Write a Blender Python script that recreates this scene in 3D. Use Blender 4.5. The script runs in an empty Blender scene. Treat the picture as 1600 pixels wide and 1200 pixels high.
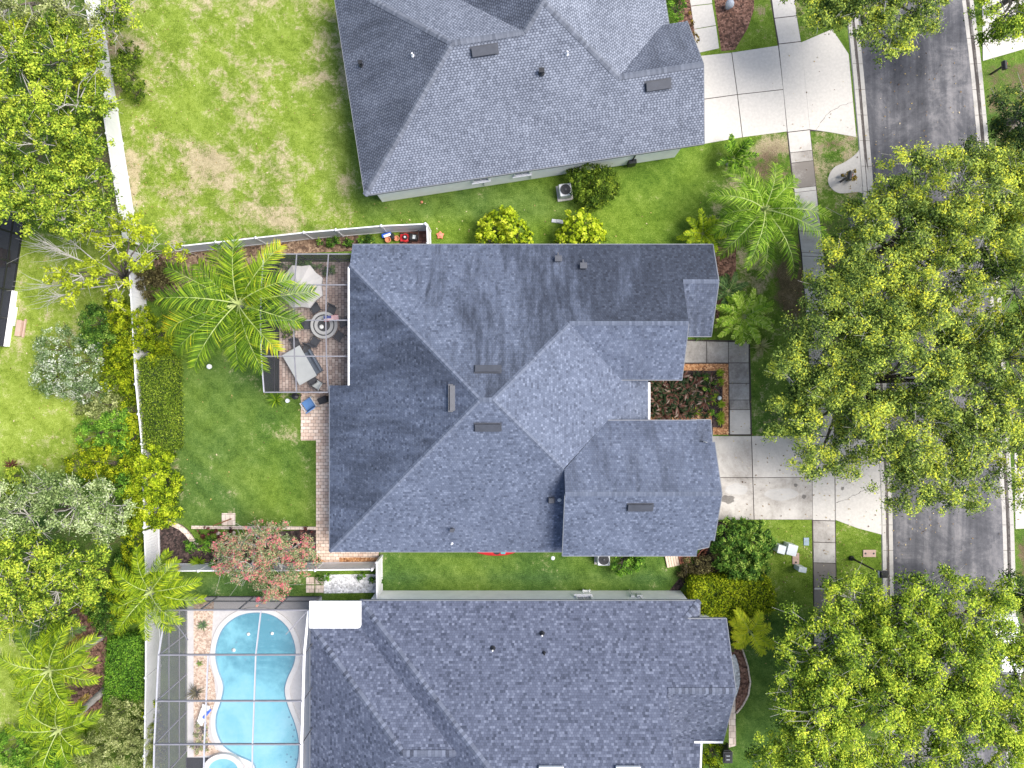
import bpy, math, random
import numpy as np
from mathutils import Vector, Matrix

R = math.radians
H = 44.0                       # camera height above the ground, metres
F = 1066.667                   # focal length in photo pixels (24 mm lens on 36 mm, 1600 px wide)
scene = bpy.context.scene
COL = scene.collection

# ------------------------------------------------------------------ camera
cam = bpy.data.cameras.new('camera')
cam.lens = 24.0
cam.sensor_width = 36.0
cam.clip_start = 0.5
cam.clip_end = 2000.0
cam_ob = bpy.data.objects.new('camera', cam)
cam_ob.location = (0, 0, H)
COL.objects.link(cam_ob)
scene.camera = cam_ob

# ------------------------------------------------------------------ sky and sun
SUN_EL, SUN_AZ = R(57), R(4)            # azimuth measured from +X (east) towards +Y
world = bpy.data.worlds.new('World')
scene.world = world
world.use_nodes = True
wn = world.node_tree.nodes
wl = world.node_tree.links
sky = wn.new('ShaderNodeTexSky')
sky.sky_type = 'NISHITA'
sky.sun_disc = False
sky.sun_elevation = SUN_EL
sky.sun_rotation = R(90) - SUN_AZ
sky.dust_density = 3.0
sky.air_density = 1.0
sky.ozone_density = 1.0
bg = wn.get('Background') or wn.new('ShaderNodeBackground')
bg.inputs['Strength'].default_value = 0.125
wl.new(sky.outputs[0], bg.inputs['Color'])

sun = bpy.data.lights.new('sun', 'SUN')
sun.energy = 3.0
sun.angle = R(36)
sun.color = (1.0, 0.965, 0.91)
sun_ob = bpy.data.objects.new('sun', sun)
sun_dir = Vector((math.cos(SUN_EL) * math.cos(SUN_AZ), math.cos(SUN_EL) * math.sin(SUN_AZ), math.sin(SUN_EL)))
sun_ob.rotation_euler = sun_dir.to_track_quat('Z', 'Y').to_euler()
sun_ob.location = (40, 5, 60)
COL.objects.link(sun_ob)

scene.view_settings.view_transform = 'Standard'
scene.view_settings.look = 'None'
scene.view_settings.exposure = 0.90
scene.view_settings.gamma = 1.0
scene.view_settings.use_curve_mapping = False
scene.render.engine = 'CYCLES'
scene.cycles.max_bounces = 6
scene.cycles.transparent_max_bounces = 12


# ------------------------------------------------------------------ helpers
def P(px, py, z=0.0):
    """a place on the lot, read off the photograph at height z"""
    k = (H - z) / F
    return Vector(((px - 800) * k, (600 - py) * k, z))


def G(px, py, z=0.0):
    """ground position of a photo point lying on the ground, lifted to z"""
    p = P(px, py, 0.0)
    return Vector((p.x, p.y, z))


def tag(o, label=None, cat=None, group=None, kind=None):
    if label: o['label'] = label
    if cat: o['category'] = cat
    if group: o['group'] = group
    if kind: o['kind'] = kind
    return o


def thing(name, label, cat, loc=(0, 0, 0), rz=0.0, group=None):
    o = bpy.data.objects.new(name, None)
    o.empty_display_size = 0.2
    o.location = loc
    o.rotation_euler = (0, 0, rz)
    COL.objects.link(o)
    return tag(o, label, cat, group)


def origin_of(p):
    v = Vector((0, 0, 0))
    while p is not None:
        v += p.location
        p = p.parent
    return v


def dup(root, loc, rz=0.0, label=None, scale=None, group=None):
    r = root.copy()
    COL.objects.link(r)
    r.location = loc
    r.rotation_euler = (0, 0, rz)
    if scale: r.scale = (scale, scale, scale)
    if label: r['label'] = label
    if group: r['group'] = group
    for ch in list(root.children):
        c = ch.copy()
        COL.objects.link(c)
        c.parent = r
        for g in list(ch.children):
            d = g.copy()
            COL.objects.link(d)
            d.parent = c
    return r


class MB:
    """collects geometry in world coordinates and links it as one mesh object"""

    def __init__(self):
        self.v, self.f, self.mi, self.uv, self.at = [], [], [], [], []

    def vert(self, p):
        self.v.append((p[0], p[1], p[2]))
        return len(self.v) - 1

    def face(self, pts, mi=0, uv=None, at=0.5):
        i = [self.vert(p) for p in pts]
        self.f.append(i)
        self.mi.append(mi)
        self.uv.append(uv)
        self.at.append(at)

    def box(self, c, s, rz=0.0, mi=0, at=0.5, tilt=None):
        cx, cy, cz = c
        hx, hy, hz = s[0] / 2, s[1] / 2, s[2] / 2
        m = Matrix.Rotation(rz, 3, 'Z')
        if tilt is not None: m = m @ tilt
        q = []
        for dx, dy, dz in ((-1, -1, -1), (1, -1, -1), (1, 1, -1), (-1, 1, -1), (-1, -1, 1), (1, -1, 1), (1, 1, 1), (-1, 1, 1)):
            w = m @ Vector((dx * hx, dy * hy, dz * hz))
            q.append(self.vert((cx + w.x, cy + w.y, cz + w.z)))
        for a in ((0, 3, 2, 1), (4, 5, 6, 7), (0, 1, 5, 4), (1, 2, 6, 5), (2, 3, 7, 6), (3, 0, 4, 7)):
            self.f.append([q[k] for k in a]); self.mi.append(mi); self.uv.append(None); self.at.append(at)
        return self

    def beam(self, a, b, w, h, mi=0, at=0.5):
        """rectangular bar from a to b"""
        a, b = Vector(a), Vector(b)
        d = b - a
        if d.length < 1e-6: return self
        d.normalize()
        up = Vector((0, 0, 1)) if abs(d.z) < 0.95 else Vector((1, 0, 0))
        s = d.cross(up).normalized() * (w / 2)
        t = s.cross(d).normalized() * (h / 2)
        q = [self.vert(p + x * s + y * t) for p in (a, b) for x, y in ((-1, -1), (1, -1), (1, 1), (-1, 1))]
        for k in ((0, 3, 2, 1), (4, 5, 6, 7), (0, 1, 5, 4), (1, 2, 6, 5), (2, 3, 7, 6), (3, 0, 4, 7)):
            self.f.append([q[i] for i in k]); self.mi.append(mi); self.uv.append(None); self.at.append(at)
        return self

    def prism(self, pts, z0, z1, mi=0, at=0.5, bottom=False):
        n = len(pts)
        ar = sum(pts[i][0] * pts[(i + 1) % n][1] - pts[(i + 1) % n][0] * pts[i][1] for i in range(n))
        if ar < 0: pts = list(reversed(pts))
        lo = [self.vert((p[0], p[1], z0)) for p in pts]
        hi = [self.vert((p[0], p[1], z1)) for p in pts]
        fs = [hi]
        for i in range(n):
            j = (i + 1) % n
            fs.append([lo[i], lo[j], hi[j], hi[i]])
        if bottom: fs.append(list(reversed(lo)))
        for f in fs:
            self.f.append(f); self.mi.append(mi); self.uv.append(None); self.at.append(at)
        return self

    def tube(self, path, radii, n=6, mi=0, at=0.5, cap=True):
        path = [Vector(p) for p in path]
        if not hasattr(radii, '__len__'): radii = [radii] * len(path)
        rings = []
        for i, p in enumerate(path):
            d = (path[min(i + 1, len(path) - 1)] - path[max(i - 1, 0)])
            d = d.normalized() if d.length > 1e-9 else Vector((0, 0, 1))
            ref = Vector((0, 0, 1)) if abs(d.z) < 0.9 else Vector((1, 0, 0))
            a = d.cross(ref).normalized()
            b = a.cross(d).normalized()
            rings.append([self.vert(p + (a * math.cos(t) + b * math.sin(t)) * radii[i]) for t in [2 * math.pi * k / n for k in range(n)]])
        for i in range(len(rings) - 1):
            for k in range(n):
                self.f.append([rings[i][k], rings[i][(k + 1) % n], rings[i + 1][(k + 1) % n], rings[i + 1][k]])
                self.mi.append(mi); self.uv.append(None); self.at.append(at)
        if cap:
            self.f.append(rings[-1]); self.mi.append(mi); self.uv.append(None); self.at.append(at)
            self.f.append(list(reversed(rings[0]))); self.mi.append(mi); self.uv.append(None); self.at.append(at)
        return self

    def lathe(self, c, prof, n=20, mi=0, at=0.5):
        """prof: list of (radius, z) from bottom to top"""
        rings = []
        for r, z in prof:
            rings.append([self.vert((c[0] + r * math.cos(2 * math.pi * k / n), c[1] + r * math.sin(2 * math.pi * k / n), c[2] + z)) for k in range(n)])
        for i in range(len(rings) - 1):
            for k in range(n):
                self.f.append([rings[i][k], rings[i][(k + 1) % n], rings[i + 1][(k + 1) % n], rings[i + 1][k]])
                self.mi.append(mi); self.uv.append(None); self.at.append(at)
        if prof[-1][0] > 1e-4:
            self.f.append(rings[-1]); self.mi.append(mi); self.uv.append(None); self.at.append(at)
        return self

    def build(self, name, mats, parent=None, smooth=False, bevel=0.0, solidify=0.0, weld=False):
        off = origin_of(parent)
        me = bpy.data.meshes.new(name)
        me.from_pydata([(a - off.x, b - off.y, c - off.z) for a, b, c in self.v], [], self.f)
        if not isinstance(mats, (list, tuple)): mats = [mats]
        for m in mats: me.materials.append(m)
        me.polygons.foreach_set('material_index', self.mi)
        if any(u is not None for u in self.uv):
            l = me.uv_layers.new(name='UVMap')
            k = 0
            for fi, f in enumerate(self.f):
                for j in range(len(f)):
                    l.data[k].uv = self.uv[fi][j] if self.uv[fi] is not None else (0, 0)
                    k += 1
        a = me.attributes.new('tone', 'FLOAT', 'CORNER')
        vals = []
        for fi, f in enumerate(self.f): vals += [self.at[fi]] * len(f)
        a.data.foreach_set('value', vals)
        if smooth: me.polygons.foreach_set('use_smooth', [True] * len(self.f))
        me.update()
        o = bpy.data.objects.new(name, me)
        COL.objects.link(o)
        if parent is not None: o.parent = parent
        if weld:
            w = o.modifiers.new('weld', 'WELD'); w.merge_threshold = 0.002
        if solidify:
            s = o.modifiers.new('solid', 'SOLIDIFY'); s.thickness = solidify; s.offset = -1
        if bevel:
            b = o.modifiers.new('bevel', 'BEVEL'); b.width = bevel; b.segments = 2; b.limit_method = 'ANGLE'
        return o


# ------------------------------------------------------------------ materials
def new_mat(name):
    m = bpy.data.materials.new(name)
    m.use_nodes = True
    nt = m.node_tree
    b = nt.nodes.get('Principled BSDF')
    return m, nt, b


def N(nt, typ, **kw):
    n = nt.nodes.new(typ)
    for k, v in kw.items():
        if k.startswith('i_'):
            key = k[2:]
            n.inputs[int(key) if key.isdigit() else key].default_value = v
        else:
            setattr(n, k, v)
    return n


def ramp(nt, stops, fac=None, interp='LINEAR'):
    r = nt.nodes.new('ShaderNodeValToRGB')
    r.color_ramp.interpolation = interp
    e = r.color_ramp.elements
    while len(e) < len(stops): e.new(0.5)
    for i, (p, c) in enumerate(stops):
        e[i].position = p
        e[i].color = (c[0], c[1], c[2], 1) if hasattr(c, '__len__') else (c, c, c, 1)
    if fac is not None: nt.links.new(fac, r.inputs[0])
    return r


def mix(nt, fac, a, b, mode='MIX'):
    m = nt.nodes.new('ShaderNodeMix')
    m.data_type = 'RGBA'
    m.blend_type = mode
    for sock, v in ((m.inputs[0], fac), (m.inputs[6], a), (m.inputs[7], b)):
        if hasattr(v, 'is_output'): nt.links.new(v, sock)
        elif hasattr(v, '__len__'): sock.default_value = (v[0], v[1], v[2], 1)
        else: sock.default_value = v
    return m.outputs[2]


def math_n(nt, op, a, b=None, clamp=False):
    m = nt.nodes.new('ShaderNodeMath')
    m.operation = op
    m.use_clamp = clamp
    for i, v in enumerate((a, b)):
        if v is None: continue
        if hasattr(v, 'is_output'): nt.links.new(v, m.inputs[i])
        else: m.inputs[i].default_value = v
    return m.outputs[0]


def pos(nt):
    return nt.nodes.new('ShaderNodeNewGeometry').outputs['Position']


def obj_co(nt):
    return nt.nodes.new('ShaderNodeTexCoord').outputs['Object']


def noise(nt, vec, scale, detail=4, rough=0.6, dist=0.0):
    n = N(nt, 'ShaderNodeTexNoise', i_Scale=scale, i_Detail=detail, i_Roughness=rough, i_Distortion=dist)
    nt.links.new(vec, n.inputs['Vector'])
    return n.outputs[0]


def bump(nt, b, h, strength=0.3, dist=0.05):
    n = N(nt, 'ShaderNodeBump', i_Strength=strength, i_Distance=dist)
    nt.links.new(h, n.inputs['Height'])
    nt.links.new(n.outputs[0], b.inputs['Normal'])


def m_plain(name, c, rough=0.6, var=0.12, scale=3.0, metal=0.0, spec=0.4, dirt=0.0):
    """plain painted / plastic / metal surface with slight wear"""
    m, nt, b = new_mat(name)
    co = obj_co(nt)
    n1 = noise(nt, co, scale, 5)
    lo = [max(0, x * (1 - var)) for x in c]
    hi = [min(1, x * (1 + var)) for x in c]
    r = ramp(nt, [(0.3, lo), (0.7, hi)], n1)
    colr = r.outputs[0]
    if dirt:
        n2 = noise(nt, co, scale * 0.35, 6, 0.7)
        r2 = ramp(nt, [(0.5, 0.0), (0.75, dirt)], n2)
        colr = mix(nt, r2.outputs[0], colr, [x * 0.45 for x in c])
    nt.links.new(colr, b.inputs['Base Color'])
    b.inputs['Roughness'].default_value = rough
    b.inputs['Metallic'].default_value = metal
    b.inputs['Specular IOR Level'].default_value = spec
    return m


def m_leaf(name, stops, trans=0.36, rough=0.65, spec=0.12):
    """leaves: each leaf keeps its own tint (attribute rnd)"""
    m, nt, b = new_mat(name)
    a = N(nt, 'ShaderNodeAttribute', attribute_name='rnd')
    r = ramp(nt, stops, a.outputs['Fac'])
    nt.links.new(r.outputs[0], b.inputs['Base Color'])
    b.inputs['Roughness'].default_value = rough
    b.inputs['Specular IOR Level'].default_value = spec
    t = nt.nodes.new('ShaderNodeBsdfTranslucent')
    nt.links.new(r.outputs[0], t.inputs['Color'])
    ms = nt.nodes.new('ShaderNodeMixShader')
    ms.inputs[0].default_value = trans
    nt.links.new(b.outputs[0], ms.inputs[1])
    nt.links.new(t.outputs[0], ms.inputs[2])
    nt.links.new(ms.outputs[0], nt.nodes['Material Output'].inputs['Surface'])
    return m


def m_shingle(name, dark, mid, light, w=0.30, h=0.145, contrast=1.0, stain=0.0, stain_bias=0.5, stain_dir=0.0, stain_off=0.0, regular=0.0, blotch=0.5):
    """laid courses of shingle tabs: each tab has its own tint, courses are half lapped"""
    m, nt, b = new_mat(name)
    uv = N(nt, 'ShaderNodeUVMap', uv_map='UVMap').outputs[0]
    sx = N(nt, 'ShaderNodeSeparateXYZ')
    nt.links.new(uv, sx.inputs[0])
    v_ = math_n(nt, 'DIVIDE', sx.outputs[1], h)
    row = math_n(nt, 'FLOOR', v_)
    fv = math_n(nt, 'SUBTRACT', v_, row)
    rn = N(nt, 'ShaderNodeTexWhiteNoise', noise_dimensions='1D')
    nt.links.new(row, rn.inputs['W'])
    lap = math_n(nt, 'ADD', math_n(nt, 'MULTIPLY', math_n(nt, 'MODULO', row, 2.0), 0.5), math_n(nt, 'MULTIPLY', rn.outputs['Value'], 0.3))
    u_ = math_n(nt, 'ADD', math_n(nt, 'DIVIDE', sx.outputs[0], w), lap)
    colm = math_n(nt, 'FLOOR', u_)
    fu = math_n(nt, 'SUBTRACT', u_, colm)
    cb = N(nt, 'ShaderNodeCombineXYZ')
    nt.links.new(colm, cb.inputs[0]); nt.links.new(row, cb.inputs[1])
    wn_ = N(nt, 'ShaderNodeTexWhiteNoise', noise_dimensions='2D')
    nt.links.new(cb.outputs[0], wn_.inputs['Vector'])
    tab = wn_.outputs['Value']
    edge_u = math_n(nt, 'ABSOLUTE', math_n(nt, 'SUBTRACT', fu, 0.5))
    edge_v = math_n(nt, 'ABSOLUTE', math_n(nt, 'SUBTRACT', fv, 0.5))
    seam = ramp(nt, [(0.40, 0.0), (0.50, 1.0)], math_n(nt, 'MAXIMUM', edge_u, edge_v)).outputs[0]
    n1 = noise(nt, uv, 0.35, 4, 0.6)
    n2 = noise(nt, uv, 14.0, 2, 0.5)
    tc3 = math_n(nt, 'SUBTRACT', tab, 0.5)
    cube = math_n(nt, 'MULTIPLY', math_n(nt, 'MULTIPLY', tc3, tc3), tc3)
    v = math_n(nt, 'ADD', math_n(nt, 'MULTIPLY', tc3, 0.22 * contrast), math_n(nt, 'MULTIPLY', cube, 2.7 * contrast))
    v = math_n(nt, 'ADD', v, math_n(nt, 'MULTIPLY', math_n(nt, 'SUBTRACT', n1, 0.5), blotch))
    v = math_n(nt, 'ADD', v, math_n(nt, 'MULTIPLY', math_n(nt, 'SUBTRACT', n2, 0.5), 0.35 * contrast))
    v = math_n(nt, 'ADD', v, 0.48)
    if regular:
        v = math_n(nt, 'ADD', v, math_n(nt, 'MULTIPLY', math_n(nt, 'SUBTRACT', 0.30, edge_u), regular))
        v = math_n(nt, 'SUBTRACT', v, math_n(nt, 'MULTIPLY', math_n(nt, 'SUBTRACT', edge_v, 0.25), regular * 0.8))
    r = ramp(nt, [(0.08, dark), (0.48, mid), (0.92, light)], v)
    c = r.outputs[0]
    c = mix(nt, math_n(nt, 'MULTIPLY', seam, 0.45), c, [x * 0.5 for x in dark])
    if stain:
        # algae streaks that run down the slope, darkest where water lingers; west slopes add painted shade
        mp = N(nt, 'ShaderNodeMapping')
        mp.inputs['Scale'].default_value = (0.55, 0.16, 1)
        mp.inputs['Location'].default_value = (stain_off, stain_off * 0.7, 0)
        nt.links.new(uv, mp.inputs[0])
        s1 = noise(nt, mp.outputs[0], 1.0, 6, 0.62, 0.6)
        mp2 = N(nt, 'ShaderNodeMapping')
        mp2.inputs['Scale'].default_value = (2.6, 0.45, 1)
        nt.links.new(uv, mp2.inputs[0])
        s2 = noise(nt, mp2.outputs[0], 1.0, 4, 0.7)
        s3 = noise(nt, uv, 3.5, 3, 0.8)
        s = math_n(nt, 'ADD', s1, math_n(nt, 'MULTIPLY', math_n(nt, 'SUBTRACT', s2, 0.5), 0.7))
        s = math_n(nt, 'ADD', s, math_n(nt, 'MULTIPLY', math_n(nt, 'SUBTRACT', s3, 0.5), 0.35))
        s = math_n(nt, 'ADD', s, math_n(nt, 'MULTIPLY', math_n(nt, 'SUBTRACT', tab, 0.5), 0.16))
        s = math_n(nt, 'ADD', s, math_n(nt, 'MULTIPLY', sx.outputs[0], stain_dir))
        av = N(nt, 'ShaderNodeAttribute', attribute_name='tone').outputs['Fac']
        s = math_n(nt, 'ADD', s, math_n(nt, 'SUBTRACT', av, 0.5))
        sr = ramp(nt, [(stain_bias - 0.10, 0.0), (stain_bias + 0.14, stain)], s)
        c = mix(nt, sr.outputs[0], c, (0.30, 0.31, 0.33), 'MULTIPLY')
    nt.links.new(c, b.inputs['Base Color'])
    b.inputs['Roughness'].default_value = 0.78
    b.inputs['Specular IOR Level'].default_value = 0.35
    hh = math_n(nt, 'ADD', math_n(nt, 'MULTIPLY', tab, 0.4), math_n(nt, 'SUBTRACT', 1.0, seam))
    bump(nt, b, hh, 0.5, 0.015)
    return m


def m_paver(name, cols, w, h, mortar, rot=0.0, var=1.0, off=0.5):
    m, nt, b = new_mat(name)
    mp = N(nt, 'ShaderNodeMapping')
    mp.inputs['Rotation'].default_value = (0, 0, rot)
    nt.links.new(pos(nt), mp.inputs[0])
    br = N(nt, 'ShaderNodeTexBrick', offset=off, offset_frequency=2)
    br.inputs['Color1'].default_value = (0, 0, 0, 1)
    br.inputs['Color2'].default_value = (1, 1, 1, 1)
    br.inputs['Scale'].default_value = 1.0
    br.inputs['Mortar Size'].default_value = 0.012
    br.inputs['Brick Width'].default_value = w
    br.inputs['Row Height'].default_value = h
    nt.links.new(mp.outputs[0], br.inputs['Vector'])
    n1 = noise(nt, pos(nt), 0.7, 4)
    n2 = noise(nt, pos(nt), 9.0, 3)
    v = math_n(nt, 'ADD', math_n(nt, 'MULTIPLY', br.outputs['Color'], 0.5 * var), math_n(nt, 'MULTIPLY', n1, 0.55))
    v = math_n(nt, 'ADD', v, math_n(nt, 'MULTIPLY', math_n(nt, 'SUBTRACT', n2, 0.5), 0.4))
    r = ramp(nt, [(0.15, cols[0]), (0.5, cols[1]), (0.85, cols[2])], v)
    c = mix(nt, br.outputs['Fac'], r.outputs[0], mortar)
    nt.links.new(c, b.inputs['Base Color'])
    b.inputs['Roughness'].default_value = 0.85
    bump(nt, b, math_n(nt, 'SUBTRACT', 1.0, br.outputs['Fac']), 0.5, 0.01)
    return m


def m_concrete(name, c, dirty, amount=0.5, scale=0.5):
    """cast concrete; attribute tone carries how weathered a slab is"""
    m, nt, b = new_mat(name)
    p = pos(nt)
    n1 = noise(nt, p, scale, 6, 0.7, 0.4)
    n2 = noise(nt, p, 6.0, 5, 0.7)
    n3 = noise(nt, p, 30.0, 2, 0.5)
    base = ramp(nt, [(0.3, [x * 0.88 for x in c]), (0.7, [min(1, x * 1.08) for x in c])], n2).outputs[0]
    a = N(nt, 'ShaderNodeAttribute', attribute_name='tone').outputs['Fac']
    s = math_n(nt, 'ADD', math_n(nt, 'MULTIPLY', math_n(nt, 'SUBTRACT', n1, 0.5), 1.4), a)
    s = math_n(nt, 'ADD', s, math_n(nt, 'MULTIPLY', math_n(nt, 'SUBTRACT', n2, 0.5), 0.7))
    s = math_n(nt, 'ADD', s, math_n(nt, 'MULTIPLY', math_n(nt, 'SUBTRACT', n3, 0.5), 0.35))
    f = ramp(nt, [(0.38, 0.0), (1.05, amount)], s).outputs[0]
    c2 = mix(nt, f, base, dirty)
    nt.links.new(c2, b.inputs['Base Color'])
    b.inputs['Roughness'].default_value = 0.88
    bump(nt, b, n3, 0.15, 0.01)
    return m


def m_grains(name, cols, scale=14.0, rough=0.95, strength=0.9):
    """loose chips: bark mulch, pebbles, gravel"""
    m, nt, b = new_mat(name)
    p = pos(nt)
    v = N(nt, 'ShaderNodeTexVoronoi', i_Scale=scale, feature='F1')
    v.inputs['Randomness'].default_value = 1.0
    nt.links.new(p, v.inputs['Vector'])
    n1 = noise(nt, p, 1.3, 4)
    sep = N(nt, 'ShaderNodeSeparateColor')
    nt.links.new(v.outputs['Color'], sep.inputs[0])
    f = math_n(nt, 'ADD', math_n(nt, 'MULTIPLY', sep.outputs[0], 0.75), math_n(nt, 'MULTIPLY', n1, 0.3))
    k = len(cols)
    r = ramp(nt, [(0.1 + 0.85 * i / (k - 1), c) for i, c in enumerate(cols)], f)
    nt.links.new(r.outputs[0], b.inputs['Base Color'])
    b.inputs['Roughness'].default_value = rough
    bump(nt, b, math_n(nt, 'SUBTRACT', 1.0, v.outputs['Distance']), strength, 0.04)
    return m


def m_grass():
    """lawn: attributes dry / deep / lime say how bleached, how dark and how yellow the turf grows there; deep also holds a painted house shadow"""
    m, nt, b = new_mat('lawn_grass')
    p = pos(nt)
    dry = N(nt, 'ShaderNodeAttribute', attribute_name='dry').outputs['Fac']
    deep = N(nt, 'ShaderNodeAttribute', attribute_name='deep').outputs['Fac']
    lime = N(nt, 'ShaderNodeAttribute', attribute_name='lime').outputs['Fac']
    soil = N(nt, 'ShaderNodeAttribute', attribute_name='soil').outputs['Fac']
    big = noise(nt, p, 0.16, 5, 0.6, 0.5)
    midn = noise(nt, p, 0.8, 5, 0.65, 0.3)
    fine = noise(nt, p, 4.2, 5, 0.75)
    blade = noise(nt, p, 17.0, 3, 0.75)
    t = math_n(nt, 'ADD', math_n(nt, 'MULTIPLY', midn, 0.50), math_n(nt, 'MULTIPLY', fine, 0.55))
    t = math_n(nt, 'ADD', t, math_n(nt, 'MULTIPLY', blade, 0.85))
    t = math_n(nt, 'SUBTRACT', t, 0.45)
    wv = N(nt, 'ShaderNodeTexWave', wave_type='BANDS', bands_direction='DIAGONAL', i_Scale=0.42, i_Distortion=3.0, i_Detail=2.0)
    nt.links.new(p, wv.inputs['Vector'])
    t = math_n(nt, 'ADD', t, math_n(nt, 'MULTIPLY', math_n(nt, 'SUBTRACT', wv.outputs['Fac'], 0.5), 0.05))
    normal = ramp(nt, [(0.27, (0.022, 0.056, 0.004)), (0.5, (0.084, 0.165, 0.011)), (0.78, (0.220, 0.310, 0.040))], t).outputs[0]
    dark = ramp(nt, [(0.27, (0.013, 0.038, 0.009)), (0.5, (0.046, 0.100, 0.029)), (0.78, (0.120, 0.195, 0.074))], t).outputs[0]
    limec = ramp(nt, [(0.27, (0.090, 0.135, 0.010)), (0.5, (0.270, 0.345, 0.045)), (0.78, (0.500, 0.560, 0.170))], t).outputs[0]
    straw = ramp(nt, [(0.25, (0.130, 0.105, 0.060)), (0.55, (0.400, 0.320, 0.210)), (0.85, (0.660, 0.550, 0.410))], t).outputs[0]
    earth = ramp(nt, [(0.25, (0.035, 0.022, 0.014)), (0.55, (0.125, 0.085, 0.055)), (0.85, (0.260, 0.190, 0.125))], t).outputs[0]
    wob = math_n(nt, 'MULTIPLY', math_n(nt, 'SUBTRACT', big, 0.5), 1.2)
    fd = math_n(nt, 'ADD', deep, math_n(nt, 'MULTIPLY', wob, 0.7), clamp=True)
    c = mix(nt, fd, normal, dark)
    fl = math_n(nt, 'ADD', lime, math_n(nt, 'MULTIPLY', wob, -0.6), clamp=True)
    c = mix(nt, fl, c, limec)
    d1 = math_n(nt, 'ADD', math_n(nt, 'MULTIPLY', big, 0.6), math_n(nt, 'MULTIPLY', midn, 0.8))
    d1 = math_n(nt, 'ADD', d1, math_n(nt, 'MULTIPLY', fine, 0.55))
    d1 = math_n(nt, 'ADD', d1, math_n(nt, 'MULTIPLY', blade, 0.25))
    d1 = math_n(nt, 'SUBTRACT', d1, 1.10)
    d1 = math_n(nt, 'ADD', math_n(nt, 'MULTIPLY', d1, 2.3), math_n(nt, 'SUBTRACT', dry, 0.47))
    fr = ramp(nt, [(0.0, 0.0), (0.42, 0.85)], d1).outputs[0]
    c = mix(nt, fr, c, straw)
    s1 = math_n(nt, 'ADD', math_n(nt, 'MULTIPLY', math_n(nt, 'SUBTRACT', midn, 0.5), 1.6), math_n(nt, 'MULTIPLY', math_n(nt, 'SUBTRACT', fine, 0.5), 1.2))
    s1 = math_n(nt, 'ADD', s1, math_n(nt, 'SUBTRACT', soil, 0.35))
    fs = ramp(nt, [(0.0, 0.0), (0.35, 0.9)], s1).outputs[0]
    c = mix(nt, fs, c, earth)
    nt.links.new(c, b.inputs['Base Color'])
    b.inputs['Roughness'].default_value = 0.9
    b.inputs['Specular IOR Level'].default_value = 0.15
    bump(nt, b, math_n(nt, 'ADD', blade, fine), 0.9, 0.06)
    return m


def m_asphalt():
    m, nt, b = new_mat('road_asphalt')
    p = pos(nt)
    mp = N(nt, 'ShaderNodeMapping')
    mp.inputs['Rotation'].default_value = (0, 0, R(-4.0))
    mp.inputs['Scale'].default_value = (0.75, 0.05, 1)
    nt.links.new(p, mp.inputs[0])
    s1 = noise(nt, mp.outputs[0], 1.0, 5, 0.6, 1.6)
    n1 = noise(nt, p, 0.28, 6, 0.68, 1.6)
    n2 = noise(nt, p, 28.0, 3, 0.7)
    n3 = noise(nt, p, 4.0, 4, 0.7)
    v = math_n(nt, 'ADD', math_n(nt, 'MULTIPLY', s1, 0.55), math_n(nt, 'MULTIPLY', n1, 0.68))
    v = math_n(nt, 'ADD', v, math_n(nt, 'MULTIPLY', math_n(nt, 'SUBTRACT', n2, 0.5), 0.25))
    v = math_n(nt, 'ADD', v, math_n(nt, 'MULTIPLY', math_n(nt, 'SUBTRACT', n3, 0.5), 0.25))
    r = ramp(nt, [(0.42, (0.030, 0.031, 0.038)), (0.60, (0.082, 0.082, 0.092)), (0.80, (0.215, 0.205, 0.210))], v)
    nt.links.new(r.outputs[0], b.inputs['Base Color'])
    b.inputs['Roughness'].default_value = 0.85
    bump(nt, b, n2, 0.25, 0.01)
    return m


def m_screen(name, c, opacity):
    m, nt, b = new_mat(name)
    b.inputs['Base Color'].default_value = (*c, 1)
    b.inputs['Roughness'].default_value = 0.8
    b.inputs['Specular IOR Level'].default_value = 0.1
    b.inputs['Alpha'].default_value = opacity
    return m


def m_pool():
    m, nt, b = new_mat('pool_water')
    p = pos(nt)
    n1 = noise(nt, p, 0.30, 5, 0.6, 0.6)
    n2 = noise(nt, p, 1.6, 4, 0.7)
    n3 = noise(nt, p, 7.0, 2, 0.5)
    v = math_n(nt, 'ADD', math_n(nt, 'MULTIPLY', n1, 0.8), math_n(nt, 'MULTIPLY', n2, 0.25))
    sy_ = N(nt, 'ShaderNodeSeparateXYZ')
    nt.links.new(p, sy_.inputs[0])
    # the floor falls away towards the deep north end
    v = math_n(nt, 'SUBTRACT', v, math_n(nt, 'MULTIPLY', math_n(nt, 'ADD', sy_.outputs[1], 20.0), 0.022))
    r = ramp(nt, [(0.36, (0.070, 0.250, 0.330)), (0.52, (0.160, 0.420, 0.510)), (0.70, (0.235, 0.490, 0.580))], v)
    nt.links.new(r.outputs[0], b.inputs['Base Color'])
    b.inputs['Roughness'].default_value = 0.12
    b.inputs['Specular IOR Level'].default_value = 0.4
    bump(nt, b, n3, 0.08, 0.02)
    return m


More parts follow.
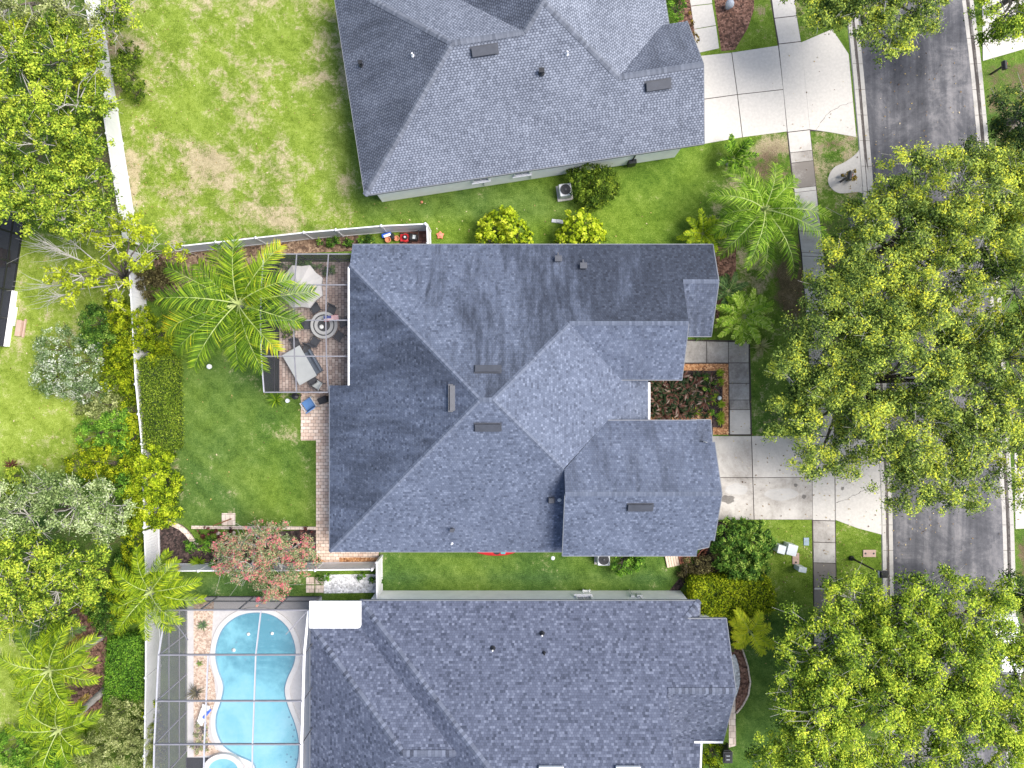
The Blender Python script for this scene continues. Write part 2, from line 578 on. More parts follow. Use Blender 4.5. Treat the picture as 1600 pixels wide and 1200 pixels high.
M = {}
M['grass'] = m_grass()
M['asphalt'] = m_asphalt()
M['concrete'] = m_concrete('driveway_concrete', (0.500, 0.475, 0.440), (0.110, 0.090, 0.075), 0.80)
M['gutter_pan'] = m_concrete('kerb_concrete', (0.42, 0.40, 0.37), (0.045, 0.036, 0.032), 0.95, 0.9)
M['joint'] = m_plain('slab_joint_dirt', (0.055, 0.045, 0.040), 0.95)
M['roof_main'] = m_shingle('shingle_main', (0.050, 0.062, 0.094), (0.102, 0.123, 0.178), (0.190, 0.222, 0.300), w=0.145, h=0.125, contrast=0.75, stain=0.6, stain_bias=0.68, stain_off=3.0, blotch=0.5)
M['roof_main_north'] = m_shingle('shingle_main_north', (0.046, 0.057, 0.086), (0.100, 0.121, 0.174), (0.190, 0.222, 0.300), w=0.145, h=0.125, contrast=0.75, stain=0.95, stain_bias=0.48, stain_dir=-0.024, stain_off=1.0)
M['roof_main_west'] = m_shingle('shingle_main_west', (0.044, 0.055, 0.085), (0.092, 0.112, 0.165), (0.180, 0.212, 0.290), w=0.145, h=0.125, contrast=0.85, stain=0.66, stain_bias=0.46, stain_off=8.0)  # west slope: algae streaks, with shade painted in by darker tones
M['roof_top'] = m_shingle('shingle_weathered', (0.050, 0.058, 0.080), (0.122, 0.138, 0.178), (0.250, 0.274, 0.334), w=0.19, h=0.135, contrast=0.45, stain=0.6, stain_bias=0.68, stain_off=5.0, regular=0.9)
M['roof_top_shaded'] = m_shingle('shingle_weathered_shaded', (0.034, 0.040, 0.058), (0.080, 0.092, 0.124), (0.180, 0.200, 0.250), w=0.19, h=0.135, contrast=0.45, stain=0.5, stain_bias=0.60, stain_off=2.0, regular=0.8)  # darker shingle copy with stains; shade painted on slopes turned from the sun
M['roof_bottom'] = m_shingle('shingle_new', (0.034, 0.042, 0.068), (0.084, 0.098, 0.146), (0.170, 0.192, 0.262), w=0.16, h=0.14, contrast=0.80, stain=0.0, blotch=0.20)


def m_cap(name, dark, light):
    m, nt, b = new_mat(name)
    a = N(nt, 'ShaderNodeAttribute', attribute_name='tone').outputs['Fac']
    n = noise(nt, pos(nt), 9.0, 3)
    v = math_n(nt, 'ADD', math_n(nt, 'MULTIPLY', a, 0.7), math_n(nt, 'MULTIPLY', n, 0.4))
    r = ramp(nt, [(0.1, dark), (0.9, light)], v)
    nt.links.new(r.outputs[0], b.inputs['Base Color'])
    b.inputs['Roughness'].default_value = 0.8
    return m


M['cap_main'] = m_cap('ridge_cap_main', (0.072, 0.087, 0.125), (0.135, 0.158, 0.215))
M['cap_top'] = m_cap('ridge_cap_top', (0.066, 0.075, 0.098), (0.150, 0.166, 0.205))
M['cap_bottom'] = m_cap('ridge_cap_bottom', (0.024, 0.030, 0.050), (0.150, 0.172, 0.235))
M['stucco'] = m_plain('stucco_white', (0.84, 0.83, 0.83), 0.85, 0.06, 1.5, dirt=0.12)
M['white'] = m_plain('white_vinyl', (0.68, 0.68, 0.70), 0.45, 0.05, 1.2, dirt=0.10)
M['white_metal'] = m_plain('white_painted_metal', (0.80, 0.80, 0.80), 0.4, 0.05)
M['fascia'] = m_plain('fascia_grey', (0.17, 0.18, 0.20), 0.6, 0.1)
M['vent_dark'] = m_plain('vent_charcoal', (0.055, 0.060, 0.075), 0.55, 0.15)
M['black'] = m_plain('black_plastic', (0.018, 0.019, 0.022), 0.45, 0.2)
M['dark_metal'] = m_plain('dark_frame', (0.045, 0.047, 0.055), 0.5, 0.2)
M['alu'] = m_plain('cage_grey', (0.19, 0.19, 0.215), 0.5, 0.1)
M['alu_light'] = m_plain('cage_white', (0.40, 0.40, 0.44), 0.45, 0.08)
M['glass'] = m_plain('window_glass', (0.10, 0.12, 0.15), 0.1, 0.1, spec=0.6)
M['screen_wall'] = m_screen('screen_wall', (0.030, 0.032, 0.042), 0.80)
M['screen_roof'] = m_screen('screen_roof', (0.10, 0.10, 0.11), 0.14)
M['screen_pool'] = m_screen('screen_pool_wall', (0.12, 0.12, 0.14), 0.58)
M['screen_pool_roof'] = m_screen('screen_pool_roof', (0.30, 0.30, 0.32), 0.10)
M['paver_lanai'] = m_paver('paver_lanai', [(0.24, 0.165, 0.14), (0.42, 0.32, 0.28), (0.58, 0.48, 0.43)], 0.30, 0.20, (0.07, 0.055, 0.05), R(90))
M['paver_path'] = m_paver('paver_path', [(0.48, 0.33, 0.25), (0.64, 0.485, 0.385), (0.78, 0.65, 0.55)], 0.32, 0.21, (0.17, 0.12, 0.10), 0)
M['paver_red'] = m_paver('paver_red', [(0.11, 0.045, 0.035), (0.20, 0.085, 0.065), (0.30, 0.15, 0.12)], 0.34, 0.22, (0.05, 0.03, 0.03), 0)
M['stone_edge'] = m_paver('stone_edging', [(0.42, 0.33, 0.27), (0.56, 0.46, 0.39), (0.66, 0.57, 0.49)], 0.30, 0.40, (0.22, 0.17, 0.14), 0)
M['mulch_red'] = m_grains('mulch_red', [(0.035, 0.016, 0.010), (0.135, 0.066, 0.044), (0.29, 0.160, 0.115)], 9)
M['mulch_dark'] = m_grains('mulch_dark', [(0.010, 0.007, 0.007), (0.035, 0.022, 0.020), (0.10, 0.065, 0.058)], 9)
M['mulch_orange'] = m_grains('mulch_orange', [(0.15, 0.06, 0.025), (0.42, 0.20, 0.085), (0.68, 0.40, 0.21)], 10)
M['leaf_litter'] = m_grains('leaf_litter', [(0.05, 0.030, 0.020), (0.16, 0.10, 0.065), (0.34, 0.24, 0.16)], 8)
M['gravel_tan'] = m_grains('gravel_tan', [(0.30, 0.20, 0.14), (0.50, 0.37, 0.28), (0.68, 0.55, 0.44)], 11, strength=0.5)
M['pebble_white'] = m_grains('pebble_white', [(0.34, 0.34, 0.35), (0.60, 0.60, 0.62), (0.82, 0.82, 0.84)], 8)
M['deck'] = m_concrete('pool_deck', (0.52, 0.50, 0.495), (0.36, 0.33, 0.32), 0.45, 0.6)
M['coping'] = m_plain('pool_coping', (0.58, 0.56, 0.545), 0.7, 0.06, 2.0)
M['pool_edge'] = m_plain('pool_tile', (0.10, 0.24, 0.33), 0.3, 0.15)
M['pool'] = m_pool()
M['bark'] = m_plain('bark', (0.125, 0.105, 0.085), 0.95, 0.35, 5.0)
M['inner_leaf'] = m_plain('inner_leaves', (0.022, 0.042, 0.012), 0.9, 0.4, 6.0)
M['twig'] = m_plain('grey_twig', (0.40, 0.385, 0.35), 0.9, 0.25, 4.0)
M['palm_trunk'] = m_plain('palm_trunk', (0.34, 0.32, 0.30), 0.9, 0.25, 5.0, dirt=0.5)
M['rachis'] = m_plain('frond_rib', (0.36, 0.42, 0.15), 0.6, 0.15)
M['umbrella'] = m_plain('umbrella_canvas', (0.44, 0.425, 0.42), 0.9, 0.06, 2.0)
M['cover'] = m_plain('grey_table_top', (0.40, 0.42, 0.43), 0.6, 0.06, 2.0)
M['cushion'] = m_plain('slate_cushion', (0.10, 0.125, 0.165), 0.9, 0.12)
M['chair_dark'] = m_plain('chair_charcoal', (0.035, 0.040, 0.052), 0.6, 0.2)
M['ring_light'] = m_plain('table_stone_light', (0.42, 0.42, 0.42), 0.6, 0.1)
M['ring_dark'] = m_plain('table_stone_dark', (0.045, 0.045, 0.05), 0.5, 0.1)
M['blue_chair'] = m_plain('blue_sling', (0.085, 0.19, 0.40), 0.8, 0.12)
M['red'] = m_plain('red_paint', (0.50, 0.025, 0.03), 0.35, 0.12)
M['teal'] = m_plain('teal_paint', (0.08, 0.33, 0.38), 0.4, 0.1)
M['blue'] = m_plain('blue_plastic', (0.03, 0.12, 0.60), 0.4, 0.1)
M['terracotta'] = m_plain('terracotta', (0.50, 0.20, 0.11), 0.8, 0.15)
M['pink'] = m_plain('coral_plastic', (0.85, 0.20, 0.13), 0.5, 0.15)
M['brick_tan'] = m_plain('brick_tan', (0.58, 0.46, 0.36), 0.85, 0.12)
M['brick_red'] = m_plain('brick_terracotta', (0.34, 0.125, 0.075), 0.85, 0.15)
M['util_white'] = m_plain('utility_grey_white', (0.55, 0.59, 0.60), 0.6, 0.06)
M['util_blue'] = m_plain('utility_blue_grey', (0.26, 0.34, 0.40), 0.7, 0.1)
M['util_tan'] = m_plain('meter_lid_tan', (0.44, 0.31, 0.25), 0.8, 0.12)
M['stone_grey'] = m_plain('stone_ball', (0.36, 0.39, 0.44), 0.85, 0.12)
M['ac_grey'] = m_plain('condenser_grey', (0.52, 0.53, 0.54), 0.5, 0.08)
M['car_white'] = m_plain('truck_white', (0.62, 0.63, 0.65), 0.25, 0.03, spec=0.6)
M['tyre'] = m_plain('tyre_rubber', (0.02, 0.02, 0.02), 0.9, 0.1)
M['flat_roof'] = m_plain('flat_white_roof', (0.74, 0.74, 0.73), 0.7, 0.05, 1.6, dirt=0.30)
M['brown'] = m_plain('brown_wood', (0.22, 0.10, 0.045), 0.8, 0.2)
M['stripe_red'] = m_plain('flag_red', (0.55, 0.05, 0.07), 0.8, 0.05)
M['stripe_white'] = m_plain('flag_white', (0.78, 0.78, 0.78), 0.8, 0.05)
M['flag_blue'] = m_plain('flag_blue', (0.04, 0.06, 0.22), 0.8, 0.05)

LEAF = {}


def leafset(name, stops, **kw):
    LEAF[name] = m_leaf('leaf_' + name, stops, **kw)


leafset('oak', [(0.03, (0.040, 0.080, 0.020)), (0.28, (0.165, 0.250, 0.052)), (0.54, (0.390, 0.500, 0.100)), (0.80, (0.600, 0.680, 0.090)), (1.0, (0.760, 0.750, 0.065))])
leafset('oak_lime', [(0.03, (0.040, 0.085, 0.014)), (0.28, (0.180, 0.300, 0.032)), (0.54, (0.420, 0.560, 0.060)), (0.82, (0.610, 0.710, 0.070)), (1.0, (0.720, 0.770, 0.075))])
leafset('oak_dark', [(0.10, (0.029, 0.061, 0.023)), (0.5, (0.081, 0.145, 0.036)), (0.75, (0.177, 0.258, 0.056)), (0.95, (0.483, 0.499, 0.081))])
leafset('bright', [(0.06, (0.040, 0.082, 0.010)), (0.34, (0.185, 0.300, 0.030)), (0.62, (0.430, 0.550, 0.055)), (0.92, (0.660, 0.720, 0.080))])
leafset('silver', [(0.10, (0.090, 0.150, 0.038)), (0.40, (0.290, 0.390, 0.130)), (0.72, (0.530, 0.620, 0.300)), (0.95, (0.740, 0.790, 0.520))])
leafset('sparse', [(0.10, (0.188, 0.250, 0.025)), (0.5, (0.413, 0.500, 0.025)), (0.95, (0.700, 0.750, 0.062))])
leafset('hedge', [(0.06, (0.026, 0.056, 0.004)), (0.40, (0.150, 0.230, 0.008)), (0.70, (0.370, 0.450, 0.015)), (0.95, (0.620, 0.640, 0.035))])
leafset('hedge_dark', [(0.06, (0.022, 0.052, 0.006)), (0.42, (0.095, 0.165, 0.016)), (0.72, (0.230, 0.330, 0.030)), (0.95, (0.440, 0.520, 0.060))])
leafset('hedge_lush', [(0.10, (0.033, 0.098, 0.013)), (0.45, (0.111, 0.260, 0.026)), (0.75, (0.221, 0.416, 0.039)), (0.95, (0.390, 0.598, 0.078))])
leafset('yellowbush', [(0.06, (0.040, 0.080, 0.006)), (0.36, (0.220, 0.330, 0.012)), (0.66, (0.500, 0.600, 0.024)), (0.95, (0.720, 0.760, 0.080))])
leafset('deepgreen', [(0.10, (0.018, 0.052, 0.010)), (0.45, (0.070, 0.165, 0.022)), (0.75, (0.180, 0.320, 0.042)), (0.95, (0.400, 0.510, 0.100))])
leafset('whiteflower', [(0.10, (0.069, 0.127, 0.034)), (0.40, (0.218, 0.310, 0.127)), (0.62, (0.437, 0.517, 0.322)), (0.95, (0.850, 0.850, 0.793))])
leafset('greygreen', [(0.10, (0.085, 0.115, 0.026)), (0.45, (0.300, 0.350, 0.115)), (0.75, (0.500, 0.540, 0.220)), (0.95, (0.640, 0.660, 0.330))])
leafset('myrtle', [(0.05, (0.085, 0.130, 0.045)), (0.40, (0.250, 0.330, 0.140)), (0.62, (0.450, 0.500, 0.270)), (0.72, (0.580, 0.400, 0.260)), (0.85, (0.680, 0.260, 0.230)), (1.0, (0.740, 0.180, 0.240))])
leafset('palm', [(0.02, (0.022, 0.060, 0.006)), (0.36, (0.120, 0.235, 0.014)), (0.66, (0.330, 0.470, 0.028)), (0.88, (0.540, 0.590, 0.040)), (1.0, (0.720, 0.540, 0.020))], spec=0.18, rough=0.55)
leafset('palm_lime', [(0.02, (0.040, 0.085, 0.006)), (0.36, (0.210, 0.330, 0.014)), (0.66, (0.470, 0.580, 0.026)), (1.0, (0.720, 0.740, 0.045))], spec=0.15, rough=0.55)
leafset('palm_fresh', [(0.02, (0.024, 0.070, 0.006)), (0.36, (0.140, 0.285, 0.018)), (0.66, (0.360, 0.540, 0.050)), (1.0, (0.700, 0.780, 0.220))], spec=0.15, rough=0.55)
leafset('palm_dark', [(0.05, (0.025, 0.070, 0.018)), (0.5, (0.090, 0.180, 0.040)), (1.0, (0.230, 0.350, 0.090))], spec=0.4)
leafset('bromeliad', [(0.05, (0.006, 0.014, 0.006)), (0.38, (0.022, 0.046, 0.018)), (0.60, (0.060, 0.090, 0.040)), (0.78, (0.110, 0.045, 0.035)), (0.95, (0.200, 0.110, 0.080)), (1.0, (0.34, 0.27, 0.22))], spec=0.15, rough=0.55)
leafset('lime', [(0.05, (0.060, 0.120, 0.010)), (0.5, (0.210, 0.330, 0.020)), (1.0, (0.450, 0.520, 0.060))])
leafset('variegated', [(0.05, (0.120, 0.150, 0.050)), (0.5, (0.360, 0.370, 0.150)), (1.0, (0.660, 0.640, 0.360))])
leafset('redbrown', [(0.05, (0.035, 0.012, 0.012)), (0.5, (0.130, 0.040, 0.035)), (0.9, (0.30, 0.12, 0.10)), (1.0, (0.42, 0.24, 0.16))])
leafset('brownbush', [(0.05, (0.030, 0.025, 0.012)), (0.5, (0.110, 0.095, 0.040)), (0.9, (0.22, 0.20, 0.08)), (1.0, (0.33, 0.30, 0.12))])
leafset('golden', [(0.05, (0.05, 0.035, 0.012)), (0.5, (0.22, 0.16, 0.03)), (1.0, (0.58, 0.42, 0.09))])


# ------------------------------------------------------------------ foliage
def link_np_mesh(name, V, Fq, rnd, mats, parent=None):
    """V (n,3) world coordinates, Fq (m,4) quads"""
    off = origin_of(parent)
    V = V - np.array([off.x, off.y, off.z])
    me = bpy.data.meshes.new(name)
    n, m = len(V), len(Fq)
    me.vertices.add(n)
    me.vertices.foreach_set('co', V.astype(np.float32).ravel())
    me.loops.add(4 * m)
    me.loops.foreach_set('vertex_index', Fq.astype(np.int32).ravel())
    me.polygons.add(m)
    me.polygons.foreach_set('loop_start', np.arange(0, 4 * m, 4, dtype=np.int32))
    me.update(calc_edges=True)
    a = me.attributes.new('rnd', 'FLOAT', 'POINT')
    a.data.foreach_set('value', rnd.astype(np.float32))
    if not isinstance(mats, (list, tuple)): mats = [mats]
    for mm in mats: me.materials.append(mm)
    o = bpy.data.objects.new(name, me)
    COL.objects.link(o)
    if parent is not None: o.parent = parent
    return o


def norm(a):
    return a / np.maximum(np.linalg.norm(a, axis=1, keepdims=True), 1e-9)


def leaf_quads(C, Nn, L, W, rnd, rng, tip=None):
    """one folded pointed quad per leaf"""
    n = len(C)
    t = rng.normal(size=(n, 3)) if tip is None else tip
    t = t - (t * Nn).sum(1, keepdims=True) * Nn
    t = norm(t)
    b = np.cross(Nn, t)
    L = L[:, None]; W = W[:, None]
    V = np.empty((n, 4, 3))
    V[:, 0] = C - t * L * 0.5
    V[:, 1] = C + b * W * 0.5 + t * L * 0.06 + Nn * W * 0.22
    V[:, 2] = C + t * L * 0.5
    V[:, 3] = C - b * W * 0.5 + t * L * 0.06 + Nn * W * 0.22
    Fq = np.arange(4 * n).reshape(n, 4)
    return V.reshape(-1, 3), Fq, np.repeat(rnd, 4)


def crown_mesh(name, lobes, mat, parent, seed, clump=0.55, cpm=1.6, leaves=70, size=0.17, aspect=0.5, hue=0.0, spread=0.30, shell=0.55, flat=0.65, lo=-0.25, yellow=0.0, gaps=9.0):
    """lobes: (centre, (rx,ry,rz)); clumps of leaves are scattered through the outer part of every lobe"""
    rng = np.random.default_rng(seed)
    CC, NN, TT = [], [], []
    for c, r in lobes:
        area = math.pi * r[0] * r[1]
        k = max(3, int(area * cpm))
        d = norm(rng.normal(size=(k * 3, 3)))
        d = d[d[:, 2] > lo][:k]
        rad = shell + (1.06 - shell) * rng.random(len(d)) ** 0.6
        rad *= 1 + (0.10 if gaps > 5 else 0.26) * np.sin(d[:, 0] * 5 + seed) * np.cos(d[:, 1] * 4 + seed * 0.7)
        q = np.array([c[0], c[1], c[2]]) + d * rad[:, None] * np.array(r)
        CC.append(q); NN.append(d); TT.append(0.5 + 0.5 * d[:, 2] * rad)
    CC = np.concatenate(CC); NN = np.concatenate(NN); TT = np.concatenate(TT)
    gx = np.sin(CC[:, 0] * 1.25 + seed) * np.sin(CC[:, 1] * 1.15 + seed * 1.3) + 0.6 * np.sin(CC[:, 0] * 2.9 + seed * 2) * np.sin(CC[:, 1] * 2.6 + 1)
    keep = (rng.random(len(CC)) > 0.04) & (gx > -gaps)
    CC, NN, TT = CC[keep], NN[keep], TT[keep]
    k = len(CC)
    crnd = rng.random(k)
    cs = clump * (0.55 + 0.8 * rng.random(k))
    nl = np.maximum(6, (leaves * (cs / clump) ** 2).astype(int))
    idx = np.repeat(np.arange(k), nl)
    n = len(idx)
    off = norm(rng.normal(size=(n, 3))) * (rng.random(n) ** 0.45 * (0.75 + 0.75 * rng.random(n) ** 3))[:, None]
    C = CC[idx] + off * cs[idx][:, None] * np.array([1, 1, flat])
    Nn = norm(off * 0.55 + NN[idx] * 0.25 + np.array([0, 0, 0.55]) + rng.normal(size=(n, 3)) * 0.45)
    L = size * (0.6 + 0.8 * rng.random(n))
    rnd = 0.36 + hue + (crnd[idx] - 0.5) * 0.60 + (rng.random(n) - 0.5) * spread * 1.6 + off[:, 2] * 0.20
    # young yellow shoots at random tips
    shoot = (rng.random(n) < 0.05 + yellow * (off[:, 2] > 0.1) * (crnd[idx] > 0.35))
    rnd[shoot] += 0.34
    V, Fq, rr = leaf_quads(C, Nn, L, L * aspect, np.clip(rnd, 0, 1), rng)
    o = link_np_mesh(name, V, Fq, rr, mat, parent)
    return o, CC


def limbs(mb, base, lobes, CC, rng, r0=0.22, twigs=60, twig_r=0.022, mi_twig=1):
    """trunk, limbs to each lobe, lesser branches to some clumps"""
    base = Vector(base)
    cs = [Vector(c) for c, r in lobes]
    cen = sum(cs, Vector((0, 0, 0))) / len(cs)
    fork = Vector((base.x * 0.8 + cen.x * 0.2, base.y * 0.8 + cen.y * 0.2, cen.z * 0.42))
    mb.tube([base + Vector((0, 0, -0.1)), base + Vector((0, 0, 0.25)), (base + fork) / 2 + Vector((0.08, 0.05, 0)), fork], [r0 * 1.5, r0 * 1.1, r0 * 0.95, r0 * 0.8], 9, 0)
    for c in cs:
        j = Vector((rng.normal() * 0.3, rng.normal() * 0.3, 0.25))
        mid = fork.lerp(c, 0.5) + j
        mb.tube([fork, fork.lerp(mid, 0.6) + Vector((0, 0, 0.2)), mid, c], [r0 * 0.6, r0 * 0.5, r0 * 0.36, r0 * 0.18], 7, 0)
    if len(CC):
        sel = rng.choice(len(CC), min(twigs, len(CC)), replace=False)
        for i in sel:
            t = Vector(CC[i])
            c = min(cs, key=lambda q: (q - t).length)
            m = c.lerp(t, 0.55) + Vector((rng.normal() * 0.15, rng.normal() * 0.15, rng.normal() * 0.12))
            mb.tube([c, m, t], [twig_r * 2.2, twig_r * 1.5, twig_r], 4, mi_twig, cap=False)
            for _ in range(3):
                e = t + Vector((rng.normal() * 0.45, rng.normal() * 0.45, rng.normal() * 0.25 + 0.1))
                s = m.lerp(t, rng.random() * 0.8 + 0.2)
                mb.tube([s, e], [twig_r * 0.9, twig_r * 0.45], 3, mi_twig, cap=False)


def lob(px, py, z, rx, ry, rz):
    """crown lobe seen at photo place (px,py) at height z; radii rx, ry in photo pixels, rz in metres"""
    k = (H - z) / F
    c = P(px, py, z)
    return (c, (rx * k, ry * k, rz))


def tree(name, label, cat, base, lobes, leaf, seed, group=None, r0=0.2, twigs=60, twig_r=0.02, crown='crown', **kw):
    b = G(*base)
    t = thing(name, label, cat, b, 0, group)
    o, CC = crown_mesh(crown, lobes, LEAF[leaf], t, seed, **kw)
    mb = MB()
    limbs(mb, b, lobes, CC, np.random.default_rng(seed + 1), r0, twigs, twig_r)
    mb.build('trunk', [M['bark'], M['twig']], t, smooth=True)
    return t


def bush(name, label, cat, lobes, leaf, seed, group=None, stems=True, **kw):
    cen = sum((Vector(c) for c, r in lobes), Vector((0, 0, 0))) / len(lobes)
    t = thing(name, label, cat, (cen.x, cen.y, 0), 0, group)
    kk = dict(clump=0.23, cpm=17.0, leaves=46, size=0.115, shell=0.72, lo=-0.1)
    kk.update(kw)
    o, CC = crown_mesh('foliage', lobes, LEAF[leaf], t, seed, **kk)
    if stems:
        rng = np.random.default_rng(seed + 5)
        mb = MB()
        for i in rng.choice(len(CC), min(26, len(CC)), replace=False):
            q = Vector(CC[i])
            c = min((Vector(c) for c, r in lobes), key=lambda w: (w - q).length)
            b = Vector((c.x + rng.normal() * 0.1, c.y + rng.normal() * 0.1, 0))
            mb.tube([b, b.lerp(q, 0.5) + Vector((0, 0, 0.15)), q], [0.03, 0.02, 0.008], 4, 0, cap=False)
        mb.build('stem', M['bark'], t)
    return t


def dome(px, py, z_top, rx, ry):
    """a shrub standing on the ground, its crown centred on photo place (px,py)"""
    zc = z_top * 0.45
    k = (H - z_top * 0.7) / F
    c = P(px, py, z_top * 0.7)
    return (Vector((c.x, c.y, zc)), (rx * k, ry * k, z_top * 0.58))


def box_hedge(name, label, corners, z1, leaf, seed, group=None, dens=300, size=0.11, bulge=0.12, edge=0.10, hue=0.0):
    """clipped hedge: leaves over top and sides of a prism whose top outline (photo places at z1) is given"""
    rng = np.random.default_rng(seed)
    poly = [P(x, y, z1) for x, y in corners]
    cen = sum(poly, Vector((0, 0, 0))) / len(poly)
    t = thing(name, label, 'hedge', (cen.x, cen.y, 0), 0, group)
    xs = [p.x for p in poly]; ys = [p.y for p in poly]
    pts = []
    A = (max(xs) - min(xs)) * (max(ys) - min(ys))
    n = int(A * dens)
    X = rng.uniform(min(xs), max(xs), n); Y = rng.uniform(min(ys), max(ys), n)
    ins = np.zeros(n, bool)
    j = len(poly) - 1
    for i in range(len(poly)):
        xi, yi, xj, yj = poly[i].x, poly[i].y, poly[j].x, poly[j].y
        cond = ((yi > Y) != (yj > Y)) & (X < (xj - xi) * (Y - yi) / (yj - yi + 1e-12) + xi)
        ins ^= cond
        j = i
    X, Y = X[ins], Y[ins]
    lump = np.sin(X * 3.1 + seed) * np.cos(Y * 2.7 + seed) + 0.6 * np.sin(X * 7.3) * np.sin(Y * 6.1)
    Z = z1 - 0.08 + bulge * lump * 0.5 + rng.normal(size=len(X)) * bulge * 0.6
    C = np.stack([X, Y, Z], 1)
    Nn = norm(np.array([0, 0, 1.0]) + rng.normal(size=C.shape) * 0.55)
    C2, N2 = [], []
    for i in range(len(poly)):
        a, b = poly[i], poly[(i + 1) % len(poly)]
        e = b - a
        m = int(e.length * z1 * dens * 0.7)
        s = rng.random(m)
        nr = Vector((e.y, -e.x, 0)).normalized()
        if (nr.dot((a + b) / 2 - cen)) < 0: nr = -nr
        zz = z1 * rng.random(m) ** 0.8
        dd = rng.normal(size=m) * edge
        C2.append(np.stack([a.x + e.x * s + nr.x * dd, a.y + e.y * s + nr.y * dd, zz], 1))
        N2.append(norm(np.array([nr.x, nr.y, 0.5]) + rng.normal(size=(m, 3)) * 0.5))
    C = np.concatenate([C] + C2); Nn = np.concatenate([Nn] + N2)
    n = len(C)
    L = size * (0.6 + 0.8 * rng.random(n))
    patch = 0.5 + 0.5 * np.sin(C[:, 0] * 2.3 + seed * 1.7) * np.cos(C[:, 1] * 1.9 + seed)
    rnd = np.clip(0.30 + hue + patch * 0.18 + (rng.random(n) - 0.5) * 0.75, 0, 1)
    V, Fq, rr = leaf_quads(C, Nn, L, L * 0.55, rnd, rng)
    link_np_mesh('foliage', V, Fq, rr, LEAF[leaf], t)
    mb = MB()
    q = [Vector((p.x, p.y, 0)).lerp(Vector((cen.x, cen.y, 0)), 0.06) for p in poly]
    mb.prism(q, 0.0, z1 - 0.26, mi=1)
    for k in range(14):
        a = rng.choice(len(C)); p = Vector(C[a])
        mb.tube([(p.x * 0.9 + cen.x * 0.1, p.y * 0.9 + cen.y * 0.1, 0), (p.x, p.y, z1 - 0.1)], [0.03, 0.012], 4, 0)
    mb.build('stem', [M['bark'], M['inner_leaf']], t)
    return t


def frond_mesh(L, e0, droop, n=44, leaf=0.62, width=0.05, fwd=0.75, vee=0.35, sag=0.5, seed=0, start=0.12, yellow=0.0, twist=0.0, hue=0.35):
    """one feather frond growing along +X from the origin; returns leaflets (V,F,rnd) and the rib path"""
    rng = np.random.default_rng(seed)
    path = []
    x = z = y = 0.0
    ds = 1.0 / 30
    for i in range(31):
        path.append((x, y, z))
        s = i * ds
        a = e0 - droop * s ** 1.25
        x += math.cos(a) * L * ds
        z += math.sin(a) * L * ds
        y += twist * s * L * ds
    path = np.array(path)
    V, Fq, rr = [], [], []
    k = 0
    for i in range(n):
        s = start + (1 - start) * i / (n - 1)
        fi = min(s * 30, 29.999)
        a = int(fi); f = fi - a
        p = path[a] * (1 - f) + path[a + 1] * f
        T = path[a + 1] - path[a]; T = T / np.linalg.norm(T)
        side0 = np.cross(T, [0, 0, 1.0]); side0 /= np.linalg.norm(side0)
        up = np.cross(side0, T)
        prof = math.sin(math.pi * min(1.0, 0.16 + 0.80 * (s - start) / (1 - start))) ** 0.8
        for sg in (-1, 1):
            l = leaf * (0.35 + 0.75 * prof) * (0.85 + 0.3 * rng.random())
            fw = fwd * (0.7 + 0.6 * s) + rng.normal() * 0.10
            ve = vee + rng.normal() * 0.22
            d = side0 * sg + T * fw + up * ve
            d /= np.linalg.norm(d)
            p1 = p + d * l * 0.5
            d2 = d + np.array([0, 0, -sag * (0.6 + 0.8 * rng.random())])
            d2 /= np.linalg.norm(d2)
            p2 = p1 + d2 * l * 0.5
            w = np.cross(d, up); w /= max(np.linalg.norm(w), 1e-6)
            w = w * width * 0.5
            V += [p - w * 0.5, p + w * 0.5, p1 + w, p1 - w, p2 + w * 0.15, p2 - w * 0.15]
            Fq += [[k, k + 1, k + 2, k + 3], [k + 3, k + 2, k + 4, k + 5]]
            r = hue - 0.04 + rng.normal() * 0.19 + yellow * max(0, s - 0.45) * 1.6
            rr += [r - 0.05] * 2 + [r + 0.03] * 2 + [r + 0.10 + yellow * 0.1] * 2
            k += 6
    return np.array(V), np.array(Fq), np.clip(np.array(rr), 0, 1), path


def frond_object(parent, leafmat, az, loc, **kw):
    V, Fq, rr, path = frond_mesh(**kw)
    me_o = link_np_mesh('frond', V, Fq, rr, [leafmat, M['rachis']], None)
    # the rib joins the same frond mesh
    rb = MB()
    L = kw['L']
    rb.tube([tuple(p) for p in path[::5]] , [0.035 * (1 - 0.85 * i / 6) * min(1.3, L / 3.0) for i in range(7)], 5, 1)
    tmp = rb.build('rib', [leafmat, M['rachis']])
    a = tmp.data.attributes.get('tone')
    # merge by hand (no operators)
    me = me_o.data
    V2 = np.array([v.co[:] for v in tmp.data.vertices])
    base = len(V)
    polys = [[i for i in f] for f in Fq.tolist()] + [[i + base for i in p.vertices] for p in tmp.data.polygons]
    nm = bpy.data.meshes.new('frond')
    nm.from_pydata(np.concatenate([V, V2]).tolist(), [], polys)
    nm.materials.append(leafmat); nm.materials.append(M['rachis'])
    nm.polygons.foreach_set('material_index', [0] * len(Fq) + [1] * (len(polys) - len(Fq)))
    at = nm.attributes.new('rnd', 'FLOAT', 'POINT')
    at.data.foreach_set('value', np.concatenate([rr, np.full(len(V2), 0.6)]).astype(np.float32))
    me_o.data = nm
    bpy.data.meshes.remove(me)
    dm = tmp.data
    bpy.data.objects.remove(tmp); bpy.data.meshes.remove(dm)
    me_o.parent = parent
    me_o.location = loc
    me_o.rotation_euler = (0, 0, az)
    return me_o


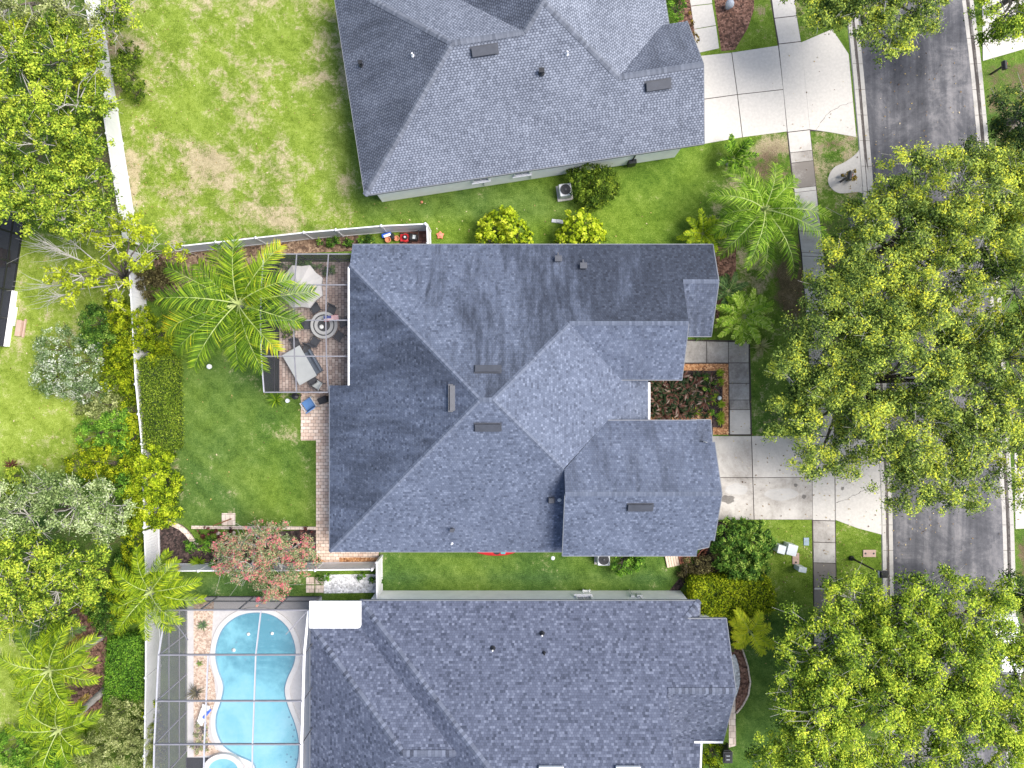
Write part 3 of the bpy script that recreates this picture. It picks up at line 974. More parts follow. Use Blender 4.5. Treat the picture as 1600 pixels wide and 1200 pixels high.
def palm(name, label, base, crown, leaf, fronds, seed, L=4.2, r=0.14, group=None, cat='palm tree', leaflet=0.62, width=0.05, e0=0.75, droop=1.5, hue=0.35, n=44, dead=0, sag=0.5, vee=0.35, yellow_at=(), spear=True):
    """base: ground place in the photo; crown: (px,py,z) where the fronds leave the trunk; fronds: list of (azimuth degrees, length factor) or a count"""
    b = G(*base)
    c = P(*crown)
    t = thing(name, label, cat, b, 0, group)
    rng = np.random.default_rng(seed)
    mb = MB()
    pth = [b, b.lerp(c, 0.33) + Vector((0.06, 0.04, 0)), b.lerp(c, 0.66) + Vector((0.05, -0.03, 0)), c]
    k = 14
    P2 = []
    for i in range(k + 1):
        s = i / k * 3
        a = min(int(s), 2); f = s - a
        P2.append(pth[a].lerp(pth[a + 1], f))
    mb.tube(P2, [r * (1.35 - 0.35 * i / k) * (1.0 + (0.10 if i % 2 else -0.04)) for i in range(k + 1)], 10, 0)
    mb.build('trunk', M['palm_trunk'], t, smooth=True)
    if isinstance(fronds, int):
        fr = [(360.0 * i / fronds + rng.normal() * 9, 0.85 + 0.3 * rng.random()) for i in range(fronds)]
    else:
        fr = fronds
    for i, (az, lf) in enumerate(fr):
        lay = (i % 3) - 1
        yl = 0.5 if i in yellow_at else 0.0
        frond_object(t, LEAF[leaf], R(az), c - b + Vector((0, 0, 0.05 * lay)), L=L * lf, e0=e0 + 0.22 * lay + rng.normal() * 0.06, droop=droop + rng.normal() * 0.15,
                     n=n, leaf=leaflet, width=width, seed=seed * 50 + i, yellow=yl, twist=rng.normal() * 0.12, hue=hue + rng.normal() * 0.05, sag=sag, vee=vee)
    for k in range(dead):
        frond_object(t, LEAF['golden'], R(137 * k + seed), c - b + Vector((0, 0, -.15)), L=L * .62, e0=-.35, droop=1.0, n=30, leaf=leaflet * .6, width=width, seed=seed * 50 + 90 + k, hue=.5, sag=1.2)
    if spear:
        cb = MB()
        cb.lathe((c.x, c.y, c.z - 0.15), [(r * 0.9, 0), (r * 1.0, 0.2), (r * 0.55, 0.55), (0.02, 0.95)], 8)
        cb.build('crown_shaft', M['rachis'], t, smooth=True)
    return t


def rosette_mesh(nb, L, W, elev, seed, arch=0.9, rows=3, hue=0.4, spread=0.5):
    rng = np.random.default_rng(seed)
    V, Fq, rr = [], [], []
    k = 0
    for i in range(nb):
        a = 2 * math.pi * i / nb * 2.618 + rng.normal() * 0.15
        el = elev + (rng.random() - 0.5) * 0.7
        l = L * (0.65 + 0.5 * rng.random())
        c = np.array([math.cos(a), math.sin(a), 0]); s = np.array([-math.sin(a), math.cos(a), 0])
        x = z = 0.0
        pts = []
        for j in range(rows + 1):
            pts.append(c * x + np.array([0, 0, z + 0.05]))
            e = el - arch * j / rows
            x += math.cos(e) * l / rows; z += math.sin(e) * l / rows
        h = hue + (rng.random() - 0.5) * spread
        for j, p in enumerate(pts):
            w = W * 0.5 * math.sin(math.pi * (0.22 + 0.75 * j / rows))
            V += [p - s * w, p + s * w]
            rr += [h + 0.12 * j / rows] * 2
        for j in range(rows):
            q = k + 2 * j
            Fq.append([q, q + 1, q + 3, q + 2])
        k += 2 * (rows + 1)
    V = np.array(V)
    V[:, 2] = np.maximum(V[:, 2], 0.02)
    return V, np.array(Fq), np.clip(np.array(rr), 0, 1)


def rosette(name, label, cat, px, py, leaf, nb, L, W, elev, seed, group=None, **kw):
    V, Fq, rr = rosette_mesh(nb, L, W, elev, seed, **kw)
    o = link_np_mesh(name, V, Fq, rr, LEAF[leaf], None)
    o.location = G(px, py, 0.03)
    return tag(o, label, cat, group)


# ------------------------------------------------------------------ the ground
def interp(tab, y):
    for (y0, x0), (y1, x1) in zip(tab[:-1], tab[1:]):
        if y <= y1: return x0 + (x1 - x0) * (y - y0) / (y1 - y0)
    (y0, x0), (y1, x1) = tab[-2], tab[-1]
    return x0 + (x1 - x0) * (y - y0) / (y1 - y0)


# photo columns of the street's edges, by photo row
ROAD_L = [(-300, 1308), (0, 1338), (120, 1350), (270, 1363), (520, 1381), (780, 1394), (960, 1397), (1500, 1402)]
ROAD_R = [(-300, 1470), (0, 1503), (95, 1515), (210, 1526), (500, 1549), (810, 1566), (910, 1569), (1500, 1576)]
WALK_C = [(-300, 1190), (0, 1222), (70, 1234), (200, 1247), (300, 1258), (400, 1270), (490, 1277), (600, 1284), (690, 1286), (810, 1287), (930, 1289), (1500, 1292)]


def blob(px, py, rx, ry, p=1.0):
    def f(x, y):
        d = np.sqrt(((x - px) / rx) ** 2 + ((y - py) / ry) ** 2)
        return np.clip(1.25 - d, 0, 1) ** p
    return f


def make_ground():
    step = 0.5
    xs = np.arange(-37, 38.01, step); ys = np.arange(-30, 30.01, step)
    X, Y = np.meshgrid(xs, ys)
    px = 800 + X * F / H; py = 600 - Y * F / H

    def sm(a, lo, hi):
        return np.clip((a - lo) / (hi - lo), 0, 1)
    z = np.zeros_like(X)
    dry = np.full_like(X, 0.10); deep = np.full_like(X, 0.25); lime = np.full_like(X, 0.10); soil = np.zeros_like(X)

    def region(x0, x1, y0, y1, s=14.0):
        return sm(px, x0 - s, x0 + s) * (1 - sm(px, x1 - s, x1 + s)) * sm(py, y0 - s, y0 + s) * (1 - sm(py, y1 - s, y1 + s))

    def put(arr, w, v):
        arr[:] = arr * (1 - w) + v * w
    # bleached back yard at top left
    w = region(150, 560, -60, 372, 25)
    put(dry, w, 0.56); put(lime, w, 0.50); put(deep, w, 0.10)
    w2 = region(505, 580, 40, 310, 12); put(deep, w2, 0.7); put(dry, w2, 0.42)  # house shadow along the west wall, painted as deeper turf
    for b, v in ((blob(330, 260, 80, 60), 0.95), (blob(280, 300, 70, 40), 0.85), (blob(395, 140, 22, 90), 0.80), (blob(470, 120, 40, 60), 0.62), (blob(330, 55, 40, 25), 0.7), (blob(540, 280, 25, 40), 0.8), (blob(210, 250, 25, 120), 0.75)):
        dry[:] = np.maximum(dry, b(px, py) * v)
    for b in (blob(480, 190, 35, 60), blob(260, 40, 50, 30), blob(440, 60, 40, 40), blob(300, 170, 60, 45)):
        ww = b(px, py); dry[:] = dry * (1 - 0.6 * ww); lime[:] = np.maximum(lime, ww * 0.55)
    # strip beside the top neighbour, lush
    w = region(575, 1110, 225, 385, 30)
    put(dry, w, 0.10); put(lime, w, 0.14); put(deep, w, 0.12)
    w = region(600, 1100, 335, 372, 16); put(deep, w, 0.05)
    w = region(560, 900, 290, 345, 14); put(deep, w, 0.6)
    # west neighbour's lawn, pale
    w = region(-80, 205, 380, 745, 25)
    put(lime, w, 0.68); put(dry, w, 0.36); put(deep, w, 0.0)
    dry[:] = np.maximum(dry, blob(30, 650, 60, 70)(px, py) * 0.45)
    # main back lawn, deep green
    w = region(258, 497, 560, 828, 6)
    put(lime, w, 0.10); put(dry, w, 0.22); put(deep, w, 0.62)
    w = region(400, 497, 640, 828, 30); put(deep, w, 0.35); put(lime, w, 0.14)
    # side yard to the south
    w = region(590, 1085, 860, 930, 6)
    put(deep, w, 0.52); put(dry, w, 0.14); put(lime, w, 0.05)
    w = region(590, 1085, 893, 908, 6); put(deep, w, 0.80)
    w = region(640, 1085, 880, 893, 6); put(dry, w, 0.36)
    w = region(280, 520, 895, 935, 6); put(deep, w, 0.75)
    # bottom left
    w = region(-80, 160, 930, 1260, 30); put(lime, w, 0.80); put(deep, w, 0.0); put(dry, w, 0.24)
    # front yards
    w = region(1100, 1240, 200, 560, 20); put(dry, w, 0.40); put(lime, w, 0.15)
    soil[:] = np.maximum(soil, blob(1200, 258, 46, 45)(px, py) * 0.75)
    soil[:] = np.maximum(soil, blob(1238, 445, 34, 75)(px, py) * 1.15)
    dry[:] = np.maximum(dry, blob(1185, 430, 50, 55)(px, py) * 0.80)
    dry[:] = np.maximum(dry, blob(1195, 232, 55, 30)(px, py) * 0.95)
    w = region(1262, 1345, 190, 330, 8); put(dry, w, 0.52); put(lime, w, 0.10); put(soil, w, 0.22)
    soil[:] = np.maximum(soil, blob(1300, 228, 28, 18)(px, py) * 0.6)
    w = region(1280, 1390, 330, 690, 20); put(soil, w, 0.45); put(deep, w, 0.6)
    w = region(1150, 1275, 560, 680, 12); put(deep, w, 0.40); put(dry, w, 0.25)
    w = region(1170, 1275, 805, 960, 12); put(lime, w, 0.30); put(deep, w, 0.05); put(dry, w, 0.20)
    w = region(1150, 1275, 960, 1260, 30); put(deep, w, 0.55); put(lime, w, 0.0)
    w = region(1300, 1385, 815, 960, 8); put(lime, w, 0.28); put(dry, w, 0.30); put(deep, w, 0.0)
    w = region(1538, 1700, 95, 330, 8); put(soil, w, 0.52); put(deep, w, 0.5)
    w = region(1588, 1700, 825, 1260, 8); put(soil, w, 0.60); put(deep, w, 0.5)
    w = region(1130, 1300, -60, 85, 12); put(dry, w, 0.50); put(soil, w, 0.25)
    # under the trees beyond the west fence
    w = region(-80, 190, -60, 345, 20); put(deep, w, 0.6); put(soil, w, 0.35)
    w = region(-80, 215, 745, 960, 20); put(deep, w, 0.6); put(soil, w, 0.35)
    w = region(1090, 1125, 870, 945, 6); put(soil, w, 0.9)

    ny, nx = X.shape
    V = np.stack([X.ravel(), Y.ravel(), z.ravel()], 1)
    base = len(V)
    far = 600.0
    x0, x1, y0, y1 = xs[0], xs[-1], ys[0], ys[-1]
    extra = np.array([[x0, y0, 0], [x1, y0, 0], [x1, y1, 0], [x0, y1, 0], [-far, -far, 0], [far, -far, 0], [far, far, 0], [-far, far, 0]])
    V = np.concatenate([V, extra])
    idx = np.arange(ny * nx).reshape(ny, nx)
    Fq = np.stack([idx[:-1, :-1].ravel(), idx[:-1, 1:].ravel(), idx[1:, 1:].ravel(), idx[1:, :-1].ravel()], 1)
    out = [[base + 4, base + 5, base + 1, base + 0], [base + 5, base + 6, base + 2, base + 1], [base + 6, base + 7, base + 3, base + 2], [base + 7, base + 4, base + 0, base + 3]]
    Fq = np.concatenate([Fq, np.array(out)])
    o = link_np_mesh('ground', V, Fq, np.zeros(len(V)), M['grass'])
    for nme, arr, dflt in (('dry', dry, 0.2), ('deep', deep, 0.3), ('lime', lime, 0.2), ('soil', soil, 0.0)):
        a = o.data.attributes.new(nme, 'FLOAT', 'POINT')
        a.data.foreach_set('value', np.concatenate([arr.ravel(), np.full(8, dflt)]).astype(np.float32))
    o['kind'] = 'structure'
    return o


make_ground()


def sheet(name, pts, z, mat, at=0.5, thick=None):
    """flat ground surface given by photo places"""
    mb = MB()
    q = [G(x, y) for x, y in pts]
    if thick: mb.prism(q, 0.0, z, at=at)
    else:
        n = len(q)
        ar = sum(q[i].x * q[(i + 1) % n].y - q[(i + 1) % n].x * q[i].y for i in range(n))
        if ar < 0: q.reverse()
        mb.face([(p.x, p.y, z) for p in q], at=at)
    o = mb.build(name, mat)
    o['kind'] = 'structure'
    return o


def smooth_loop(pts, sub=6):
    """closed Catmull-Rom through photo places"""
    n = len(pts)
    out = []
    for i in range(n):
        p0, p1, p2, p3 = [np.array(pts[(i + k) % n], float) for k in (-1, 0, 1, 2)]
        for j in range(sub):
            t = j / sub
            out.append(tuple(0.5 * ((2 * p1) + (-p0 + p2) * t + (2 * p0 - 5 * p1 + 4 * p2 - p3) * t * t + (-p0 + 3 * p1 - 3 * p2 + p3) * t ** 3)))
    return out


# road with its concrete kerb-and-gutter on both sides
mb = MB()
rows = list(range(-280, 1481, 40))
for a, b_ in zip(rows[:-1], rows[1:]):
    mb.face([G(interp(ROAD_L, b_), b_, 0.004), G(interp(ROAD_R, b_), b_, 0.004), G(interp(ROAD_R, a), a, 0.004), G(interp(ROAD_L, a), a, 0.004)])
tag(mb.build('road', M['asphalt'], weld=True), kind='structure')
for nm, tab, sgn in (('kerb', ROAD_L, -1), ('kerb', ROAD_R, 1)):
    mb = MB()
    for a, b_ in zip(rows[:-1], rows[1:]):
        prof = ((0, 0.008, 0.45), (6, 0.006, 1.30), (8.5, 0.02, 0.9), (11, 0.045, 0.25), (17, 0.060, 0.25), (18, 0.0, 0.3))
        for (o0, z0, t0), (o1, z1, t1) in zip(prof[:-1], prof[1:]):
            A = G(interp(tab, a) + sgn * o0, a, z0); B = G(interp(tab, b_) + sgn * o0, b_, z0)
            C_ = G(interp(tab, b_) + sgn * o1, b_, z1); D = G(interp(tab, a) + sgn * o1, a, z1)
            mb.face([A, D, C_, B] if sgn < 0 else [A, B, C_, D], at=(0.35, 1.35, 0.95, 0.2, 0.3)[[0, 6, 8.5, 11, 17].index(o0)])
        y_ = b_ - 20
        mb.beam(G(interp(tab, y_), y_, 0.010), G(interp(tab, y_) + sgn * 16, y_, 0.060), 0.02, 0.006, mi=1)
    tag(mb.build(nm, [M['gutter_pan'], M['joint']]), kind='structure')


def slabs(name, quads, mat, z=0.03, gap=0.012):
    """concrete slabs with open joints; quads: (four photo places, weathering)"""
    mb = MB()
    for q, tone in quads:
        pts = [G(x, y) for x, y in q]
        c = sum(pts, Vector((0, 0, 0))) / len(pts)
        pts = [p + (c - p).normalized() * gap * 2.6 for p in pts]
        mb.prism(pts, 0.0, z, at=tone)
    base = MB()
    o = mb.build(name, mat, bevel=0.006)
    o['kind'] = 'structure'
    return o


def walk_quad(y0, y1, tone, hw=17.5):
    return ([(interp(WALK_C, y0) - hw, y0 - 1), (interp(WALK_C, y0) + hw, y0 - 5 * (y0 < 330)), (interp(WALK_C, y1) + hw, y1 - 5 * (y1 < 330)), (interp(WALK_C, y1) - hw, y1 - 1)], tone)


wq = []
for y0, y1, t in ((-200, -120, .3), (-120, -40, .4), (-40, 30, .3), (30, 70, .25), (70, 208, .10), (208, 240, .35), (240, 256, .65), (256, 296, 1.05), (296, 302, .0), (302, 330, .45), (330, 362, .5), (362, 396, .5),
                  (396, 401, .0), (401, 440, .35), (440, 490, .45), (490, 540, .5), (540, 590, .55), (590, 640, .5), (640, 682, .4), (682, 814, .12), (814, 848, .70), (848, 880, .62), (880, 919, 1.20), (919, 922, .3), (922, 965, 1.15),
                  (965, 1005, .7), (1005, 1050, .8), (1050, 1100, .7), (1100, 1150, .6), (1150, 1200, .6), (1200, 1300, .6)):
    wq.append(walk_quad(y0, y1, t))
slabs('pavement', wq, M['concrete'])
# dirt showing in the joints, under the slabs
mb = MB()
for a, b_ in zip(rows[:-1], rows[1:]):
    mb.face([G(interp(WALK_C, b_) - 18.5, b_, 0.012), G(interp(WALK_C, b_) + 18.5, b_, 0.012), G(interp(WALK_C, a) + 18.5, a, 0.012), G(interp(WALK_C, a) - 18.5, a, 0.012)])
tag(mb.build('pavement_bed', M['joint']), kind='structure')

# driveways
slabs('driveway', [
    ([(1085, 88), (1143, 82), (1152, 148), (1094, 156)], .12), ([(1143, 82), (1216, 71), (1224, 140), (1152, 148)], .15),
    ([(1094, 156), (1152, 148), (1160, 215), (1085, 228)], .12), ([(1152, 148), (1224, 140), (1230, 206), (1160, 215)], .15),
    ([(1251, 66), (1300, 45), (1326, 84), (1338, 215), (1300, 208), (1265, 203)], .12)], M['concrete'])
slabs('driveway', [
    ([(1100, 681), (1174, 681), (1176, 746), (1100, 746)], .55), ([(1174, 681), (1268, 681), (1269, 746), (1176, 746)], .40),
    ([(1100, 746), (1176, 746), (1178, 812), (1100, 813)], .68), ([(1176, 746), (1269, 746), (1270, 812), (1178, 812)], .60),
    ([(1304, 681), (1322, 681), (1364, 655), (1375, 655), (1378, 836), (1340, 826), (1305, 813)], .12)], M['concrete'])
slabs('driveway', [([(1533, -60), (1660, -60), (1660, 60), (1535, 96)], .15)], M['concrete'])
slabs('driveway', [([(1584, 690), (1680, 690), (1680, 822), (1586, 827)], .15)], M['concrete'])
for pts in ([(1086, 90), (1216, 73), (1251, 69), (1300, 47), (1325, 87), (1337, 213), (1300, 206), (1230, 204), (1086, 226)], [(1100, 682), (1322, 682), (1364, 656), (1374, 656), (1377, 834), (1304, 812), (1100, 812)]):
    sheet('driveway_bed', pts, 0.008, M['joint'])
# front walks
slabs('front_path', [
    ([(1060, 532), (1104, 533), (1104, 567), (1060, 567)], .72), ([(1104, 533), (1138, 534), (1138, 567), (1104, 567)], .75), ([(1138, 534), (1170, 534), (1170, 567), (1138, 567)], .78),
    ([(1138, 567), (1170, 567), (1171, 599), (1139, 599)], .85), ([(1139, 599), (1171, 599), (1171, 625), (1139, 625)], .75), ([(1139, 625), (1171, 625), (1172, 640), (1140, 640)], .88),
    ([(1140, 640), (1172, 640), (1173, 679), (1140, 679)], .55)], M['concrete'])
sheet('front_path_bed', [(1058, 530), (1172, 532), (1175, 681), (1138, 681), (1136, 569), (1058, 569)], 0.008, M['joint'])
slabs('front_path', [([(1066, -90), (1106, -95), (1110, -40), (1071, -36)], .25), ([(1071, -36), (1110, -40), (1113, 6), (1079, 10)], .25), ([(1079, 10), (1113, 6), (1119, 40), (1084, 46)], .25), ([(1084, 46), (1119, 40), (1124, 76), (1088, 84)], .25)], M['concrete'])

# mulch, gravel and paving
sheet('mulch_bed', [(1108, -60), (1180, -60), (1178, 15), (1168, 45), (1148, 78), (1127, 80)], 0.010, M['mulch_red'])
sheet('mulch_bed', [(1060, -60), (1078, -60), (1090, 30), (1087, 70), (1060, 80)], 0.010, M['mulch_red'])
sheet('mulch_bed', [(1005, 568), (1138, 568), (1139, 679), (1005, 679)], 0.010, M['mulch_dark'])
mb = MB()
for x0, x1, y0, y1 in ((1060, 1138, 568.5, 579), (1129, 1138, 579, 679), (1114, 1129, 668, 679), (1000, 1112, 644, 662)):
    a, b_ = G(x0, y1), G(x1, y0)
    mb.face([(a.x, a.y, 0.018), (b_.x, a.y, 0.018), (b_.x, b_.y, 0.018), (a.x, b_.y, 0.018)])
tag(mb.build('bark_chip_border', M['mulch_orange']), kind='structure')
sheet('mulch_bed', [(1112, 815), (1145, 815), (1130, 860), (1112, 900), (1075, 905), (1060, 925), (1085, 940), (1075, 950), (1040, 930), (1060, 905), (1085, 880)], 0.010, M['mulch_dark'])
sheet('mulch_bed', smooth_loop([(1152, 1000), (1163, 1022), (1170, 1055), (1168, 1085), (1152, 1112), (1142, 1100), (1145, 1050), (1140, 1015)]), 0.010, M['mulch_red'])
sheet('pebble_bed', smooth_loop([(1146, 1022), (1154, 1040), (1156, 1065), (1150, 1088), (1142, 1098), (1138, 1050)]), 0.016, M['pebble_white'])
sheet('mulch_bed', [(95, 940), (150, 930), (168, 985), (165, 1060), (158, 1115), (110, 1125), (100, 1060), (125, 1010)], 0.010, M['mulch_red'])
sheet('mulch_bed', smooth_loop([(246, 825), (262, 815), (285, 820), (303, 838), (310, 852), (495, 826), (496, 882), (380, 884), (252, 884)], 3), 0.010, M['mulch_dark'])
sheet('leaf_litter', [(375, 372), (560, 362), (560, 392), (420, 398), (380, 420), (300, 440), (255, 470), (238, 400), (300, 388)], 0.010, M['leaf_litter'])
sheet('leaf_litter', [(493, 870), (592, 869), (592, 879), (493, 880)], 0.010, M['mulch_orange'])
sheet('paved_strip', [(625, 358), (672, 355), (672, 392), (560, 392), (560, 384), (625, 380)], 0.012, M['paver_red'])
sheet('garden_path', [(470, 600), (530, 600), (530, 888), (494, 870), (494, 688), (470, 688)], 0.014, M['paver_path'])
sheet('garden_path', [(516, 858), (592, 858), (592, 871), (516, 871)], 0.0145, M['paver_path'])
sheet('patio', [(436, 409), (560, 409), (560, 612), (436, 612)], 0.016, M['paver_lanai'])
sheet('mulch_bed', [(1118, 385), (1150, 385), (1150, 440), (1128, 470), (1118, 520)], 0.010, M['mulch_red'])
sheet('pebble_bed', [(506, 898), (588, 897), (588, 926), (506, 927)], 0.010, M['pebble_white'])
mb = MB()
for i in range(2):
    for j in range(2):
        c = G(485 + i * 14.5, 907 + j * 13)
        mb.box((c.x, c.y, 0.025), (0.52, 0.46, 0.05), 0.0)
tag(mb.build('stepping_stones', M['stone_edge']), 'four square stepping stones beside white pebbles and fence', 'stepping stones')
# stone edging round the back beds
mb = MB()
arc = [(252, 815), (268, 817), (283, 824), (294, 834), (302, 845), (308, 852)]
for i, (a, b_) in enumerate(zip(arc[:-1], arc[1:])):
    mb.beam(G(*a, 0.06), G(*b_, 0.06), 0.30, 0.12 + 0.004 * (i % 2))
mb.beam(G(300, 823.5, 0.05), G(494, 825, 0.05), 0.20, 0.10)
tag(mb.build('bed_edging', M['stone_edge'], bevel=0.01), 'tan stone edging curving between back lawn and planting bed', 'garden edging')
mb = MB()
arc = [(1150, 998), (1160, 1015), (1168, 1040), (1172, 1065), (1169, 1085), (1160, 1102), (1150, 1114)]
for i, (a, b_) in enumerate(zip(arc[:-1], arc[1:])):
    mb.beam(G(*a, 0.04), G(*b_, 0.04), 0.09, 0.10 + 0.004 * (i % 2))
tag(mb.build('bed_edging', M['stone_edge']), 'thin curved edging round the red mulch bed at lower house front', 'garden edging')
# mailbox pad
sheet('mailbox_pad', smooth_loop([(1344, 216), (1341, 236), (1322, 252), (1303, 262), (1294, 278), (1297, 292), (1312, 302), (1340, 300), (1362, 303), (1352, 250)], 5), 0.03, M['gutter_pan'], at=0.15, thick=True)
sheet('pool_house_path', [(1138, 1060), (1148, 1040), (1150, 1165), (1139, 1168)], 0.014, M['stone_edge'])


# ------------------------------------------------------------------ houses
def roof_mesh(planes, mats, parent, name='roof', tf=None, thick=0.16):
    """planes: list of (points (x,y,z), material slot, stain bias); shingle courses follow each slope"""
    mb = MB()
    for pts, mi, st in planes:
        pts = [Vector(p) for p in pts]
        if tf: pts = [tf(p) for p in pts]
        n = Vector((0, 0, 0))
        for i in range(len(pts)):
            a, b = pts[i], pts[(i + 1) % len(pts)]
            n += Vector(((a.y - b.y) * (a.z + b.z), (a.z - b.z) * (a.x + b.x), (a.x - b.x) * (a.y + b.y)))
        n.normalize()
        if n.z < 0:
            pts.reverse(); n = -n
        e = Vector((0, 0, 1)).cross(n)
        e = e.normalized() if e.length > 1e-4 else Vector((1, 0, 0))
        s = n.cross(e)
        uv = [(p.dot(e), (p.z - 2.9) / max(s.z, 0.2)) for p in pts]
        mb.face(pts, mi, uv, st)
    return mb.build(name, mats, parent, weld=True, solidify=thick)


def ridge_cap(parent, lines, mat, w=0.25, step=0.16, seed=0, tf=None, lift=0.02):
    """overlapping cap shingles along hips and ridges"""
    rng = random.Random(seed)
    for a, b in lines:
        a, b = Vector(a), Vector(b)
        if tf: a, b = tf(a), tf(b)
        mb = MB()
        d = b - a
        L = d.length; d.normalize()
        side = d.cross(Vector((0, 0, 1))).normalized()
        up = side.cross(d).normalized()
        n = max(1, int(L / step))
        for i in range(n):
            p0 = a + d * (L * i / n); p1 = a + d * min(L, L * i / n + step * 1.5)
            z0 = lift + 0.030; z1 = lift + 0.008
            t = rng.random() * 0.6 + 0.4 * (i % 2)
            k0 = [p0 - side * w / 2 + up * (z0 - 0.075), p0 + up * z0, p0 + side * w / 2 + up * (z0 - 0.075)]
            k1 = [p1 - side * w / 2 + up * (z1 - 0.075), p1 + up * z1, p1 + side * w / 2 + up * (z1 - 0.075)]
            for u in (0, 1):
                mb.face([k0[u], k0[u + 1], k1[u + 1], k1[u]], at=t)
            mb.face([k0[0] - up * 0.05, k0[2] - up * 0.05, k0[2], k0[1], k0[0]], at=t)
        mb.build('ridge_cap', mat, parent)


def edge_trim(parent, lines, mat, name='fascia', w=0.09, h=0.17, tf=None, z=-0.10):
    for a, b in lines:
        a, b = Vector(a), Vector(b)
        if tf: a, b = tf(a), tf(b)
        mb = MB()
        mb.beam(a + Vector((0, 0, z)), b + Vector((0, 0, z)), w, h)
        mb.build(name, mat, parent)


def box_vent(parent, c, L, W, h, rz, pitch, axis, mat='vent_dark'):
    """long low box vent lying on a slope"""
    mb = MB()
    t = Matrix.Rotation(pitch, 3, axis)
    up = t @ Vector((0, 0, 1))
    m = Matrix.Rotation(rz, 3, 'Z')
    up = m @ up
    c = Vector(c)
    mb.box(c + up * (h * 0.40), (L, W * 0.92, h * 0.8), rz, tilt=t)
    mb.box(c + up * (h * 0.92), (L * 1.02, W * 1.04, h * 0.25), rz, tilt=t)
    mb.box(c + up * 0.015, (L * 1.12, W * 1.30, 0.012), rz, tilt=t)
    return mb.build('roof_vent', M[mat], parent, bevel=0.02)


def pipe(parent, c, r, h, mat, cap=False, name='vent_pipe'):
    mb = MB()
    mb.lathe(c, [(r * 2.2, 0.0), (r * 1.15, 0.10), (r, 0.12), (r, h), (r * 0.7, h), (r * 0.7, h - 0.06), (0.001, h - 0.07)], 12)
    if cap: mb.box((c[0], c[1], c[2] + h + 0.05), (r * 3.4, r * 3.0, 0.10))
    return mb.build(name, M[mat], parent, smooth=False)


def walls(parent, polys, mat='stucco', name='wall'):
    for pts, z0, z1 in polys:
        mb = MB()
        mb.prism(pts, z0, z1)
        mb.build(name, M[mat], parent)


def window(parent, c, w, h, rz, frame='white', sill=True):
    """framed wall window; rz turns its outward normal (default -Y)"""
    m = Matrix.Rotation(rz, 3, 'Z')
    mb = MB()
    c = Vector(c)

    def q(x, y, z): return c + m @ Vector((x, y, z))
    for x in (-w / 2, w / 2): mb.box(q(x, -0.03, 0), (0.09, 0.12, h), rz)
    for z in (-h / 2, h / 2): mb.box(q(0, -0.03, z), (w + 0.14, 0.13, 0.09), rz)
    mb.box(q(0, -0.02, 0), (0.04, 0.06, h * 0.94), rz)
    mb.box(q(0, -0.07, -h / 2 - 0.05), (w + 0.24, 0.18, 0.06), rz)
    o = mb.build('window', M[frame], parent)
    g = MB()
    g.box(q(0, -0.005, 0), (w - 0.08, 0.03, h - 0.08), rz)
    g.build('pane', M['glass'], o)
    return o


PITCH = math.atan(0.5)

# ---- main house
W_, N_, S_, E_ = -10.98, 8.40, -10.095, 8.20
YR, ZR, XA, XB = -0.85, 7.52, -1.73, -1.05
main = thing('house', 'middle house with blue grey hip roof, stains and painted shade darken its left slope', 'house', (0, 0, 0))
zN = lambda y: 2.9 + 0.5 * (N_ - y)
zS = lambda y: 2.9 + 0.5 * (y - S_)
zW = lambda x: 2.9 + 0.5 * (x - W_)
zE = lambda x: 2.9 + 0.5 * (E_ - x)
YG, ZG = 3.44, zN(3.44)                       # ridge of the upper front gable
zG = lambda y: ZG - 0.5 * (YG - y)
YP, ZP = -6.10, 6.20                          # ridge of the garage wing
zPn = lambda y: ZP - 0.5 * (y - YP)
zPs = lambda y: ZP - 0.5 * (YP - y)
XG = 10.0
XP0, XP1 = 2.95, 11.62
YL, ZL = 6.0, zN(6.0)                         # low front gable
zL = lambda y: ZL - 0.5 * (YL - y)
xw = -9.60
A1, A2 = (XA, YR, ZR), (XB, YR, ZR)
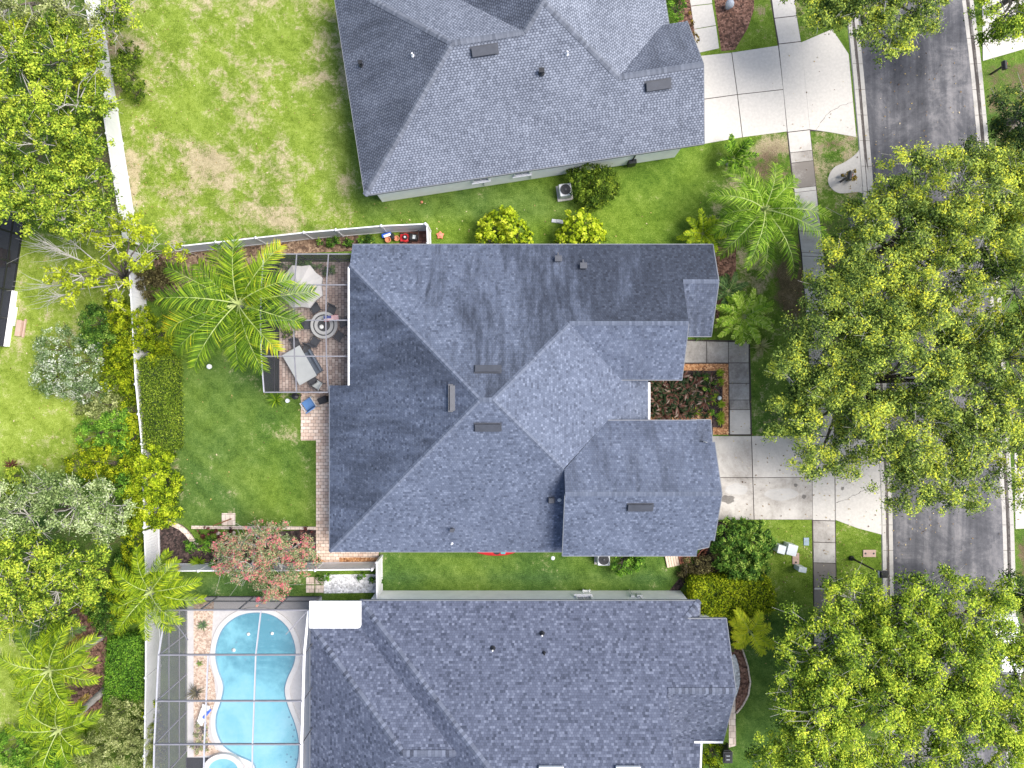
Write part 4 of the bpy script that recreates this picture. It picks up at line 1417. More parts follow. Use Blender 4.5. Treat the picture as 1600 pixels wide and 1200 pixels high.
planes = [
    # west
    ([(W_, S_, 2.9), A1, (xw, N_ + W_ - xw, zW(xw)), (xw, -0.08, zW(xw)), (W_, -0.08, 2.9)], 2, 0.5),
    # north, with the two front gables' north slopes in the same plane
    ([A1, (xw, N_ + W_ - xw, zN(N_ + W_ - xw)), (xw, N_, 2.9), (12.08, N_, 2.9), (12.08, YL, ZL), (XG, YL, zN(YL)), (XG, YG, ZG), (3.24, YG, ZG), A2], 1, 0.5),
    # upper gable, south slope
    ([(3.24, YG, ZG), (XG, YG, ZG), (XG, 0.25, zG(0.25)), (6.43, 0.25, zG(0.25))], 0, 0.5),
    # east
    ([A2, (3.24, YG, ZG), (6.43, 0.25, zE(6.43)), (6.7, 0.36, zE(6.7)), (E_, 0.36, 2.9), (E_, -2.6, 2.9), (5.57, -2.6, zE(5.57)), (5.57, -2.13, zE(5.57)), (2.9, -4.8, zE(2.9))], 0, 0.42),
    # south
    ([(W_, S_, 2.9), A1, A2, (2.9, -4.8, zS(-4.8)), (3.3, -4.85, zS(-4.85)), (3.3, S_, 2.9)], 0, 0.46),
    # low front gable, south slope
    ([(9.72, YL, ZL), (12.08, YL, ZL), (12.10, 2.90, zL(2.90)), (9.72, 2.90, zL(2.90))], 2, 0.42),
    # garage wing
    ([(2.95, -4.8, zPn(-4.8)), (5.57, -2.13, zPn(-2.13)), (10.75, -2.13, zPn(-2.13)), (10.75, -3.35, zPn(-3.35)), (XP1, -3.35, zPn(-3.35)), (XP1, YP, ZP), (XP0, YP, ZP)], 0, 0.62),
    ([(XP0, YP, ZP), (XP1, YP, ZP), (XP1, -9.0, zPs(-9.0)), (10.75, -9.0, zPs(-9.0)), (10.75, -10.0, zPs(-10.0)), (XP0, -10.0, zPs(-10.0))], 0, 0.40),
    # its two low returns at the front corners
    ([(10.55, -2.13, 3.75), (10.55, -3.55, 4.15), (XP1 + 0.12, -3.55, 4.05), (XP1 + 0.12, -2.13, 3.65)], 2, 0.50),
    ([(10.55, -8.85, 3.95), (10.55, -9.95, 3.35), (XP1 + 0.1, -9.72, 3.30), (XP1 + 0.1, -8.85, 3.85)], 0, 0.60),
]
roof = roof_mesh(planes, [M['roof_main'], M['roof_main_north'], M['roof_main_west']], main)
ridge_cap(roof, [((W_, S_, 2.9), A1), ((xw, N_ + W_ - xw, zW(xw)), A1), (A2, (3.24, YG, ZG)), (A2, (2.9, -4.8, zS(-4.8))), (A1, A2), ((3.24, YG, ZG), (XG, YG, ZG)), ((XP0, YP, ZP), (XP1, YP, ZP)), ((XG, YL, ZL), (12.08, YL, ZL))], M['cap_main'], seed=1)
edge_trim(roof, [((W_, S_, 2.9), (W_, -0.1, 2.9)), ((W_, S_, 2.9), (3.0, S_, 2.9)), ((xw, N_, 2.9), (12.08, N_, 2.9)), ((XG, 0.25, zG(0.25)), (6.43, 0.25, zG(0.25))), ((XG, 0.25, zG(0.25)), (XG, YG, ZG)),
                 ((12.1, 2.9, zL(2.9)), (9.8, 2.9, zL(2.9))), ((12.09, 2.9, zL(2.9)), (12.09, YL, ZL)), ((12.09, N_, 2.9), (12.09, YL, ZL)), ((5.57, -2.13, zPn(-2.13)), (10.75, -2.13, zPn(-2.13))),
                 ((XP0, -10.0, zPs(-10)), (10.75, -10.0, zPs(-10))), ((XP0, -10.0, zPs(-10)), (XP0, YP, ZP)), ((XP1, -9.0, zPs(-9)), (XP1, YP, ZP)), ((XP1, -3.35, zPn(-3.35)), (XP1, YP, ZP)),
                 ((10.55, -2.13, 3.75), (XP1 + .12, -2.13, 3.65)), ((XP1 + .12, -2.13, 3.65), (XP1 + .12, -3.55, 4.05)), ((XP1 + .1, -8.85, 3.85), (XP1 + .1, -9.72, 3.3)), ((10.55, -9.95, 3.35), (XP1 + .1, -9.72, 3.3))], M['fascia'])
edge_trim(main, [((xw - 0.06, -0.08, zW(xw) - 0.02), (xw - 0.06, 6.95, zW(xw) - 0.02)), ((E_ + 0.06, 0.1, 2.92), (E_ + 0.06, -2.2, 2.92))], M['white_metal'], 'gutter', 0.14, 0.13)
# walls under the roof
i_ = 0.5
walls(main, [([(W_ + i_, S_ + i_), (XP0 + .6, S_ + i_), (XP0 + .6, N_ - i_), (xw + i_ + .2, N_ - i_), (xw + i_ + .2, -0.4), (W_ + i_, -0.4)], 0, 2.78),
             ([(XP0 + .6, 0.7), (9.6, 0.7), (9.6, 3.4), (11.65, 3.4), (11.65, N_ - i_), (XP0 + .6, N_ - i_)], 0, 2.45),
             ([(7.0, 0.7), (9.62, 0.7), (9.62, 5.9), (7.0, 5.9)], 2.45, 3.85),
             ([(XP0 + .6, -9.55), (XP1 - .35, -9.55), (XP1 - .35, -2.6), (XP0 + .6, -2.6)], 0, 3.0),
             ([(XP0 + .35, -9.55), (10.4, -9.55), (10.4, -2.6), (XP0 + .35, -2.6)], 3.0, 4.15),
             ([(XP0 + .6, -2.6), (7.3, -2.6), (7.3, 0.7), (XP0 + .6, 0.7)], 0, 2.8)])
# gable end walls
for x, ya, za, yb, zb, yc, zc in ((9.66, 0.7, zG(0.7), YG, ZG, 5.9, zN(5.9)), (11.4, 3.4, zL(3.4), YL, ZL, 7.9, zN(7.9)), (XP1 - .35, -9.0, zPs(-9), YP, ZP, -3.35, zPn(-3.35)), (XP0 + .36, -9.55, zPs(-9.55), YP, ZP, -4.6, zPn(-4.6))):
    mb = MB()
    tri = [(ya, za - .2), (yb, zb - .2), (yc, zc - .2), (yc, min(za, zc) - 1.6), (ya, min(za, zc) - 1.6)]
    mb.face([(x, y, z) for y, z in tri]); mb.face([(x - 0.1, y, z) for y, z in reversed(tri)])
    for (y0, z0), (y1, z1) in zip(tri, tri[1:] + tri[:1]):
        mb.face([(x, y0, z0), (x - .1, y0, z0), (x - .1, y1, z1), (x, y1, z1)])
    mb.build('gable_wall', M['stucco'], main, weld=True)


def on(px, py, zf):
    """point of a roof slope seen at photo place; zf(x,y) gives the slope's height"""
    z = 4.0
    for _ in range(12):
        p = P(px, py, z)
        z = zf(p.x, p.y)
    return P(px, py, z)


box_vent(roof, on(762, 577, lambda x, y: zN(y)), 1.35, 0.40, 0.12, 0, -PITCH, 'X')
box_vent(roof, on(762, 667, lambda x, y: zS(y)), 1.35, 0.42, 0.15, 0, PITCH, 'X')
box_vent(roof, on(707, 622, lambda x, y: zW(x)), 1.35, 0.40, 0.12, R(90), PITCH, 'X')
box_vent(roof, on(1000, 792, lambda x, y: zPs(y)), 1.35, 0.42, 0.14, 0, PITCH, 'X')
for px, py in ((872, 406), (911, 417)):
    p = on(px, py, lambda x, y: zN(y))
    mb = MB()
    mb.box((p.x, p.y, p.z + 0.10), (0.34, 0.26, 0.26)); mb.box((p.x, p.y + 0.04, p.z + 0.25), (0.42, 0.36, 0.06)); mb.box((p.x, p.y + .30, p.z - 0.02), (0.10, 0.30, 0.05))
    mb.build('exhaust_vent', M['vent_dark'], roof, bevel=0.015)
p = on(861, 781, lambda x, y: zS(y))
mb = MB(); mb.box((p.x, p.y, p.z + 0.10), (0.36, 0.34, 0.26)); mb.box((p.x, p.y, p.z + 0.27), (0.30, 0.28, 0.07)); mb.build('exhaust_vent', M['vent_dark'], roof, bevel=0.015)
pipe(roof, on(874, 781, lambda x, y: zS(y)), 0.055, 0.35, 'white_metal')
pipe(roof, on(707, 827, lambda x, y: zS(y)), 0.07, 0.30, 'vent_dark', True)
pipe(roof, on(706, 849, lambda x, y: zS(y)), 0.04, 0.25, 'white_metal')
window(main, (-5.5, S_ + i_, 1.4), 1.2, 1.2, 0)
window(main, (0.0, N_ - i_, 1.4), 1.2, 1.2, R(180))

# ---- neighbour at the top, turned by the street's bend
OT, RT = Vector((-8.86, 11.37, 0)), R(8.7)
ct, st_ = math.cos(RT), math.sin(RT)


def tt(p):
    return Vector((OT.x + p[0] * ct - p[1] * st_, OT.y + p[0] * st_ + p[1] * ct, p[2]))


top = thing('house', 'upper house with light grey shingles, turned slightly, white wall facing the lawn', 'house', (0, 0, 0))
B_ = [(0, 0, 2.9), (20.67, 0, 2.9)]
ZT = 6.2
planes = [
    ([(0, 0, 2.9), (20.67, 0, 2.9), (20.67, 3.9, 4.85), (15.75, 3.9, 4.85), (11.85, 7.8, 6.8), (10.65, 6.6, ZT), (6.6, 6.6, ZT)], 0, 0.45),
    ([(0, 0, 2.9), (6.6, 6.6, ZT), (0, 13.2, 2.9)], 1, 0.58),  # west slopes: raised stain bias adds to the painted shade
    ([(6.6, 6.6, ZT), (10.65, 6.6, ZT), (4.05, 13.2, 2.9), (0, 13.2, 2.9)], 0, 0.50),
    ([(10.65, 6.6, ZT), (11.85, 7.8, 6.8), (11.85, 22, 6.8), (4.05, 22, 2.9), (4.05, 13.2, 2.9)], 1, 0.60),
    ([(11.85, 7.8, 6.8), (15.75, 3.9, 4.85), (19.15, 7.3, 3.15), (19.65, 7.3, 2.9), (19.65, 22, 2.9), (11.85, 22, 6.8)], 0, 0.40),
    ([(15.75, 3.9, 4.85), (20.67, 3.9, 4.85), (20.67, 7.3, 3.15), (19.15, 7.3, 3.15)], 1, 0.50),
]
rt = roof_mesh(planes, [M['roof_top'], M['roof_top_shaded']], top, tf=tt)
ridge_cap(rt, [((0, 0, 2.9), (6.6, 6.6, ZT)), ((0, 13.2, 2.9), (6.6, 6.6, ZT)), ((6.6, 6.6, ZT), (10.65, 6.6, ZT)), ((10.65, 6.6, ZT), (11.85, 7.8, 6.8)), ((11.85, 7.8, 6.8), (11.85, 22, 6.8)), ((15.75, 3.9, 4.85), (11.85, 7.8, 6.8)), ((20.67, 3.9, 4.85), (15.75, 3.9, 4.85))], M['cap_top'], seed=2, tf=tt, w=0.34)
edge_trim(rt, [((0, 0, 2.9), (20.67, 0, 2.9)), ((0, 0, 2.9), (0, 13.2, 2.9)), ((20.67, 0, 2.9), (20.67, 3.9, 4.85)), ((20.67, 7.3, 3.15), (20.67, 3.9, 4.85)), ((19.65, 7.3, 2.9), (19.65, 22, 2.9))], M['fascia'], tf=tt)
wp = [tt((x, y, 0)) for x, y in ((.55, .28), (19.6, .28), (19.6, 6.8), (19.1, 6.8), (19.1, 21.5), (4.6, 21.5), (4.6, 12.7), (.55, 12.7))]
walls(top, [(wp, 0, 2.85)])
mb = MB()
mb.prism([tt((x, y, 0)) for x, y in ((19.5, 0.7), (19.62, 0.7), (19.62, 6.6), (19.5, 6.6))], 2.85, 3.25)
mb.build('gable_wall', M['stucco'], top)
zTs = lambda x, y: 2.9 + 0.5 * (-(x - OT.x) * st_ + (y - OT.y) * ct)
zTw = lambda x, y: 2.9 + 0.5 * ((x - OT.x) * ct + (y - OT.y) * st_)
box_vent(rt, on(757, 79, zTs), 1.4, 0.46, 0.2, RT, PITCH, 'X')
box_vent(rt, on(1028, 133, zTs), 1.4, 0.46, 0.2, RT, PITCH, 'X')
pipe(rt, on(565, 102, zTw), 0.07, 0.35, 'black', True)
pipe(rt, on(846, 114, zTs), 0.09, 0.30, 'black', True)
pipe(rt, on(645, 87, zTw), 0.05, 0.3, 'white_metal')
pipe(rt, on(886, 85, zTs), 0.045, 0.35, 'white_metal')
for px, z in ((752, 1.75), (818, 1.75)):
    u = (P(px, 285, z) - OT).dot(Vector((ct, st_, 0)))
    window(top, tt((u, 0.28, z)), 0.95, 0.75, RT)
u = 16.7
mb = MB(); c = tt((u, 0.18, 0.55)); mb.box(c, (0.5, 0.3, 0.75), RT); mb.tube([tt((u, .22, .9)), tt((u, .22, 2.6))], 0.05, 6)
mb.build('utility_meter', M['black'], top, bevel=0.03)
for u in (7.2, 10.2, 13.3):
    mb = MB(); mb.tube([tt((u, .24, .3)), tt((u, .24, 1.2))], 0.045, 6); mb.build('wall_pipe', M['ac_grey'], top)

# ---- neighbour at the bottom
low = thing('house', 'lower house with blue grey shingles and a flat white patio cover at its corner', 'house', (0, 0, 0))
WB, NB, NA, XN = -12.14, -14.56, -13.06, -9.17
zNA = lambda y: 2.9 + 0.5 * (NA - y)
zNB = lambda y: 2.9 + 0.5 * (NB - y)
zWA = lambda x: 2.9 + 0.5 * (x - XN)
zWB = lambda x: 2.9 + 0.5 * (x - WB)
yb = -20.62; zb = zNB(yb)
ya_, za_ = -21.56, zNA(-21.56)
AP = (-0.67, ya_, za_)
xf, yf = 12.75, -17.5
planes = [
    ([(XN, NA, 2.9), (10.36, NA, 2.9), (10.36, -14.0, zNA(-14.0)), (xf, -13.98, zNA(-13.98)), (xf, yf, zNA(yf)), (8.85, yf, zNA(yf)), (8.85, ya_, za_), AP], 0, 0.5),
    ([(10.36, NA, 2.9), (11.3, NA, 2.9), (10.36, -14.0, 3.37)], 0, 0.5),
    ([(11.3, NA, 2.9), (11.3, -14.02, 2.9), (10.36, -14.02, 3.37)], 0, 0.5),
    ([(XN, NA, 2.9), AP, (XN, -30.06, 2.9), (XN, -26.68, 2.9), (-3.11, yb, zb), (XN, NB, 2.9)], 0, 0.5),
    ([(WB, NB, 2.9), (XN, NB, 2.9), (-3.11, yb, zb), (-6.08, yb, zb)], 0, 0.5),
    ([(WB, NB, 2.9), (-6.08, yb, zb), (WB, -26.68, 2.9)], 0, 0.5),
    ([(WB, -26.68, 2.9), (-6.08, yb, zb), (-3.11, yb, zb), (XN, -26.68, 2.9)], 0, 0.5),
    ([(XN, -30.06, 2.9), AP, (8.85, ya_, za_), (8.85, -30.06, 2.9)], 0, 0.5),
    ([(8.5, yf, zNA(yf)), (xf, yf, zNA(yf)), (12.62, -21.35, zNA(yf) - 0.5 * 3.85), (8.5, -21.35, zNA(yf) - 0.5 * 3.85)], 0, 0.5),
    ([(8.5, -21.2, zNA(yf) - 0.5 * 3.85 - 0.06), (11.3, -21.2, zNA(yf) - 0.5 * 3.85 - 0.06), (11.3, -25.5, 2.6), (8.5, -25.5, 2.6)], 0, 0.5),
]
rb = roof_mesh(planes, [M['roof_bottom']], low)
ridge_cap(rb, [((XN, NA, 2.9), AP), ((WB, NB, 2.9), (-6.08, yb, zb)), ((-6.08, yb, zb), (-3.11, yb, zb)), ((8.9, yf, zNA(yf)), (xf, yf, zNA(yf))), ((11.3, NA, 2.9), (10.36, -14.0, 3.37)), (AP, (8.85, ya_, za_))], M['cap_bottom'], seed=3, w=0.36, step=0.19)
edge_trim(rb, [((XN, NA, 2.9), (11.3, NA, 2.9)), ((WB, NB, 2.9), (WB, -26.6, 2.9)), ((11.3, NA, 2.9), (11.3, -14.0, 2.9)), ((10.4, -13.98, zNA(-13.98)), (xf, -13.98, zNA(-13.98))), ((xf, -13.98, zNA(-13.98)), (xf, yf, zNA(yf))), ((12.62, -21.35, zNA(yf) - 1.925), (xf, yf, zNA(yf)))], M['fascia'])
edge_trim(low, [((10.9, -21.42, zNA(yf) - 1.90), (12.62, -21.42, zNA(yf) - 1.90)), ((11.36, -21.4, zNA(yf) - 2.0), (11.36, -25.5, 2.6)), ((10.45, -14.06, 3.28), (11.5, -14.06, 3.2))], M['white_metal'], 'gutter', 0.13, 0.13)
mb = MB()
c1, c2 = (-12.16, -13.02), (-9.05, -14.66)
pts = [(c1[0], c1[1]), (c2[0], c1[1]), (c2[0], c2[1] + 0.18), (c2[0] - 0.05, c2[1] + 0.06), (c2[0] - 0.18, c2[1]), (c1[0], c2[1])]
mb.prism(pts, 2.93, 3.08, bottom=True)
pcv = mb.build('patio_cover', M['flat_roof'], low, bevel=0.02)
mb = MB()
for k in range(1, 5):
    x_ = c1[0] + (c2[0] - c1[0]) * k / 5
    mb.beam((x_, c1[1] - .02, 3.085), (x_, c2[1] + .02, 3.085), 0.05, 0.035)
mb.build('seam', M['flat_roof'], pcv)
walls(low, [([(XN + .45, NA - .25), (10.85, NA - .25), (10.85, -14.4), (12.2, -14.4), (12.2, -21.1), (10.9, -21.1), (10.9, -29.5), (XN + .45, -29.5), (XN + .45, -26.2), (WB + .5, -26.2), (WB + .5, NB - .5), (XN + .45, NB - .5)], 0, 2.82),
             ([(8.6, -17.9), (8.75, -17.9), (8.75, -25.2), (8.6, -25.2)], 2.8, 5.0)])
zA2 = lambda x, y: zNA(y)
pipe(rb, on(847, 990, zA2), 0.075, 0.32, 'black'); pipe(rb, on(847, 990, zA2) + Vector((0, 0, .02)), 0.045, 0.36, 'white_metal')
pipe(rb, on(770, 1013, zA2), 0.075, 0.32, 'black'); pipe(rb, on(770, 1013, zA2) + Vector((0, 0, .02)), 0.045, 0.36, 'white_metal')
pipe(rb, on(850, 1020, zA2), 0.05, 0.28, 'black')
for px in (861, 981):
    p = on(px, 1203, zA2)
    mb = MB(); mb.box((p.x, p.y, p.z + 0.10), (1.35, 0.5, 0.2)); mb.build('skylight', M['white_metal'], rb, bevel=0.03)
window(low, (P(913, 932, 1.9).x, NA - .25, 1.75), 0.9, 0.85, R(180))
p = G(915, 922)
mb = MB()
for dx in (-0.2, 0.2):
    mb.tube([(p.x + dx, NA - .25, .5), (p.x + dx, NA - .02, .5), (p.x + dx, NA, .75)], 0.03, 6)
mb.box((p.x, NA - .16, .35), (0.5, 0.10, 0.06))
mb.build('hose_bib', M['white_metal'], low)
p = G(993, 925)
mb = MB()
mb.box((p.x, NA - .18, 1.2), (0.35, 0.16, 0.5)); mb.box((p.x - .42, NA - .19, 1.3), (0.24, 0.12, 0.3)); mb.tube([(p.x, NA - .16, 1.2), (p.x, NA - .16, 2.7)], 0.035, 6); mb.tube([(p.x - .42, NA - .16, 0.1), (p.x - .42, NA - .16, 1.2)], 0.03, 6)
mb.build('utility_meter', M['ac_grey'], low, bevel=0.02)

# ---- dark screened room of the house on the far left
shed = thing('screen_room', 'black framed screen room with white base board at left edge of photo', 'screen room', G(20, 440))
zz = 2.6
g0, g1 = G(41, 325), G(9, 541)
L0, L1 = G(-160, 296), G(-190, 511)
up = Vector((0, 0, zz))
mb = MB(); mb.face([g0 + up, g1 + up, L1 + up, L0 + up]); mb.build('roof', M['black'], shed, solidify=.06)
mb = MB(); mb.face([g0, g1, g1 + up, g0 + up]); mb.build('wall_screen', M['screen_wall'], shed)
mb = MB(); mb.face([g1, L1, L1 + up, g1 + up]); mb.build('wall_screen', M['screen_wall'], shed)
for k in range(6):
    q = g0.lerp(g1, k / 5)
    mb = MB(); mb.beam(q, q + up, .09, .09); mb.build('post', M['black'], shed)
for z in (.05, .95, 2.0, 2.55):
    mb = MB(); mb.beam(g0 + Vector((.0, 0, z)), g1 + Vector((.0, 0, z)), .07, .10); mb.build('rail', M['black'], shed)
mb = MB(); n_ = Vector((g1.y - g0.y, -(g1.x - g0.x), 0)).normalized() * -1
q0, q1 = g0.lerp(g1, .60), g0.lerp(g1, 1.0)
mb.beam(q0 + n_ * .16 + Vector((0, 0, .14)), q1 + n_ * .16 + Vector((0, 0, .14)), .20, .28); mb.beam(q0.lerp(q1, .28) + n_ * .34 + Vector((0, 0, .07)), q0.lerp(q1, .62) + n_ * .34 + Vector((0, 0, .07)), .14, .14)
mb.build('base_board', M['white_metal'], shed)
mb = MB(); mb.prism([g0, g1, L1, L0], 0.0, 0.03); mb.build('floor_slab', M['stone_grey'], shed)
mb = MB(); p = G(10, 405); mb.box((p.x, p.y, .45), (0.7, 1.1, .7)); mb.box((p.x, p.y, .85), (.75, 1.15, .08))
tag(mb.build('storage_chest', M['brown'], bevel=0.02), 'orange brown wooden chest inside the black screen room at left edge', 'chest')
p = G(34, 513)
mb = MB(); mb.box((p.x, p.y, .14), (0.28, 1.0, .24), R(-9)); mb.box((p.x + .22, p.y, .07), (0.10, 1.2, .12), R(-9)); mb.box((p.x - 0.02, p.y, .29), (.32, 1.04, .06), R(-9))
tag(mb.build('step_box', M['util_tan'], bevel=0.015), 'pinkish step box on grass beside the white base board', 'step')


# ------------------------------------------------------------------ fences
def fence(label, pts, h=1.8, group='white vinyl fences round the yards', spacing=2.4):
    """white privacy fence along ground points, every panel and post its own part"""
    pts = [Vector(p) for p in pts]
    t = thing('vinyl_fence', label, 'fence', pts[0], 0, group)

    def post(p):
        mb = MB()
        mb.box((p.x, p.y, (h + 0.04) / 2), (0.13, 0.13, h + 0.04))
        mb.lathe((p.x, p.y, h + 0.04), [(0.105, 0), (0.105, 0.03), (0.001, 0.10)], 4)
        mb.build('post', M['white'], t)
    post(pts[0])
    for a, b in zip(pts[:-1], pts[1:]):
        n = max(1, round((b - a).length / spacing))
        for i in range(n):
            p, q = a.lerp(b, i / n), a.lerp(b, (i + 1) / n)
            mb = MB()
            d = (q - p).normalized()
            s0, s1 = p + d * 0.065, q - d * 0.065
            mb.beam(s0 + Vector((0, 0, h - .06)), s1 + Vector((0, 0, h - .06)), 0.075, 0.12)
            mb.beam(s0 + Vector((0, 0, .12)), s1 + Vector((0, 0, .12)), 0.07, 0.14)
            m = max(2, int((s1 - s0).length / 0.17))
            nrm = Vector((-d.y, d.x, 0))
            for k in range(m):
                u, v = s0.lerp(s1, k / m) + d * 0.004, s0.lerp(s1, (k + 1) / m) - d * 0.004
                mb.beam(u + Vector((0, 0, (h - .12 + .19) / 2)), v + Vector((0, 0, (h - .12 + .19) / 2)), 0.035, h - 0.31)
            mb.build('panel', M['white'], t)
            post(q)
    return t


fence('white vinyl fence west of the bleached back yard, partly under bright tree', [G(150, -40), G(184, 172), G(217, 382)])
fence('white vinyl fence behind the tall green hedge of the main back yard', [G(225, 400), G(236, 600), G(245, 690), G(249, 815)])
fence('white vinyl fence corner piece beside black mulch bed and palm', [G(249, 822), G(251, 884)])
fence('white vinyl fence running past the pool cage at lower left', [G(251, 900), G(251, 1040), G(248, 1215)])
fence('white vinyl fence along north side bed behind mower and toy', [G(296, 394), G(416, 381), G(488, 373), G(536, 369), G(604, 363), G(670, 360)])
fence('short white vinyl fence return between mower pavers and coral star toy', [G(672.5, 362), G(673.5, 389)])
fence('white vinyl fence along south bed below the pink flowering tree', [G(254, 881), G(330, 880), G(420, 880), G(505, 879), G(590, 878)])
fence('white vinyl side gate fence joining the middle and lower houses', [G(597, 868), G(597.5, 926)])


# ------------------------------------------------------------------ screen cages
def cage_part(t, nm, segs, mat, w=0.07, h=0.09):
    for a, b in segs:
        mb = MB()
        mb.beam(a, b, w, h)
        mb.build(nm, mat, t)


cage = thing('screen_cage', 'grey framed screened patio cage attached to the middle house', 'screen cage', G(436, 510))
X0, X1 = -15.0, -9.62
ys = [7.86, 5.93, 3.80, 1.66, -0.50]
zs = [2.70, 3.15, 3.30, 3.15, 2.70]
ribs = [X0, -13.02, -11.10, X1]
cage_part(cage, 'rafter', [((X0, y, z), (X1, y, z)) for y, z in zip(ys, zs)], M['alu'])
for x in ribs[:3]:
    cage_part(cage, 'purlin', [((x, ys[i], zs[i]), (x, ys[i + 1], zs[i + 1])) for i in range(4)], M['alu'] if x != X0 else M['alu_light'], 0.06, 0.07)
cage_part(cage, 'post', [((X0, y, 0), (X0, y, z)) for y, z in zip(ys, zs)] + [((x, y, 0), (x, y, 2.7)) for x in ribs[1:3] for y in (7.86, -0.5)], M['dark_metal'], 0.06, 0.06)
cage_part(cage, 'rail', [((X0, ys[0], z), (X0, ys[-1], z)) for z in (0.06, 0.95)] + [((X0, y, 0.95), (X1, y, 0.95)) for y in (ys[0], ys[-1])], M['dark_metal'], 0.05, 0.06)
mb = MB()
for i in range(4):
    mb.face([(X0, ys[i], zs[i] - .03), (X0, ys[i + 1], zs[i + 1] - .03), (X1, ys[i + 1], zs[i + 1] - .03), (X1, ys[i], zs[i] - .03)])
mb.build('roof_screen', M['screen_roof'], cage)
mb = MB()
for i in range(4):
    mb.face([(X0 + .01, ys[i], 0.02), (X0 + .01, ys[i + 1], 0.02), (X0 + .01, ys[i + 1], zs[i + 1] - .04), (X0 + .01, ys[i], zs[i] - .04)])
mb.build('wall_screen', M['screen_wall'], cage)
for y in (7.85, -0.49):
    mb = MB(); mb.face([(X0, y, 0.02), (X1, y, 0.02), (X1, y, 2.66), (X0, y, 2.66)]); mb.build('wall_screen', M['screen_wall'], cage)

pc = thing('screen_cage', 'large white framed pool cage over the turquoise pool', 'screen cage', G(292, 1066))
PX0, PX1 = -20.96, -12.32
py_ = [-13.68, -16.06, -18.68, -21.10, -23.6, -26.0]
pz = [2.65, 3.50, 3.75, 4.00, 4.1, 4.1]
pr = [PX0, -18.03, -15.2, PX1]
cage_part(pc, 'rafter', [((PX0, y, z), (PX1, y, z)) for y, z in zip(py_, pz)], M['alu'], 0.08, 0.12)
for i, x in enumerate(pr):
    cage_part(pc, 'purlin', [((x, py_[k], pz[k]), (x, py_[k + 1], pz[k + 1])) for k in range(5) if not (k == 0 and i == 1)], M['white_metal'] if i == 3 else M['alu_light'], 0.13 if i == 3 else 0.07, 0.08)
cage_part(pc, 'brace', [((PX1, py_[0], pz[0]), (-13.55, -15.0, 3.1)), ((PX0, py_[0], pz[0]), (PX0 + 1.6, -15.3, 3.2))], M['alu'], 0.05, 0.05)
cage_part(pc, 'post', [((PX0, y, 0), (PX0, y, z)) for y, z in zip(py_, pz)] + [((x, py_[0], 0), (x, py_[0], pz[0])) for x in (-18.9, -16.6, -14.4, PX1)], M['alu'], 0.07, 0.08)
cage_part(pc, 'rail', [((PX0, py_[i], z), (PX0, py_[i + 1], z)) for z in (0.08, 1.0, 2.3) for i in range(4)], M['alu'], 0.05, 0.06)
cage_part(pc, 'rail', [((PX0, py_[0], z), (PX1, py_[0], z)) for z in (0.08, 1.0)], M['dark_metal'], 0.05, 0.06)
cage_part(pc, 'strut', [((PX1, y, z), (-12.0, y + .45, 2.95)) for y, z in zip(py_[1:], pz[1:])], M['dark_metal'], 0.06, 0.06)
mb = MB()
for i in range(5): mb.face([(PX0, py_[i], pz[i] - .05), (PX0, py_[i + 1], pz[i + 1] - .05), (PX1, py_[i + 1], pz[i + 1] - .05), (PX1, py_[i], pz[i] - .05)])
mb.build('roof_screen', M['screen_pool_roof'], pc)
mb = MB()
for i in range(5): mb.face([(PX0 + .01, py_[i], .02), (PX0 + .01, py_[i + 1], .02), (PX0 + .01, py_[i + 1], pz[i + 1] - .06), (PX0 + .01, py_[i], pz[i] - .06)])
mb.build('wall_screen', M['screen_pool'], pc)
mb = MB(); mb.face([(PX0, -13.69, .02), (PX1, -13.69, .02), (PX1, -13.69, 2.6), (PX0, -13.69, 2.6)]); mb.build('wall_screen', M['screen_pool'], pc)

# ------------------------------------------------------------------ pool
mb = MB()
mb.prism([G(293, 933), G(503, 933), G(503, 1300), G(293, 1300)], 0.0, 0.030)
tag(mb.build('pool_deck', M['deck']), kind='structure')
sheet('gravel_bed', [(303, 938), (335, 938), (331, 1000), (326, 1030), (335, 1060), (338, 1090), (328, 1120), (325, 1150), (338, 1170), (350, 1178), (303, 1182)], 0.040, M['gravel_tan'])
pool_px = [(402, 956), (428, 961), (450, 979), (462, 1008), (461, 1034), (450, 1060), (446, 1080), (452, 1104), (462, 1130), (468, 1158), (466, 1190), (455, 1215), (425, 1225), (402, 1215), (396, 1192), (372, 1180), (350, 1165), (339, 1143), (338, 1118), (346, 1092), (349, 1070), (341, 1046), (337, 1022), (341, 998), (352, 977), (374, 961)]
cpx = sum(p[0] for p in pool_px) / len(pool_px); cpy = sum(p[1] for p in pool_px) / len(pool_px)


def offset_loop(loop, d):
    n = len(loop); out = []
    for i in range(n):
        ax, ay = loop[i - 1]; bx, by = loop[(i + 1) % n]
        tx, ty = bx - ax, by - ay
        l = math.hypot(tx, ty) or 1
        out.append((loop[i][0] + ty / l * d, loop[i][1] - tx / l * d))
    return out


